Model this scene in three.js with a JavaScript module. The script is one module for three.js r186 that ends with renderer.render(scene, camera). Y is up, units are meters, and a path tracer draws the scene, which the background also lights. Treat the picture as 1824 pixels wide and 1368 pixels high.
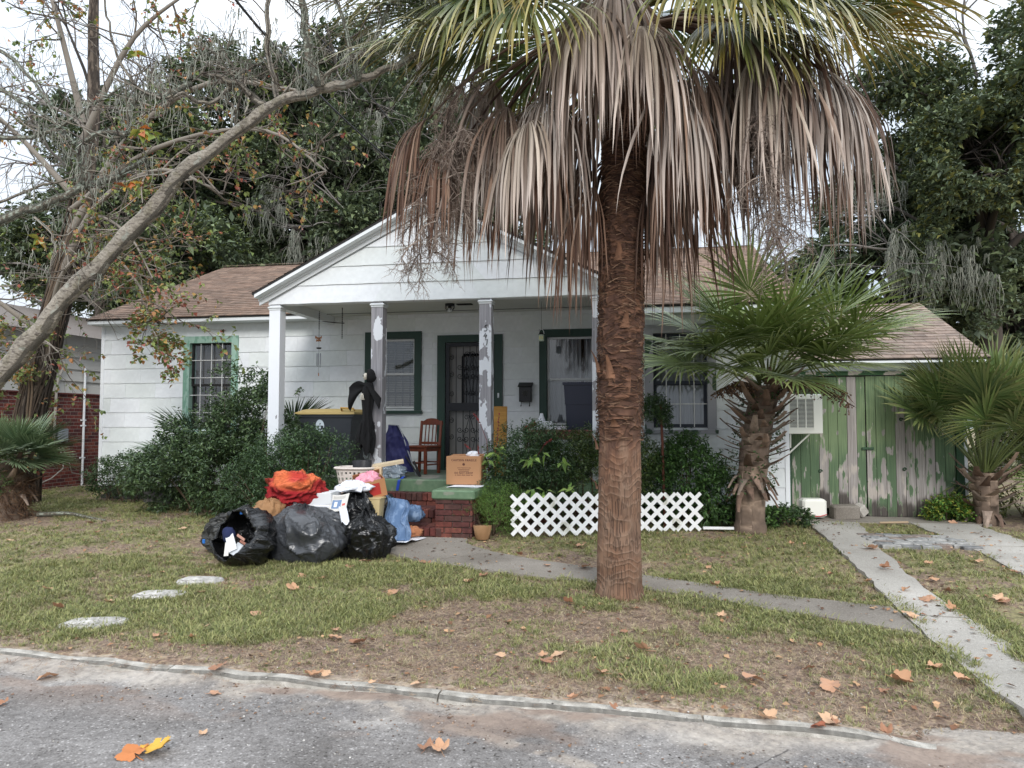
import * as THREE from 'three';

// ---------------------------------------------------------------- camera
// x runs along the house front (z = 0), z comes towards the street, y is up, metres
const scene = new THREE.Scene();
const camera = new THREE.PerspectiveCamera(54.55, 4 / 3, 0.1, 600);
camera.rotation.order = 'YXZ';
camera.position.set(0, 1.6, 12.0);
camera.rotation.set(THREE.MathUtils.degToRad(2.85), THREE.MathUtils.degToRad(10.7), 0);

const renderer = new THREE.WebGLRenderer({ antialias: true });
renderer.toneMapping = THREE.LinearToneMapping;
renderer.toneMappingExposure = 1.55;
renderer.shadowMap.enabled = true;

// ---------------------------------------------------------------- noise and random numbers
function rng(seed) { let a = seed >>> 0; return () => { a = (a + 0x6D2B79F5) | 0; let t = Math.imul(a ^ (a >>> 15), 1 | a); t = (t + Math.imul(t ^ (t >>> 7), 61 | t)) ^ t; return ((t ^ (t >>> 14)) >>> 0) / 4294967296; }; }
const PERM = new Float32Array(65536); { const r = rng(7); for (let i = 0; i < 65536; i++) PERM[i] = r(); }
const hsh = (i, j) => PERM[((i * 73 + j * 179 + ((i * j) & 7) * 31) & 255) | (((j * 57 + i * 113) & 255) << 8)];
function vn(x, y) { const i = Math.floor(x), j = Math.floor(y); let u = x - i, v = y - j; u = u * u * (3 - 2 * u); v = v * v * (3 - 2 * v); const a = hsh(i, j), b = hsh(i + 1, j), c = hsh(i, j + 1), d = hsh(i + 1, j + 1); return a + (b - a) * u + (c - a) * v + (a - b - c + d) * u * v; }
function fbm(x, y, o = 4) { let s = 0, a = 0.5, t = 0; for (let k = 0; k < o; k++) { s += a * vn(x, y); t += a; x = x * 2.03 + 17.1; y = y * 2.03 + 9.7; a *= 0.5; } return s / t; }
const vn3 = (x, y, z) => { const k = Math.floor(z), f = z - k, s = f * f * (3 - 2 * f); return vn(x + k * 37.7, y + k * 11.3) * (1 - s) + vn(x + (k + 1) * 37.7, y + (k + 1) * 11.3) * s; };
const clamp = (v, a = 0, b = 1) => Math.min(b, Math.max(a, v));
const sst = (a, b, v) => { const t = clamp((v - a) / (b - a)); return t * t * (3 - 2 * t); };
const lerp = (a, b, t) => a + (b - a) * t;
const mix3 = (a, b, t) => [lerp(a[0], b[0], t), lerp(a[1], b[1], t), lerp(a[2], b[2], t)];
const V = (x, y, z) => new THREE.Vector3(x, y, z);
const UP = V(0, 1, 0);

// ---------------------------------------------------------------- sky: one even overcast dome, a little brighter overhead
{
  const w = 512, h = 256, d = new Float32Array(w * h * 4);
  for (let j = 0; j < h; j++) for (let i = 0; i < w; i++) {
    const el = (j + 0.5) / h * Math.PI - Math.PI / 2, az = i / w * Math.PI * 2, s = Math.max(0, Math.sin(el));
    const cx = Math.cos(az) * 3, cz = Math.sin(az) * 3, n = vn3(cx + 5, cz + 5, s * 6) * 0.65 + vn3(cx * 2.7, cz * 2.7, s * 15 + 3) * 0.35;
    const cloud = 0.66 + 0.56 * n, L = (0.60 + 0.90 * s) * cloud, blue = clamp(1.1 - n * 1.4) * 0.26;
    const o = (j * w + i) * 4;
    d[o] = L * (0.97 - blue); d[o + 1] = L * (1.0 - blue * 0.55); d[o + 2] = L * 1.045; d[o + 3] = 1;
  }
  const t = new THREE.DataTexture(d, w, h, THREE.RGBAFormat, THREE.FloatType);
  t.mapping = THREE.EquirectangularReflectionMapping; t.magFilter = t.minFilter = THREE.LinearFilter; t.needsUpdate = true;
  scene.background = t; scene.environment = t;
}
// the veiled sun, high behind the camera's right shoulder
const sun = new THREE.DirectionalLight(new THREE.Color(1.0, 0.965, 0.92), 1.5);
sun.position.set(5, 15, 25); sun.target.position.set(-3, 0, 2); sun.castShadow = true;
sun.shadow.radius = 40; sun.shadow.mapSize.set(2048, 2048);
Object.assign(sun.shadow.camera, { left: -22, right: 22, top: 22, bottom: -22, near: 1, far: 80 });
scene.add(sun, sun.target);

// ---------------------------------------------------------------- builders
const taken = {};
function numbered(n) { if (!(n in taken)) { taken[n] = 0; return n; } taken[n]++; return n + '_' + String(taken[n]).padStart(3, '0'); }
function tag(o, label, category, group, kind) { if (label) o.userData.label = label; if (category) o.userData.category = category; if (group) o.userData.group = group; if (kind) o.userData.kind = kind; return o; }
function thing(name, label, category, p = [0, 0, 0], ry = 0, group) { const g = new THREE.Group(); g.name = numbered(name); g.position.set(...p); g.rotation.y = ry; tag(g, label, category, group); scene.add(g); return g; }
class MB {
  constructor() { this.p = []; this.i = []; this.uv = []; this.c = []; this.col = null; this.auto = true; }
  v(x, y, z, u = 0, w = 0) { this.p.push(x, y, z); this.uv.push(u, w); if (this.col) this.c.push(this.col[0], this.col[1], this.col[2]); return this.p.length / 3 - 1; }
  tri(a, b, c) { this.i.push(a, b, c); }
  quad(a, b, c, d) { this.i.push(a, b, c, a, c, d); }
  face(P) { const n = P.map(q => this.v(q[0], q[1], q[2])); for (let k = 1; k < n.length - 1; k++) this.i.push(n[0], n[k], n[k + 1]); return this; }
  // box centred at c with sizes s, turned by rotation (x, y, z), bevel-free
  box(c, s, rot) {
    const q = rot ? new THREE.Euler(rot[0], rot[1], rot[2], 'YXZ') : null, t = V(0, 0, 0), h = [s[0] / 2, s[1] / 2, s[2] / 2];
    const P = (x, y, z) => { t.set(x * h[0], y * h[1], z * h[2]); if (q) t.applyEuler(q); return [t.x + c[0], t.y + c[1], t.z + c[2]]; };
    const F = [[[-1, -1, 1], [1, -1, 1], [1, 1, 1], [-1, 1, 1]], [[1, -1, -1], [-1, -1, -1], [-1, 1, -1], [1, 1, -1]], [[1, -1, 1], [1, -1, -1], [1, 1, -1], [1, 1, 1]], [[-1, -1, -1], [-1, -1, 1], [-1, 1, 1], [-1, 1, -1]], [[-1, 1, 1], [1, 1, 1], [1, 1, -1], [-1, 1, -1]], [[-1, -1, -1], [1, -1, -1], [1, -1, 1], [-1, -1, 1]]];
    for (const f of F) this.face(f.map(a => P(...a)));
    return this;
  }
  // box from corner to corner
  bx(x0, x1, y0, y1, z0, z1) { return this.box([(x0 + x1) / 2, (y0 + y1) / 2, (z0 + z1) / 2], [x1 - x0, y1 - y0, z1 - z0]); }
  // box with bevelled edges (chamfer b): chamfered prism along y with sloped rims
  cbox(c, s, b = 0.01, rot) {
    const q = rot ? new THREE.Euler(rot[0], rot[1], rot[2], 'YXZ') : null, t = V(0, 0, 0), hx = s[0] / 2, hy = s[1] / 2, hz = s[2] / 2;
    const ring = (y, i) => [[-hx + i, hz - i - b], [-hx + i + b, hz - i], [hx - i - b, hz - i], [hx - i, hz - i - b], [hx - i, -hz + i + b], [hx - i - b, -hz + i], [-hx + i + b, -hz + i], [-hx + i, -hz + i + b]].map(([x, z]) => { t.set(x, y, z); if (q) t.applyEuler(q); return [t.x + c[0], t.y + c[1], t.z + c[2]]; });
    const R = [ring(-hy, b), ring(-hy + b, 0), ring(hy - b, 0), ring(hy, b)];
    for (let k = 0; k < 3; k++) for (let n = 0; n < 8; n++) this.face([R[k][n], R[k][(n + 1) % 8], R[k + 1][(n + 1) % 8], R[k + 1][n]]);
    this.face(R[3]); this.face([...R[0]].reverse()); return this;
  }
  tube(pts, rad, n = 6, caps = true) {
    const L = pts.length, P = pts.map(p => p.isVector3 ? p : V(...p)), R = typeof rad === 'function' ? rad : (Array.isArray(rad) ? k => rad[Math.round(k * (rad.length - 1))] : () => rad);
    let nrm = null, prev = null, len = 0;
    for (let k = 0; k < L; k++) {
      const d = P[Math.min(L - 1, k + 1)].clone().sub(P[Math.max(0, k - 1)]); if (d.lengthSq() < 1e-12) d.set(0, 1, 0); d.normalize();
      if (!nrm) { nrm = Math.abs(d.y) < 0.9 ? V(0, 1, 0) : V(1, 0, 0); }
      nrm.addScaledVector(d, -nrm.dot(d)).normalize(); const b = d.clone().cross(nrm);
      if (k) len += P[k].distanceTo(P[k - 1]);
      const r = R(k / (L - 1)), row = [];
      for (let a = 0; a <= n; a++) { const t = a / n * Math.PI * 2, c = Math.cos(t) * r, s = Math.sin(t) * r; row.push(a === n ? row[0] : this.v(P[k].x + nrm.x * c + b.x * s, P[k].y + nrm.y * c + b.y * s, P[k].z + nrm.z * c + b.z * s, t, len)); }
      if (prev) for (let a = 0; a < n; a++) this.quad(prev[a], prev[a + 1], row[a + 1], row[a]);
      else if (caps) for (let a = 1; a < n - 1; a++) this.tri(row[0], row[a + 1], row[a]);
      prev = row;
    }
    if (caps) for (let a = 1; a < n - 1; a++) this.tri(prev[0], prev[a], prev[a + 1]);
    return this;
  }
  // thin bark-strip, twig or strand: three-sided, few vertices
  twig(a, b, r0, r1) { return this.tube([a, b], k => lerp(r0, r1, k), 3, false); }
  // grid surface from f(u, v) -> [x, y, z]
  grid(nu, nv, f, wrapU = false) {
    const rows = [];
    for (let j = 0; j <= nv; j++) { const row = []; for (let i = 0; i <= nu; i++) { if (wrapU && i === nu) { row.push(row[0]); continue; } const q = f(i / nu, j / nv); row.push(this.v(q[0], q[1], q[2], i / nu, j / nv)); } rows.push(row); }
    for (let j = 0; j < nv; j++) for (let i = 0; i < nu; i++) this.quad(rows[j][i], rows[j][i + 1], rows[j + 1][i + 1], rows[j + 1][i]);
    return this;
  }
  // one leaf: two halves folded along the rib. p base, d direction, n normal (need not be square to d)
  leaf(p, d, n, len, wid, fold = 0.25, curl = 0.15) {
    const sx = d.y * n.z - d.z * n.y, sy = d.z * n.x - d.x * n.z, sz = d.x * n.y - d.y * n.x, sl = wid * 0.5 / (Math.hypot(sx, sy, sz) || 1);
    const m = len * 0.45, f = wid * fold, cu = len * curl;
    const a = this.v(p.x, p.y, p.z, 0.5, 0), l = this.v(p.x + d.x * m - sx * sl + n.x * f, p.y + d.y * m - sy * sl + n.y * f, p.z + d.z * m - sz * sl + n.z * f, 0, 0.5);
    const r = this.v(p.x + d.x * m + sx * sl + n.x * f, p.y + d.y * m + sy * sl + n.y * f, p.z + d.z * m + sz * sl + n.z * f, 1, 0.5);
    const t = this.v(p.x + d.x * len - n.x * cu, p.y + d.y * len - n.y * cu, p.z + d.z * len - n.z * cu, 0.5, 1);
    this.tri(a, t, l); this.tri(a, r, t); return this;
  }
  geom() {
    const g = new THREE.BufferGeometry(), n = this.p.length / 3;
    g.setAttribute('position', new THREE.BufferAttribute(new Float32Array(this.p), 3));
    g.setIndex(new THREE.BufferAttribute(n > 65535 ? new Uint32Array(this.i) : new Uint16Array(this.i), 1));
    g.computeVertexNormals();
    if (this.auto) { const N = g.attributes.normal.array, P = this.p; for (let k = 0; k < n; k++) { const ax = Math.abs(N[k * 3]), ay = Math.abs(N[k * 3 + 1]), az = Math.abs(N[k * 3 + 2]); if (az >= ax && az >= ay) { this.uv[k * 2] = P[k * 3]; this.uv[k * 2 + 1] = P[k * 3 + 1]; } else if (ax >= ay) { this.uv[k * 2] = P[k * 3 + 2]; this.uv[k * 2 + 1] = P[k * 3 + 1]; } else { this.uv[k * 2] = P[k * 3]; this.uv[k * 2 + 1] = P[k * 3 + 2]; } } }
    g.setAttribute('uv', new THREE.BufferAttribute(new Float32Array(this.uv), 2));
    if (this.c.length === this.p.length) g.setAttribute('color', new THREE.BufferAttribute(new Float32Array(this.c), 3));
    return g;
  }
  build(name, m, parent = scene) { return mesh(name, this.geom(), m, parent); }
}
function mesh(name, g, m, parent = scene) { const o = new THREE.Mesh(g, m); o.name = parent === scene ? numbered(name) : name; o.castShadow = o.receiveShadow = true; parent.add(o); return o; }
const B = () => new MB();

// ---------------------------------------------------------------- materials
const srgb = (r, g, b) => new THREE.Color().setRGB(r / 255, g / 255, b / 255, THREE.SRGBColorSpace);
const linOf = (r, g, b) => { const c = srgb(r, g, b); return [c.r, c.g, c.b]; };
function tex(w, h, f, srgbSpace = true, wrap = true) {
  const d = new Uint8Array(w * h * 4);
  for (let j = 0; j < h; j++) for (let i = 0; i < w; i++) { const c = f(i / w, j / h, i, j), o = (j * w + i) * 4; d[o] = clamp(c[0], 0, 255); d[o + 1] = clamp(c[1], 0, 255); d[o + 2] = clamp(c[2], 0, 255); d[o + 3] = 255; }
  const t = new THREE.DataTexture(d, w, h, THREE.RGBAFormat); if (srgbSpace) t.colorSpace = THREE.SRGBColorSpace;
  if (wrap) t.wrapS = t.wrapT = THREE.RepeatWrapping; t.magFilter = THREE.LinearFilter; t.minFilter = THREE.LinearMipmapLinearFilter; t.generateMipmaps = true; t.needsUpdate = true; return t;
}
const grey = (w, h, f) => tex(w, h, (u, v, i, j) => { const s = f(u, v, i, j) * 255; return [s, s, s]; }, false);
const rep = (t, x, y) => { t.repeat.set(x, y); return t; };
const std = (c, r = 0.8, o = {}) => new THREE.MeshStandardMaterial({ color: Array.isArray(c) ? srgb(...c) : c, roughness: r, ...o });
const phy = (c, r = 0.8, o = {}) => new THREE.MeshPhysicalMaterial({ color: Array.isArray(c) ? srgb(...c) : c, roughness: r, ...o });
// tiling noise: blends the edges so that the texture repeats without a seam
const tfbm = (u, v, k, o = 4) => { u -= Math.floor(u); v -= Math.floor(v); const a = fbm(u * k, v * k, o); if (u < 0.75 && v < 0.75) return a; const b = fbm((u - 1) * k, v * k, o), c = fbm(u * k, (v - 1) * k, o), d = fbm((u - 1) * k, (v - 1) * k, o); const s = sst(0.75, 1, u), t = sst(0.75, 1, v); return lerp(lerp(a, b, s), lerp(c, d, s), t); };

const WHITE = [1, 1, 1];
const wallMap = rep(tex(512, 512, (u, v, i, j) => { const a = tfbm(u, v, 5, 4), g = tfbm(u, v, 60, 2), m = sst(0.52, 0.75, tfbm(u + 0.31, v + 0.7, 3, 4)) * 0.8; const b = 236 + (a - 0.5) * 14 + (g - 0.5) * 12; return [b - 6 - m * 16, b - 3 - m * 10, b - m * 24]; }), 1 / 2.9, 1 / 2.9);
const wallBump = rep(grey(256, 256, (u, v, i, j) => tfbm(u * 1, v, 90, 2) * 0.6 + 0.4 * tfbm(u, v, 8, 3)), 1 / 0.7, 1 / 0.7);
const M = {};
M.siding = [0, 1, 2].map(k => std([255 - k * 4, 255 - k * 3, 255 - k * 5], 0.62, { map: wallMap, bumpMap: wallBump, bumpScale: 0.002 }));
M.white = std([230, 233, 236], 0.55, { bumpMap: wallBump, bumpScale: 0.002 });
M.trim = std([222, 226, 228], 0.5);
M.ceiling = std([232, 234, 234], 0.75, { map: rep(tex(256, 256, (u, v) => { const s = 238 + 24 * (tfbm(u, v, 6, 4) - 0.5); return [s, s, s - 4]; }), 0.4, 0.4) });
M.darkGreen = std([22, 56, 44], 0.5, { bumpMap: wallBump, bumpScale: 0.002 });
M.paleGreen = std([150, 180, 166], 0.7, { map: rep(tex(256, 256, (u, v) => { const p = sst(0.55, 0.6, tfbm(u, v, 14, 4)); return mix3([255, 255, 255], [205, 225, 215], p); }), 1.5, 0.6) });
M.slabGreen = std([235, 235, 235], 0.6, { map: rep(tex(512, 512, (u, v) => { const p = sst(0.55, 0.62, tfbm(u, v, 9, 5)), q = tfbm(u + .2, v, 30, 3); return mix3([96 + q * 30, 126 + q * 26, 96 + q * 24], [150, 154, 138], p * 0.85); }), 0.7, 0.7) });
M.slabTop = std([255, 255, 255], 0.8, { map: rep(tex(512, 512, (u, v) => { const p = sst(0.42, 0.6, tfbm(u, v, 7, 5)), q = tfbm(u + .2, v, 40, 3); return mix3([92 + q * 24, 108 + q * 20, 92 + q * 20], [128 + q * 40, 126 + q * 40, 116 + q * 40], p); }), 0.5, 0.5) });
M.black = std([18, 18, 20], 0.45);
M.iron = std([20, 22, 30], 0.45, { metalness: 0.2 });
M.dark = std([30, 28, 28], 0.8);
M.glass = phy([235, 240, 245], 0.03, { transmission: 1, thickness: 0, ior: 1.85 });
M.alu = std([205, 206, 206], 0.45, { metalness: 0.1 });
M.navyFrame = std([30, 38, 52], 0.5);
M.curtain = phy([168, 166, 166], 0.95, { transmission: 0.25, thickness: 0, side: THREE.DoubleSide });
M.blind = std([150, 146, 136], 0.7);
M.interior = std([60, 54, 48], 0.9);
const peelWood = (seed, amt, dirty) => rep(tex(256, 1024, (u, v) => { const n = fbm(u * 5 + seed, v * 12 + seed, 5), streak = fbm(u * 60 + seed, v * 5, 3), p = sst(amt, amt + 0.03, n + (vn(u * 3 + seed, v * 4.0) - 0.5) * 0.35); const w = 148 + (streak - 0.5) * 60; return mix3([224, 227, 232], [w, w - 2, w + 2], p); }), 1, 1);
M.post = [0.78, 0.42, 0.44, 0.5].map((a, k) => std([255, 255, 255], 0.7, { map: peelWood(k * 7.3 + 2, a) }));
const shingleRoof = ([r, g, b]) => std([255, 255, 255], 0.95, { vertexColors: true, map: rep(tex(512, 512, (u, v, i, j) => { const q = hsh(i, j * 3 + 1), a = tfbm(u, v, 9, 4), s = 0.72 + q * 0.36 + (a - 0.5) * 0.35; return [r * s, g * s, b * s]; }), 1.1, 1.1) });
M.roof = shingleRoof([146, 122, 106]);
M.roofG = shingleRoof([148, 130, 118]);
M.mortar = std([142, 132, 124], 0.95);
const brickMap = rep(tex(256, 256, (u, v, i, j) => { const s = 205 + (tfbm(u, v, 12, 4) - 0.5) * 110 + (hsh(i, j) - 0.5) * 34; return [s, s, s]; }), 2.1, 2.1);
const bricks = list => list.map(c => std(c, 0.88, { map: brickMap, bumpMap: brickMap, bumpScale: 0.004 }));
M.brickN = bricks([[146, 72, 62], [130, 62, 56], [120, 60, 56], [156, 86, 72], [104, 58, 58]]);
M.brickS = bricks([[132, 72, 62], [118, 62, 56], [108, 62, 58], [142, 84, 72], [104, 70, 64]]);
M.brickGrey = bricks([[120, 114, 112], [104, 100, 100]]);
M.concrete = std([255, 255, 255], 0.9, { map: rep(tex(1024, 1024, (u, v, i, j) => { const a = tfbm(u, v, 6, 5), q = hsh(i, j), st = sst(0.5, 0.68, tfbm(u + .4, v + .1, 3, 5)), sp = q > 0.965 ? 26 : q < 0.05 ? -28 : 0; const b = 168 + (a - 0.5) * 54 + sp + (q - .5) * 22 - st * 26; return [b + 3, b - 2, b - 10]; }), 0.3, 0.3), bumpMap: rep(grey(256, 256, (u, v) => tfbm(u, v, 50, 2)), 1, 1), bumpScale: 0.004 });
M.walk = std([255, 255, 255], 0.92, { map: rep(tex(1024, 1024, (u, v, i, j) => { const a = tfbm(u, v, 5, 5), q = hsh(i, j), st = sst(0.45, 0.65, tfbm(u + .4, v + .1, 3, 5)), sp = q > 0.975 ? 34 : q < 0.04 ? -24 : 0; const b = 134 + (a - 0.5) * 60 + sp + (q - .5) * 24 - st * 24; return [b + 6, b - 1, b - 10]; }), 0.3, 0.3), bumpMap: rep(grey(256, 256, (u, v) => tfbm(u, v, 50, 2)), 1, 1), bumpScale: 0.004 });
const barkMap = (c0, c1, kx, ky, seed) => tex(512, 512, (u, v) => { const a = tfbm(u + seed, v, 4, 3), r = fbm(u * kx + a * 2 + seed, v * ky, 4); return mix3(c0, c1, sst(0.3, 0.7, r)); });
M.bark = std([255, 255, 255], 0.95, { map: rep(barkMap([52, 44, 38], [112, 100, 88], 30, 8, 3), 1, 1), bumpMap: rep(grey(256, 256, (u, v) => fbm(u * 30, v * 8, 4)), 1, 1), bumpScale: 0.02 });
M.barkFar = std([74, 66, 60], 0.95);
M.barkGrey = std([134, 126, 116], 0.95);
const LEAF_LAWN = [[-6.96, 3.61], [-6.02, 3.20], [-4.85, 5.22], [-5.50, 5.94], [-4.90, 6.48], [-4.64, 6.22], [-4.53, 6.02], [-4.03, 5.82], [-3.61, 7.00], [-3.30, 7.02], [-3.39, 6.73], [-3.16, 6.37], [-2.98, 4.51], [-3.03, 4.79], [-3.36, 5.17], [-3.14, 5.24], [-3.09, 5.53], [-3.22, 5.61], [-2.28, 5.61], [-1.70, 5.14], [-1.62, 4.94], [-2.31, 4.60], [-2.37, 6.62], [-2.29, 6.80], [-1.02, 6.95], [-2.07, 6.90], [-2.01, 7.56], [-0.85, 3.48], [0.53, 4.24], [0.54, 4.91], [-0.70, 5.69], [0.51, 5.78], [-0.22, 6.33], [-0.76, 6.91], [-0.70, 7.04], [-0.64, 6.85], [-0.06, 6.78], [1.32, 7.19], [1.46, 7.00], [1.84, 6.95], [1.04, 7.20], [0.97, 6.86], [0.58, 7.18], [1.74, 6.75], [1.12, 2.76], [1.51, 3.05], [1.65, 4.41], [-0.32, 7.24], [1.92, 4.60], [2.70, 3.84], [2.52, 4.42], [2.52, 4.78], [3.19, 3.68], [2.86, 5.08], [2.84, 4.98], [-7.72, 4.11], [-7.54, 3.05], [3.99, 0.93]];
const LEAF_ROAD = [[-1.40, 7.61], [-1.69, 7.65], [-2.62, 7.84], [-2.76, 7.57], [-3.81, 7.78], [-2.34, 8.38], [-1.13, 8.35], [-1.05, 8.34], [-3.71, 8.23], [-2.10, 7.59], [-0.47, 7.68], [-0.22, 7.77], [0.82, 7.83], [0.91, 7.71], [0.93, 7.77], [0.58, 7.76], [1.15, 7.86]];
const LEAF_BIG = [[-2.51, 8.67], [-2.42, 8.60]];
const LEAF_WALK = [[-1.07, 4.49], [-0.67, 4.52], [-1.40, 4.12]];
const LEAF_DRIVE = [[2.33, 3.29], [2.21, 4.17], [2.16, 4.87], [2.26, 5.17], [2.35, 5.39], [1.95, 5.65], [3.34, 4.13]];
const LIMB_MAIN = [[-6.86, 0.38, 6.61], [-6.16, 1.36, 6.55], [-5.65, 1.89, 6.50], [-5.25, 2.33, 6.47], [-4.90, 2.73, 6.45], [-4.55, 3.04, 6.42], [-4.20, 3.41, 6.39], [-3.90, 3.74, 6.37], [-3.55, 3.97, 6.34], [-3.17, 4.25, 6.31], [-2.87, 4.36, 6.28], [-2.63, 4.42, 6.26], [-2.39, 4.46, 6.24], [-2.11, 4.55, 6.21], [-1.87, 4.68, 6.19]];
const LIMBS = [
  [[[-3.08, 4.30, 6.30], [-3.10, 4.44, 6.33], [-3.15, 4.66, 6.37], [-3.15, 4.89, 6.40], [-3.12, 5.11, 6.43], [-3.09, 5.38, 6.46]], 0.026, 0.018, 0],
  [[[-2.71, 4.40, 6.29], [-2.78, 4.59, 6.35], [-2.78, 4.76, 6.39], [-2.81, 4.97, 6.45], [-2.85, 5.27, 6.51]], 0.042, 0.028, 1],
  [[[-3.18, 4.27, 6.27], [-3.31, 4.35, 6.33], [-3.43, 4.44, 6.40], [-3.57, 4.47, 6.46], [-3.67, 4.49, 6.52]], 0.032, 0.022, 0],
  [[[-3.44, 4.45, 6.38], [-3.58, 4.28, 6.44], [-3.73, 4.27, 6.52], [-3.81, 4.29, 6.59], [-3.87, 4.24, 6.65]], 0.02, 0.012, 0],
  [[[-3.49, 4.45, 6.38], [-3.37, 4.59, 6.32], [-3.26, 4.69, 6.25]], 0.016, 0.009, 1],
  [[[-3.73, 4.41, 6.53], [-3.82, 4.34, 6.58], [-3.94, 4.27, 6.63], [-4.12, 4.24, 6.70], [-4.17, 4.11, 6.73], [-4.17, 3.92, 6.76], [-4.26, 3.86, 6.81]], 0.026, 0.012, 1],
  [[[-3.94, 4.25, 6.66], [-4.07, 4.29, 6.73], [-4.20, 4.50, 6.81], [-4.24, 4.62, 6.86], [-4.25, 4.82, 6.91], [-4.24, 5.11, 6.97]], 0.014, 0.007, 0],
  [[[-4.14, 3.91, 6.79], [-4.43, 3.92, 6.79], [-4.60, 3.80, 6.77], [-4.62, 3.64, 6.71], [-4.61, 3.54, 6.65]], 0.022, 0.016, 1],
  [[[-6.65, 2.99, 6.60], [-5.92, 3.25, 6.53], [-5.58, 3.36, 6.52], [-5.11, 3.49, 6.49], [-4.78, 3.61, 6.48], [-4.44, 3.70, 6.47], [-4.20, 3.81, 6.49]], 0.055, 0.02, 1],
  [[[-5.77, 3.43, 6.56], [-5.54, 3.49, 6.57], [-5.21, 3.60, 6.56], [-4.84, 3.66, 6.55], [-4.61, 3.78, 6.56]], 0.014, 0.008, 0],
  [[[-5.21, 3.36, 6.55], [-5.03, 3.19, 6.54], [-4.99, 3.01, 6.56], [-5.04, 2.79, 6.59]], 0.013, 0.007, 0],
  [[[-3.75, 4.45, 6.54], [-3.71, 4.55, 6.57], [-3.57, 4.62, 6.58], [-3.42, 4.62, 6.58]], 0.02, 0.008, 1],
  [[[-3.47, 4.14, 6.31], [-3.42, 4.21, 6.36], [-3.44, 4.23, 6.41], [-3.50, 4.27, 6.48]], 0.018, 0.01, 0],
  [[[-2.38, 4.44, 6.28], [-2.39, 4.56, 6.34], [-2.42, 4.72, 6.40], [-2.47, 4.88, 6.47], [-2.47, 5.12, 6.53]], 0.022, 0.012, 1],
  [[[-2.38, 4.44, 6.28], [-2.29, 4.65, 6.24], [-2.24, 4.85, 6.22], [-2.17, 5.10, 6.19], [-2.13, 5.30, 6.17]], 0.02, 0.012, 1],
  [[[-2.68, 4.40, 6.33], [-2.59, 4.50, 6.35], [-2.44, 4.55, 6.36], [-2.29, 4.58, 6.37]], 0.014, 0.008, 0],
  [[[-5.95, 4.68, 6.55], [-5.50, 4.45, 6.53], [-5.16, 4.25, 6.52], [-4.87, 3.96, 6.52]], 0.02, 0.01, 1],
  [[[-6.13, 5.13, 6.41], [-5.62, 4.84, 6.37], [-5.27, 4.41, 6.35], [-5.12, 3.94, 6.36]], 0.02, 0.01, 1],
  [[[-5.77, 4.06, 6.69], [-5.28, 4.02, 6.62], [-4.93, 4.11, 6.59], [-4.67, 4.27, 6.57], [-4.33, 4.45, 6.54]], 0.022, 0.009, 1],
  [[[-3.07, 4.29, 6.30], [-3.00, 4.48, 6.23], [-2.84, 4.65, 6.14], [-2.68, 4.78, 6.04]], 0.012, 0.006, 0],
  [[[-5.02, 2.68, 6.38], [-4.87, 2.76, 6.38], [-4.82, 2.78, 6.40]], 0.03, 0.022, 0],
];
const WIRE_A = [[-2.87, 4.65, 7.60], [-3.05, 4.76, 7.03], [-3.40, 5.02, 5.07], [-3.42, 5.03, 4.26], [-3.05, 4.75, 2.12]];
const WIRE_B = [[-2.57, 4.65, 7.55], [-2.77, 4.87, 6.78], [-3.01, 5.16, 5.21], [-3.05, 5.16, 3.59], [-2.95, 4.72, 2.12]];
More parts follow.
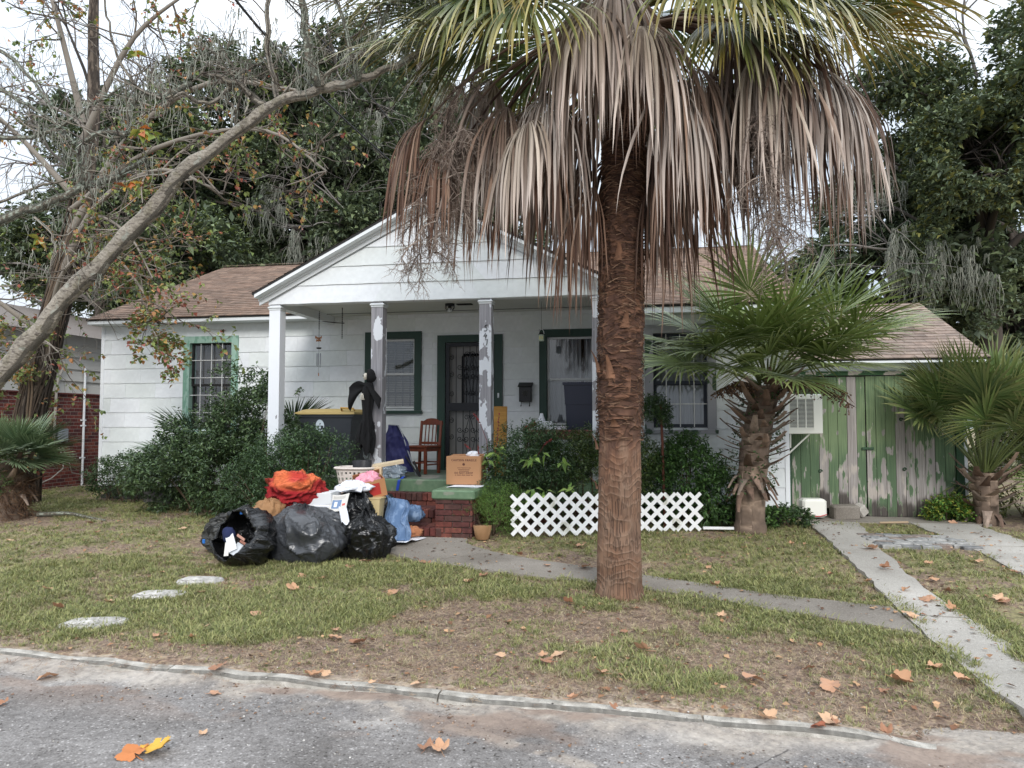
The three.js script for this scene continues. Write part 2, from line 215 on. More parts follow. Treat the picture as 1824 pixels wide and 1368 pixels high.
const PALM_HUBS = [[-0.13, 4.92, 0.79, 1.35, 1.3, 0, -0.3], [0.23, 4.73, 0.76, 1.25, 1.2, 0, 0.3], [0.02, 5.19, 0.62, 1.40, 1.3, 1, 0.0], [0.49, 4.35, 0.49, 1.45, 1.0, 1, 0.2], [0.66, 4.54, 0.36, 1.50, 1.0, 2, 0.4], [0.58, 4.33, 0.06, 1.60, 0.9, 3, 0.2], [-0.68, 4.05, 0.69, 1.20, 1.1, 0, -0.3], [-0.90, 4.25, 0.54, 1.35, 1.1, 2, -0.4], [-0.55, 4.30, 0.58, 1.30, 1.0, 1, -0.1], [-1.40, 3.96, 0.62, 1.15, 1.1, 3, -0.4], [-1.25, 4.13, 0.40, 1.25, 1.0, 2, -0.2], [-1.62, 4.23, 0.47, 1.30, 1.0, 3, -0.6], [1.42, 4.54, 0.32, 1.55, 1.2, 2, 0.2], [1.67, 4.54, 0.17, 1.50, 1.2, 1, 0.4], [1.19, 4.58, 0.37, 1.50, 1.0, 0, 0.1], [1.57, 4.93, 0.01, 1.70, 1.2, 3, 0.3], [1.90, 4.49, -0.08, 1.30, 1.1, 2, 0.7], [1.03, 4.87, 0.21, 1.50, 1.0, 2, 0.1], [-0.20, 3.68, 0.02, 1.35, 0.8, 3, -0.3], [-0.31, 3.89, -0.10, 1.40, 0.8, 3, -0.4], [0.30, 3.75, -0.12, 1.50, 0.8, 3, 0.3], [0.15, 4.06, -0.38, 1.50, 0.9, 3, 0.1], [0.41, 4.13, -0.32, 1.60, 0.9, 2, 0.3], [-0.43, 4.28, -0.26, 1.50, 0.9, 2, -0.3], [-1.37, 4.83, 0.66, 1.20, 1.7, 5, -1.0], [-1.54, 5.18, 0.51, 1.20, 1.7, 5, -1.0], [-0.72, 4.99, 0.85, 1.20, 1.3, 4, 0.1], [-1.03, 5.20, 0.72, 1.25, 1.4, 4, -0.3], [1.75, 5.06, 0.18, 1.20, 1.7, 5, 0.9], [1.98, 4.98, -0.17, 1.20, 1.7, 5, 1.0], [1.40, 5.09, 0.46, 1.30, 1.3, 4, 0.3], [1.07, 5.07, 0.62, 1.30, 1.2, 4, 0.1], [0.72, 5.12, 0.69, 1.25, 1.2, 4, 0.2], [-0.40, 5.22, 0.80, 1.20, 1.2, 4, -0.2], [-1.89, 5.54, 0.39, 1.20, 1.7, 5, -1.0], [2.34, 5.49, -0.41, 1.20, 1.7, 5, 1.0], [0.92, 4.92, 0.33, 1.20, 1.1, 4, 0.2]];

// ---------------------------------------------------------------- ground, road, paving
const groundH = z => 0.2 * sst(7.0, 2.5, z);
const curbZ = x => 7.80 + 0.0626 * x;
const landH = (x, z) => groundH(z) + (fbm(x * 0.9 + 3, z * 0.9, 3) - 0.5) * 0.05 * sst(8, 7, z) * sst(-4, 2.4, z) - 0.06 * sst(0.95, 1.55, x) * sst(7.1, 7.8, z);
// how much grass grows at a spot (worn patches along the kerb and between the palm and the street)
function grassAt(x, z) {
  let g = 0.62 + (fbm(x * 1.3 + 8, z * 1.3 + 4, 4) - 0.5) * 1.5;
  const hole = (cx, cz, rx, rz, k) => { const d = ((x - cx) / rx) ** 2 + ((z - cz) / rz) ** 2; g -= k * clamp(1.3 - d); };
  const lush = (cx, cz, rx, rz, k) => { const d = ((x - cx) / rx) ** 2 + ((z - cz) / rz) ** 2; g += k * clamp(1.2 - d); };
  hole(-1.1, 6.4, 1.2, 1.0, 0.5); hole(-1.6, 7.3, 1.6, 0.6, 0.42); hole(0.75, 6.7, 0.8, 0.65, 0.45); hole(-9.2, 2.7, 0.8, 0.5, 0.7); hole(1.3, 7.3, .7, .4, .5); hole(0.1, 5.8, 0.5, 0.4, 0.4);
  lush(-0.15, 7.05, 0.65, 0.7, 0.4); lush(-3.0, 6.1, 1.3, 0.6, 0.3); lush(-2.9, 5.0, 1.2, 0.45, 0.4); lush(1.0, 4.0, 0.9, 1.2, 0.35); lush(-0.5, 5.6, 0.4, 0.3, 0.4); lush(-4.2, 6.2, .6, .8, .25);
  g -= 0.75 * sst(0.55, 0.05, curbZ(x) - 0.12 - z);
  g += (fbm(x * 7 + 2, z * 7, 3) - 0.5) * 0.95;
  return clamp(g);
}
{
  const b = B(), xs = [-120, -60, -30, -20, -16], zs = [-140, -60, -30, -15, -8, -4]; b.auto = false;
  for (let x = -13; x <= 7; x += 0.16) xs.push(x); xs.push(9, 12, 18, 30, 60, 120);
  for (let k = 0; k <= 62; k++) zs.push(-2 + k / 62 * 9.6); zs.push(7.61);
  const W = 2048, Hh = 1024;
  const map = tex(W, Hh, (u, v, i, j) => {
    const x = -13 + u * 20, z = -2 + v * 10, g = grassAt(x, z), q = hsh(i, j), n = fbm(x * 6, z * 6, 4), f = fbm(x * 26, z * 26, 2), s = fbm(x * 60 + z * 20, z * 14, 2);
    let c = mix3([108, 90, 78], [162, 140, 120], n * 0.75 + (f - 0.5) * 0.7 + (q - 0.5) * 0.3);
    c = mix3(c, [168, 150, 116], sst(0.5, 0.75, s) * 0.55); c = mix3(c, [72, 56, 48], sst(0.62, 0.72, fbm(x * 40 + 9, z * 40, 2)) * 0.6);
    const gr = mix3([104, 104, 66], [150, 144, 98], f);
    c = mix3(c, gr, sst(0.3, 0.75, g + (f - 0.5) * 0.6) * 0.75);
    const edge = sst(0.35, 0.0, curbZ(x) - 0.12 - z) * sst(0.4, 0.6, fbm(x * 9, z * 9, 3)); c = mix3(c, [176, 166, 152], edge * 0.6);
    const k = 0.9 + q * 0.2; return [c[0] * k, c[1] * k, c[2] * k];
  }, true, true);
  const bump = grey(1024, 512, (u, v, i, j) => 0.6 * fbm(u * 20 * 12, v * 10 * 12, 3) + 0.4 * hsh(i, j));
  M.lawn = std([255, 255, 255], 0.98, { map, bumpMap: bump, bumpScale: 0.02 });
  const rows = zs.map((z, j) => xs.map(x => { const zz = j >= 6 ? lerp(-2, curbZ(x) - 0.10, Math.min(1, (z + 2) / 9.6)) : z; return b.v(x, landH(x, zz) - (z > 7.605 ? 0.12 : 0) + (x > 8 || x < -14 || zz < -3 ? -0.01 : 0), zz, (x + 13) / 20, (zz + 2) / 10); }));
  for (let j = 0; j < zs.length - 1; j++) for (let i = 0; i < xs.length - 1; i++) b.quad(rows[j][i], rows[j + 1][i], rows[j + 1][i + 1], rows[j][i + 1]);
  tag(b.build('lawn', M.lawn), 'patchy front lawn of grass and bare soil before the house', 'lawn', null, 'structure');
}
const ROAD_Y = -0.045;
{
  const map = tex(2048, 1024, (u, v, i, j) => {
    const x = -6 + u * 10, z = 7 + v * 5, q = hsh(i, j), q2 = hsh(i >> 1, j >> 1), n = fbm(x * 3, z * 3, 4), f = fbm(x * 34, z * 34, 2), d = z - curbZ(x);
    let b = 117 + (n - 0.5) * 44 + (q - 0.5) * 34 + (q2 - .5) * 16 + (f - 0.5) * 26 + (fbm(x * 0.9 + 3, z * 1.4, 3) - 0.5) * 30; if (q2 > 0.965) b += 32; if (q2 < 0.04) b -= 26;
    let c = [b + 4, b, b - 3];
    const seam = Math.abs(d - 0.30 - 0.35 * (x + 1.0) - 0.05 * fbm(x * 3, 1, 3));
    c = mix3(c, [186, 172, 156], sst(0.09, 0.02, seam) * 0.5 * sst(0.42, 0.58, fbm(x * 12, z * 12, 3)) * sst(2.0, -0.5, x));
    c = mix3(c, [184, 172, 158], sst(0.34, 0.04, d + (fbm(x * 4, z * 4, 4) - 0.5) * 0.5) * (0.35 + 0.5 * f));
    const wash = sst(0.56, 0.74, fbm(x * 1.1 + 4.7, z * 2.6 + 2.2, 4)); c = mix3(c, [206, 200, 192], wash * 0.34 * (0.5 + 0.7 * f));
    c = mix3(c, [130, 108, 94], sst(0.5, 0.66, fbm(x * 2.1 + 1.3, z * 4 + 5.2, 4)) * sst(0.75, 0.15, d) * 0.55);
    const crack = Math.abs((x - 0.02) - 0.10 * (z - 8) * -8 - 0.04 * fbm(z * 9, 3, 3) - 0.6); if (crack < 0.006 && z > 8) c = mix3(c, [70, 66, 64], 0.7);
    return c;
  });
  const bump = grey(1024, 512, (u, v, i, j) => 0.5 * hsh(i, j) + 0.5 * hsh(i >> 1, j >> 1));
  M.road = std([255, 255, 255], 0.93, { map, bumpMap: bump, bumpScale: 0.006 });
  const b = B(); b.auto = false;
  const xs = [-120, -40, -12], zz = [-0.4, -0.1, -0.03, 0.0, 0.03, 0.06, 0.1, 0.15, 0.22, 0.32, 0.45, 1, 2.5, 5, 40]; for (let x = -8; x < 5; x += 0.07) xs.push(x); xs.push(12, 40, 120);
  const rows = zz.map(d => xs.map(x => { const z = curbZ(x) + d, bank = d > -0.35 && d < 0.44 ? 0.034 * sst(0.3, 0.0, d + (fbm(x * 3, 4, 3) - 0.5) * 0.25) * sst(0.2, 0.6, fbm(x * 1.7 + 3, 2, 4)) : 0; return b.v(x, ROAD_Y + bank, z, (x + 6) / 10, (z - 7) / 5); }));
  for (let j = 0; j < zz.length - 1; j++) for (let i = 0; i < xs.length - 1; i++) b.quad(rows[j][i], rows[j + 1][i], rows[j + 1][i + 1], rows[j][i + 1]);
  tag(b.build('road', M.road), 'worn grey asphalt road along the front lawn', 'road', null, 'structure');
}
{ // kerb: low, weathered, ends by the driveway; pieces of uneven length
  M.kerb = std([255, 255, 255], 0.95, { map: rep(tex(512, 256, (u, v, i, j) => { const a = tfbm(u, v, 14, 4), q = hsh(i, j), s = sst(0.5, 0.68, tfbm(u + .3, v, 5, 4)); const b = 172 + (a - .5) * 90 + (q - .5) * 40 - s * 40; return [b, b - 5, b - 14]; }), 1.3, 1.3), bumpMap: brickMap, bumpScale: 0.012 });
  const k = new THREE.Group(); k.name = 'kerb'; tag(k, 'low weathered concrete kerb between road and lawn', 'kerb', null, 'structure'); scene.add(k);
  const cuts = [-30, -16, -10, -7.4, -5.2, -3.1, -1.25, 0.25, 1.55], r = rng(4);
  for (let n = 0; n < cuts.length - 1; n++) {
    const b = B(), x0 = cuts[n] + 0.006, x1 = cuts[n + 1] - 0.006, N = Math.max(2, Math.round((x1 - x0) / 0.07)), end = n === cuts.length - 2;
    const prof = t => { const x = lerp(x0, x1, t), z = curbZ(x), sink = end ? sst(0.45, 1, t) * 0.045 : 0, w = (fbm(x * 5, 2, 4) - 0.5) * 0.045, y = 0.0 + (fbm(x * 4, 9, 4) - 0.5) * 0.03 - sink; return [[x, -0.09, z + w], [x, y - 0.02, z - 0.004 + w], [x, y, z - 0.022 + w * .6], [x, y + 0.003, z - 0.085], [x, y - 0.01, z - 0.115], [x, -0.09, z - 0.115]]; };
    const rows = []; for (let i = 0; i <= N; i++) rows.push(prof(i / N).map(q => b.v(...q)));
    for (let i = 0; i < N; i++) for (let a = 0; a < 5; a++) b.quad(rows[i][a], rows[i + 1][a], rows[i + 1][a + 1], rows[i][a + 1]);
    for (const e of [0, N]) b.face((e ? prof(1) : prof(0).reverse()));
    b.build('kerb_stone', M.kerb, k);
  }
}
// a strip of slabs laid on the ground: left and right edges are lists of [x, z]
function slabs(name, label, mat, L, R, cuts, lift = 0.012, thick = 0.06) {
  const g = new THREE.Group(); g.name = numbered(name); tag(g, label, name, null, 'structure'); scene.add(g);
  const at = (E, t) => { const s = t * (E.length - 1), k = Math.min(E.length - 2, Math.floor(s)), f = s - k; return [lerp(E[k][0], E[k + 1][0], f), lerp(E[k][1], E[k + 1][1], f)]; };
  for (let n = 0; n < cuts.length - 1; n++) {
    const b = B(), t0 = cuts[n] + 0.0018, t1 = cuts[n + 1] - 0.0018, N = 14, tilt = (hsh(n * 7 + 3, name.length) - 0.5) * 0.012;
    const rows = [];
    for (let i = 0; i <= N; i++) { const t = lerp(t0, t1, i / N), l = at(L, t), r = at(R, t), row = []; for (let k = 0; k <= 6; k++) { const e = k / 6, wob = k === 0 || k === 6 ? (fbm(l[0] * 7 + k, l[1] * 7, 4) - 0.5) * 0.10 : 0, x = lerp(l[0], r[0], e) + wob, z = lerp(l[1], r[1], e), y = groundH(z) + lift + tilt * (e - 0.5) + (fbm(x * 2, z * 2, 2) - 0.5) * 0.008 + 0.012; row.push([x, y, z]); } rows.push(row); }
    b.grid(6, N, (u, v) => rows[Math.round(v * N)][Math.round(u * 6)]);
    const rim = [...rows.map(r => r[0]).reverse(), ...rows[0].slice(1, 6), ...rows.map(r => r[6]), ...rows[N].slice(1, 6).reverse()];
    for (let k = 0; k < rim.length; k++) { const a = rim[k], c = rim[(k + 1) % rim.length]; b.face([a, c, [c[0], c[1] - thick, c[2]], [a[0], a[1] - thick, a[2]]]); }
    b.build('slab', mat, g);
  }
  return g;
}
slabs('walkway', 'dark concrete walkway curving from the porch steps past the palm to the driveway', M.walk, [[-3.35, 3.30], [-3.15, 3.95], [-2.45, 4.42], [-1.6, 4.72], [-0.6, 4.98], [0.4, 5.30], [1.2, 5.66], [1.93, 6.0]], [[-2.2, 3.30], [-2.1, 3.62], [-1.75, 3.95], [-1.15, 4.27], [-0.4, 4.55], [0.4, 4.88], [1.1, 5.16], [1.93, 5.36]], [0, 0.3, 0.62, 1]);
slabs('driveway_strip', 'pale concrete wheel strip of the driveway beside the lawn', M.concrete, [[2.06, 1.05], [1.98, 3.2], [1.94, 4.8], [1.93, 6.4], [1.98, 7.95]], [[2.74, 1.05], [2.42, 3.2], [2.34, 4.8], [2.47, 6.4], [2.6, 7.95]], [0, 0.27, 0.62, 1], 0.014);
slabs('driveway_strip', 'pale concrete wheel strip of the driveway beside the palmetto', M.concrete, [[3.42, 1.0], [3.40, 2.6], [3.40, 4.6], [3.5, 6.5], [3.6, 8.1]], [[4.20, 1.0], [4.18, 2.6], [4.2, 4.6], [4.3, 6.5], [4.4, 8.1]], [0, 0.28, 0.5, 1], 0.014);
slabs('garage_apron', 'stained concrete apron in front of the green garage doors', M.walk, [[2.0, 0.34], [2.03, 1.03]], [[4.45, 0.34], [4.45, 0.98]], [0, 1], 0.008);
slabs('driveway_apron', 'gritty concrete apron where the driveway meets the road', M.walk, [[1.35, 7.99], [1.30, 8.4]], [[4.6, 8.14], [4.6, 8.5]], [0, 1], -0.058);
{ // patch of old whitewashed pavers between the strips
  const g = new THREE.Group(); g.name = 'paver_patch'; tag(g, 'patch of old whitish brick pavers between the driveway strips', 'paving', null, 'structure'); scene.add(g);
  M.paver = [[178, 178, 176], [150, 150, 150], [194, 192, 188], [164, 150, 140]].map(c => std(c, 0.9, { map: brickMap, bumpMap: brickMap, bumpScale: 0.004 }));
  const r = rng(21);
  for (let i = 0; i < 8; i++) for (let j = 0; j < 5; j++) { if (r() < 0.08) continue; const x = 2.52 + j * 0.205 + (i % 2) * 0.06 + 0.05 * r() * 0.3, z = 2.25 + i * 0.108; b_paver(g, x, z, r); }
  function b_paver(g, x, z, r) { B().cbox([x, groundH(z) + 0.008 + r() * 0.012, z], [0.196, 0.05, 0.1], 0.006, [(r() - 0.5) * 0.05, (r() - 0.5) * 0.08, (r() - 0.5) * 0.04]).build('paver', M.paver[Math.floor(r() * 4)], g); }
}

// ---------------------------------------------------------------- the house
// a rectangle [x0, x1, y0, y1] minus holes, as rectangles
function minus(rect, holes) { let L = [rect]; for (const h of holes) { const N = []; for (const a of L) { if (h[0] >= a[1] || h[1] <= a[0] || h[2] >= a[3] || h[3] <= a[2]) { N.push(a); continue; } if (h[2] > a[2]) N.push([a[0], a[1], a[2], h[2]]); if (h[3] < a[3]) N.push([a[0], a[1], h[3], a[3]]); const y0 = Math.max(a[2], h[2]), y1 = Math.min(a[3], h[3]); if (h[0] > a[0]) N.push([a[0], h[0], y0, y1]); if (h[1] < a[1]) N.push([h[1], a[1], y0, y1]); } L = N; } return L.filter(a => a[1] - a[0] > 0.006 && a[3] - a[2] > 0.006); }
const shGeo = {};
function shingleGeo(w, h, seed, y0off) {
  const key = [w.toFixed(3), h.toFixed(3), seed].join(); if (shGeo[key]) return shGeo[key];
  const b = B(), N = Math.max(2, Math.min(8, Math.round(w / 0.08))), wave = t => y0off ? 0 : Math.sin((t * w) * 42 + seed * 2) * 0.0028 + Math.sin(t * w * 13 + seed) * 0.002 + 0.003;
  const P = []; for (let i = 0; i <= N; i++) { const t = i / N, x = t * w - w / 2; P.push([[x, h, 0.005], [x, wave(t), 0.017], [x, wave(t) - 0.001, 0.002]]); }
  b.grid(N, 1, (u, v) => { const q = P[Math.round(u * N)]; return q[v ? 0 : 1]; });
  b.grid(N, 1, (u, v) => { const q = P[Math.round(u * N)]; return q[v ? 1 : 2]; });
  for (const [e, s] of [[0, 1], [N, -1]]) { const q = P[e], f = [[q[0][0], q[0][1], 0], q[2], q[1], q[0]]; b.face(s > 0 ? f : f.reverse()); }
  return shGeo[key] = b.geom();
}
// wall facing +z in its own frame; returns the wall part carrying its shingles
function sidedWall(parent, name, x0, x1, y0, y1, z, opts = {}) {
  const { holes = [], exp = 0.2645, sw = 0.61, thick = 0.16, mats = M.siding, seed = 1, px = 0, pz = z, ry = 0, yStart = y0, ySid = y0 } = opts;
  const bk = B(); for (const a of minus([x0, x1, y0, y1], holes)) bk.bx(a[0], a[1], a[2], a[3], -thick, -0.002);
  const wall = bk.build(name, M.white, parent); wall.position.set(px, 0, pz); wall.rotation.y = ry;
  let row = 0; const r = rng(seed * 131);
  for (let y = ySid; y < y1 - 0.01; y += exp, row++) {
    const off = (row % 2) * sw / 2 + 0.13 * seed % sw;
    for (let x = x0 - off; x < x1; x += sw) {
      const a = Math.max(x, x0) + 0.0012, c = Math.min(x + sw, x1) - 0.0012; if (c - a < 0.01) continue;
      for (const q of minus([a, c, y, Math.min(y + exp, y1)], holes)) {
        const full = Math.abs(q[1] - q[0] - sw) < 0.01 && Math.abs(q[3] - q[2] - exp) < 0.001;
        const o = mesh('shingle', shingleGeo(q[1] - q[0], q[3] - q[2], full ? Math.floor(r() * 4) : Math.floor(r() * 97), q[2] > y + 0.01), mats[Math.floor(r() * mats.length)], wall);
        o.position.set((q[0] + q[1]) / 2, q[2], 0);
      }
    }
  }
  return wall;
}
const house = thing('bungalow', 'white shingle-sided bungalow with pink-brown roof and gabled front porch', 'house');
const H_WIN = [[-8.13, -7.29, 1.45, 3.0], [-4.70, -3.92, 1.80, 3.0], [-3.40, -2.55, 0.79, 2.92], [-1.70, -0.92, 1.52, 2.98]];
sidedWall(house, 'front_wall', -9.9, -0.55, 0.43, 3.44, 0, { holes: H_WIN, seed: 1 });
sidedWall(house, 'wing_front_wall', -0.55, 1.79, 0.43, 3.20, 1.3, { holes: [[0.0, 0.76, 1.50, 2.85]], seed: 2 });
sidedWall(house, 'wing_side_wall', 0, 3.4, 0.43, 3.3, 0, { seed: 3, px: 1.79, pz: 1.3, ry: Math.PI / 2 });
sidedWall(house, 'wing_inner_wall', 0, 1.3, 0.43, 3.3, 0, { seed: 4, px: -0.55, pz: 0, ry: -Math.PI / 2 });
{ const b = B(); b.bx(-9.9, -9.74, 0.43, 3.44, -8.0, -0.165); b.bx(1.63, 1.79, 0.43, 3.44, -8.0, -2.2); b.bx(-9.9, 1.79, 0.43, 3.44, -8.16, -8.0); b.build('rear_walls', M.white, house);
  const t = B(); for (const x of [-9.9, 1.63]) { t.face([[x, 3.44, -0.02], [x, 3.44, -8.1], [x, 5.2, -4.05]]); } t.build('gable_end', M.white, house);
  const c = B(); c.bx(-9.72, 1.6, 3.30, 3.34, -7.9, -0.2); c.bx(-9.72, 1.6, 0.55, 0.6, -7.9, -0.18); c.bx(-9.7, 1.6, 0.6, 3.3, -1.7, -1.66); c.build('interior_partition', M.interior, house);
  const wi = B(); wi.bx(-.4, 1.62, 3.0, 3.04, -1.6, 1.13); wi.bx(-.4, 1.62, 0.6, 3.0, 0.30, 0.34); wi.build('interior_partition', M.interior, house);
  const cb = B(); cb.bx(-9.93, -9.865, 0.43, 3.42, -0.3, 0.024); cb.build('corner_board', M.white, house);
  const cw = B(); cw.bx(1.765, 1.822, 0.43, 3.2, 1.265, 1.324); cw.build('corner_board', M.white, house);
}
{ // foundation with grey bricks at the corner
  const f = B(); f.bx(-9.82, -0.6, 0.02, 0.428, -7.9, -0.08); f.bx(-0.5, 1.72, 0.02, 0.428, -2, 1.22); const F = f.build('foundation', M.dark, house);
  const r = rng(5);
  for (let c = 0; c < 3; c++) for (let k = 0; k < 6; k++) B().box([-9.78 + k * 0.21 + (c % 2) * 0.1, 0.235 + c * 0.075, -0.05], [0.198, 0.065, 0.1]).build('brick', M.brickGrey[Math.floor(r() * 2)], F);
  for (let c = 0; c < 3; c++) for (let k = 0; k < 3; k++) B().box([1.28 + k * 0.21 + (c % 2) * 0.1, 0.235 + c * 0.075, 1.2], [0.198, 0.065, 0.1]).build('brick', M.brickGrey[Math.floor(r() * 2)], F);
}
// roof slope: o = lower left corner, u = along the eave, v = up the slope (unit vectors), courses of separate tabs
function roofSlope(parent, mat, o, u, v, W, L, seed, cut) {
  const b = B(), n = u.clone().cross(v).normalize(), ex = 0.142, tw = 0.305, r = rng(seed), P = (a, c, h) => { const q = o.clone().addScaledVector(u, a).addScaledVector(v, c).addScaledVector(n, h); return [q.x, q.y, q.z]; };
  b.auto = false; const rows = Math.ceil(L / ex);
  const add = (pts, uvs) => { const k = pts.map((p, i) => b.v(p[0], p[1], p[2], uvs[i][0], uvs[i][1])); b.quad(k[0], k[1], k[2], k[3]); };
  for (let j = 0; j < rows; j++) for (let a = -((j * 0.37) % 1) * tw; a < W; a += tw) {
    const a0 = Math.max(0, a) + 0.002, a1 = Math.min(W, a + tw) - 0.003; if (a1 <= a0) continue; if (cut && cut((a0 + a1) / 2, j * ex)) continue;
    const c0 = j * ex + (r() - 0.5) * 0.006, c1 = Math.min(L, c0 + ex + 0.02), t = 0.78 + r() * 0.44, w = (r() - 0.5) * 0.06; b.col = [t + w, t, t - w * 0.6];
    const lift = 0.011 + r() * 0.004;
    add([P(a0, c0, lift), P(a1, c0, lift), P(a1, c1, 0.003), P(a0, c1, 0.003)], [[a0, c0], [a1, c0], [a1, c1], [a0, c1]]);
    add([P(a0, c0, 0), P(a1, c0, 0), P(a1, c0, lift), P(a0, c0, lift)], [[a0, c0], [a1, c0], [a1, c0 + .01], [a0, c0 + .01]]);
  }
  const deck = B(); deck.face([P(0, 0, -0.002), P(W, 0, -0.002), P(W, L, -0.002), P(0, L, -0.002)]); deck.face([P(0, 0, -0.03), P(0, L, -0.03), P(W, L, -0.03), P(W, 0, -0.03)]);
  deck.face([P(0, 0, -0.03), P(W, 0, -0.03), P(W, 0, -0.002), P(0, 0, -0.002)]); deck.face([P(0, 0, -0.03), P(0, 0, -0.002), P(0, L, -0.002), P(0, L, -0.03)]); deck.face([P(W, 0, -0.03), P(W, L, -0.03), P(W, L, -0.002), P(W, 0, -0.002)]);
  const d = deck.build('roof', M.dark, parent); tag(b.build('roof_shingles', mat, d), null, null, null, 'stuff'); return d;
}
const slopeV = (dy, dz) => V(0, dy, dz).normalize();
{
  const ry0 = 3.42, rz0 = 0.34, ry1 = 5.27, rz1 = -4.05, L = Math.hypot(ry1 - ry0, rz0 - rz1);
  roofSlope(house, M.roof, V(-10.0, ry0, rz0), V(1, 0, 0), slopeV(ry1 - ry0, rz1 - rz0), 12.08, L, 3);
  const back = B(); back.face([[-10.0, 5.27, -4.05], [2.08, 5.27, -4.05], [2.08, 3.42, -8.4], [-10.0, 3.42, -8.4]]); back.build('roof', M.dark, house);
  const cap = B(); cap.col = [0.95, 0.93, 0.92]; for (let x = -9.99; x < 2.0; x += 0.3) cap.face([[x, 5.262, -3.9], [x + 0.29, 5.262, -3.9], [x + 0.29, 5.30, -4.05], [x, 5.304, -4.05]]); tag(cap.build('ridge_cap', M.roof, house), null, null, null, 'stuff');
  // eave: soffit and fascia
  const e = B(); e.bx(-9.985, -5.6, 3.335, 3.425, 0.285, 0.315); e.bx(-9.985, -5.6, 3.33, 3.345, 0.02, 0.285); e.build('eave_fascia', M.trim, house);
  const g = B(); g.face([[-9.99, 3.335, 0.3], [-9.99, 3.42, 0.33], [-9.99, 5.24, -4.05], [-9.99, 5.1, -4.05]]); g.build('rake_board', M.trim, house);
  // wing roof
  const wl = Math.hypot(0.95, 3.0); roofSlope(house, M.roof, V(-0.75, 3.2, 1.62), V(1, 0, 0), slopeV(0.95, -3.0), 2.83, wl, 8);
  const we = B(); we.bx(-0.75, 2.08, 3.09, 3.185, 1.57, 1.60); we.bx(-0.75, 2.05, 3.09, 3.10, 1.325, 1.57); we.build('eave_fascia', M.trim, house);
  const ws = B(); ws.face([[1.8, 3.19, 1.3], [1.8, 3.19, -1.6], [1.8, 4.1, -1.6]]); ws.build('gable_end', M.white, house);
}
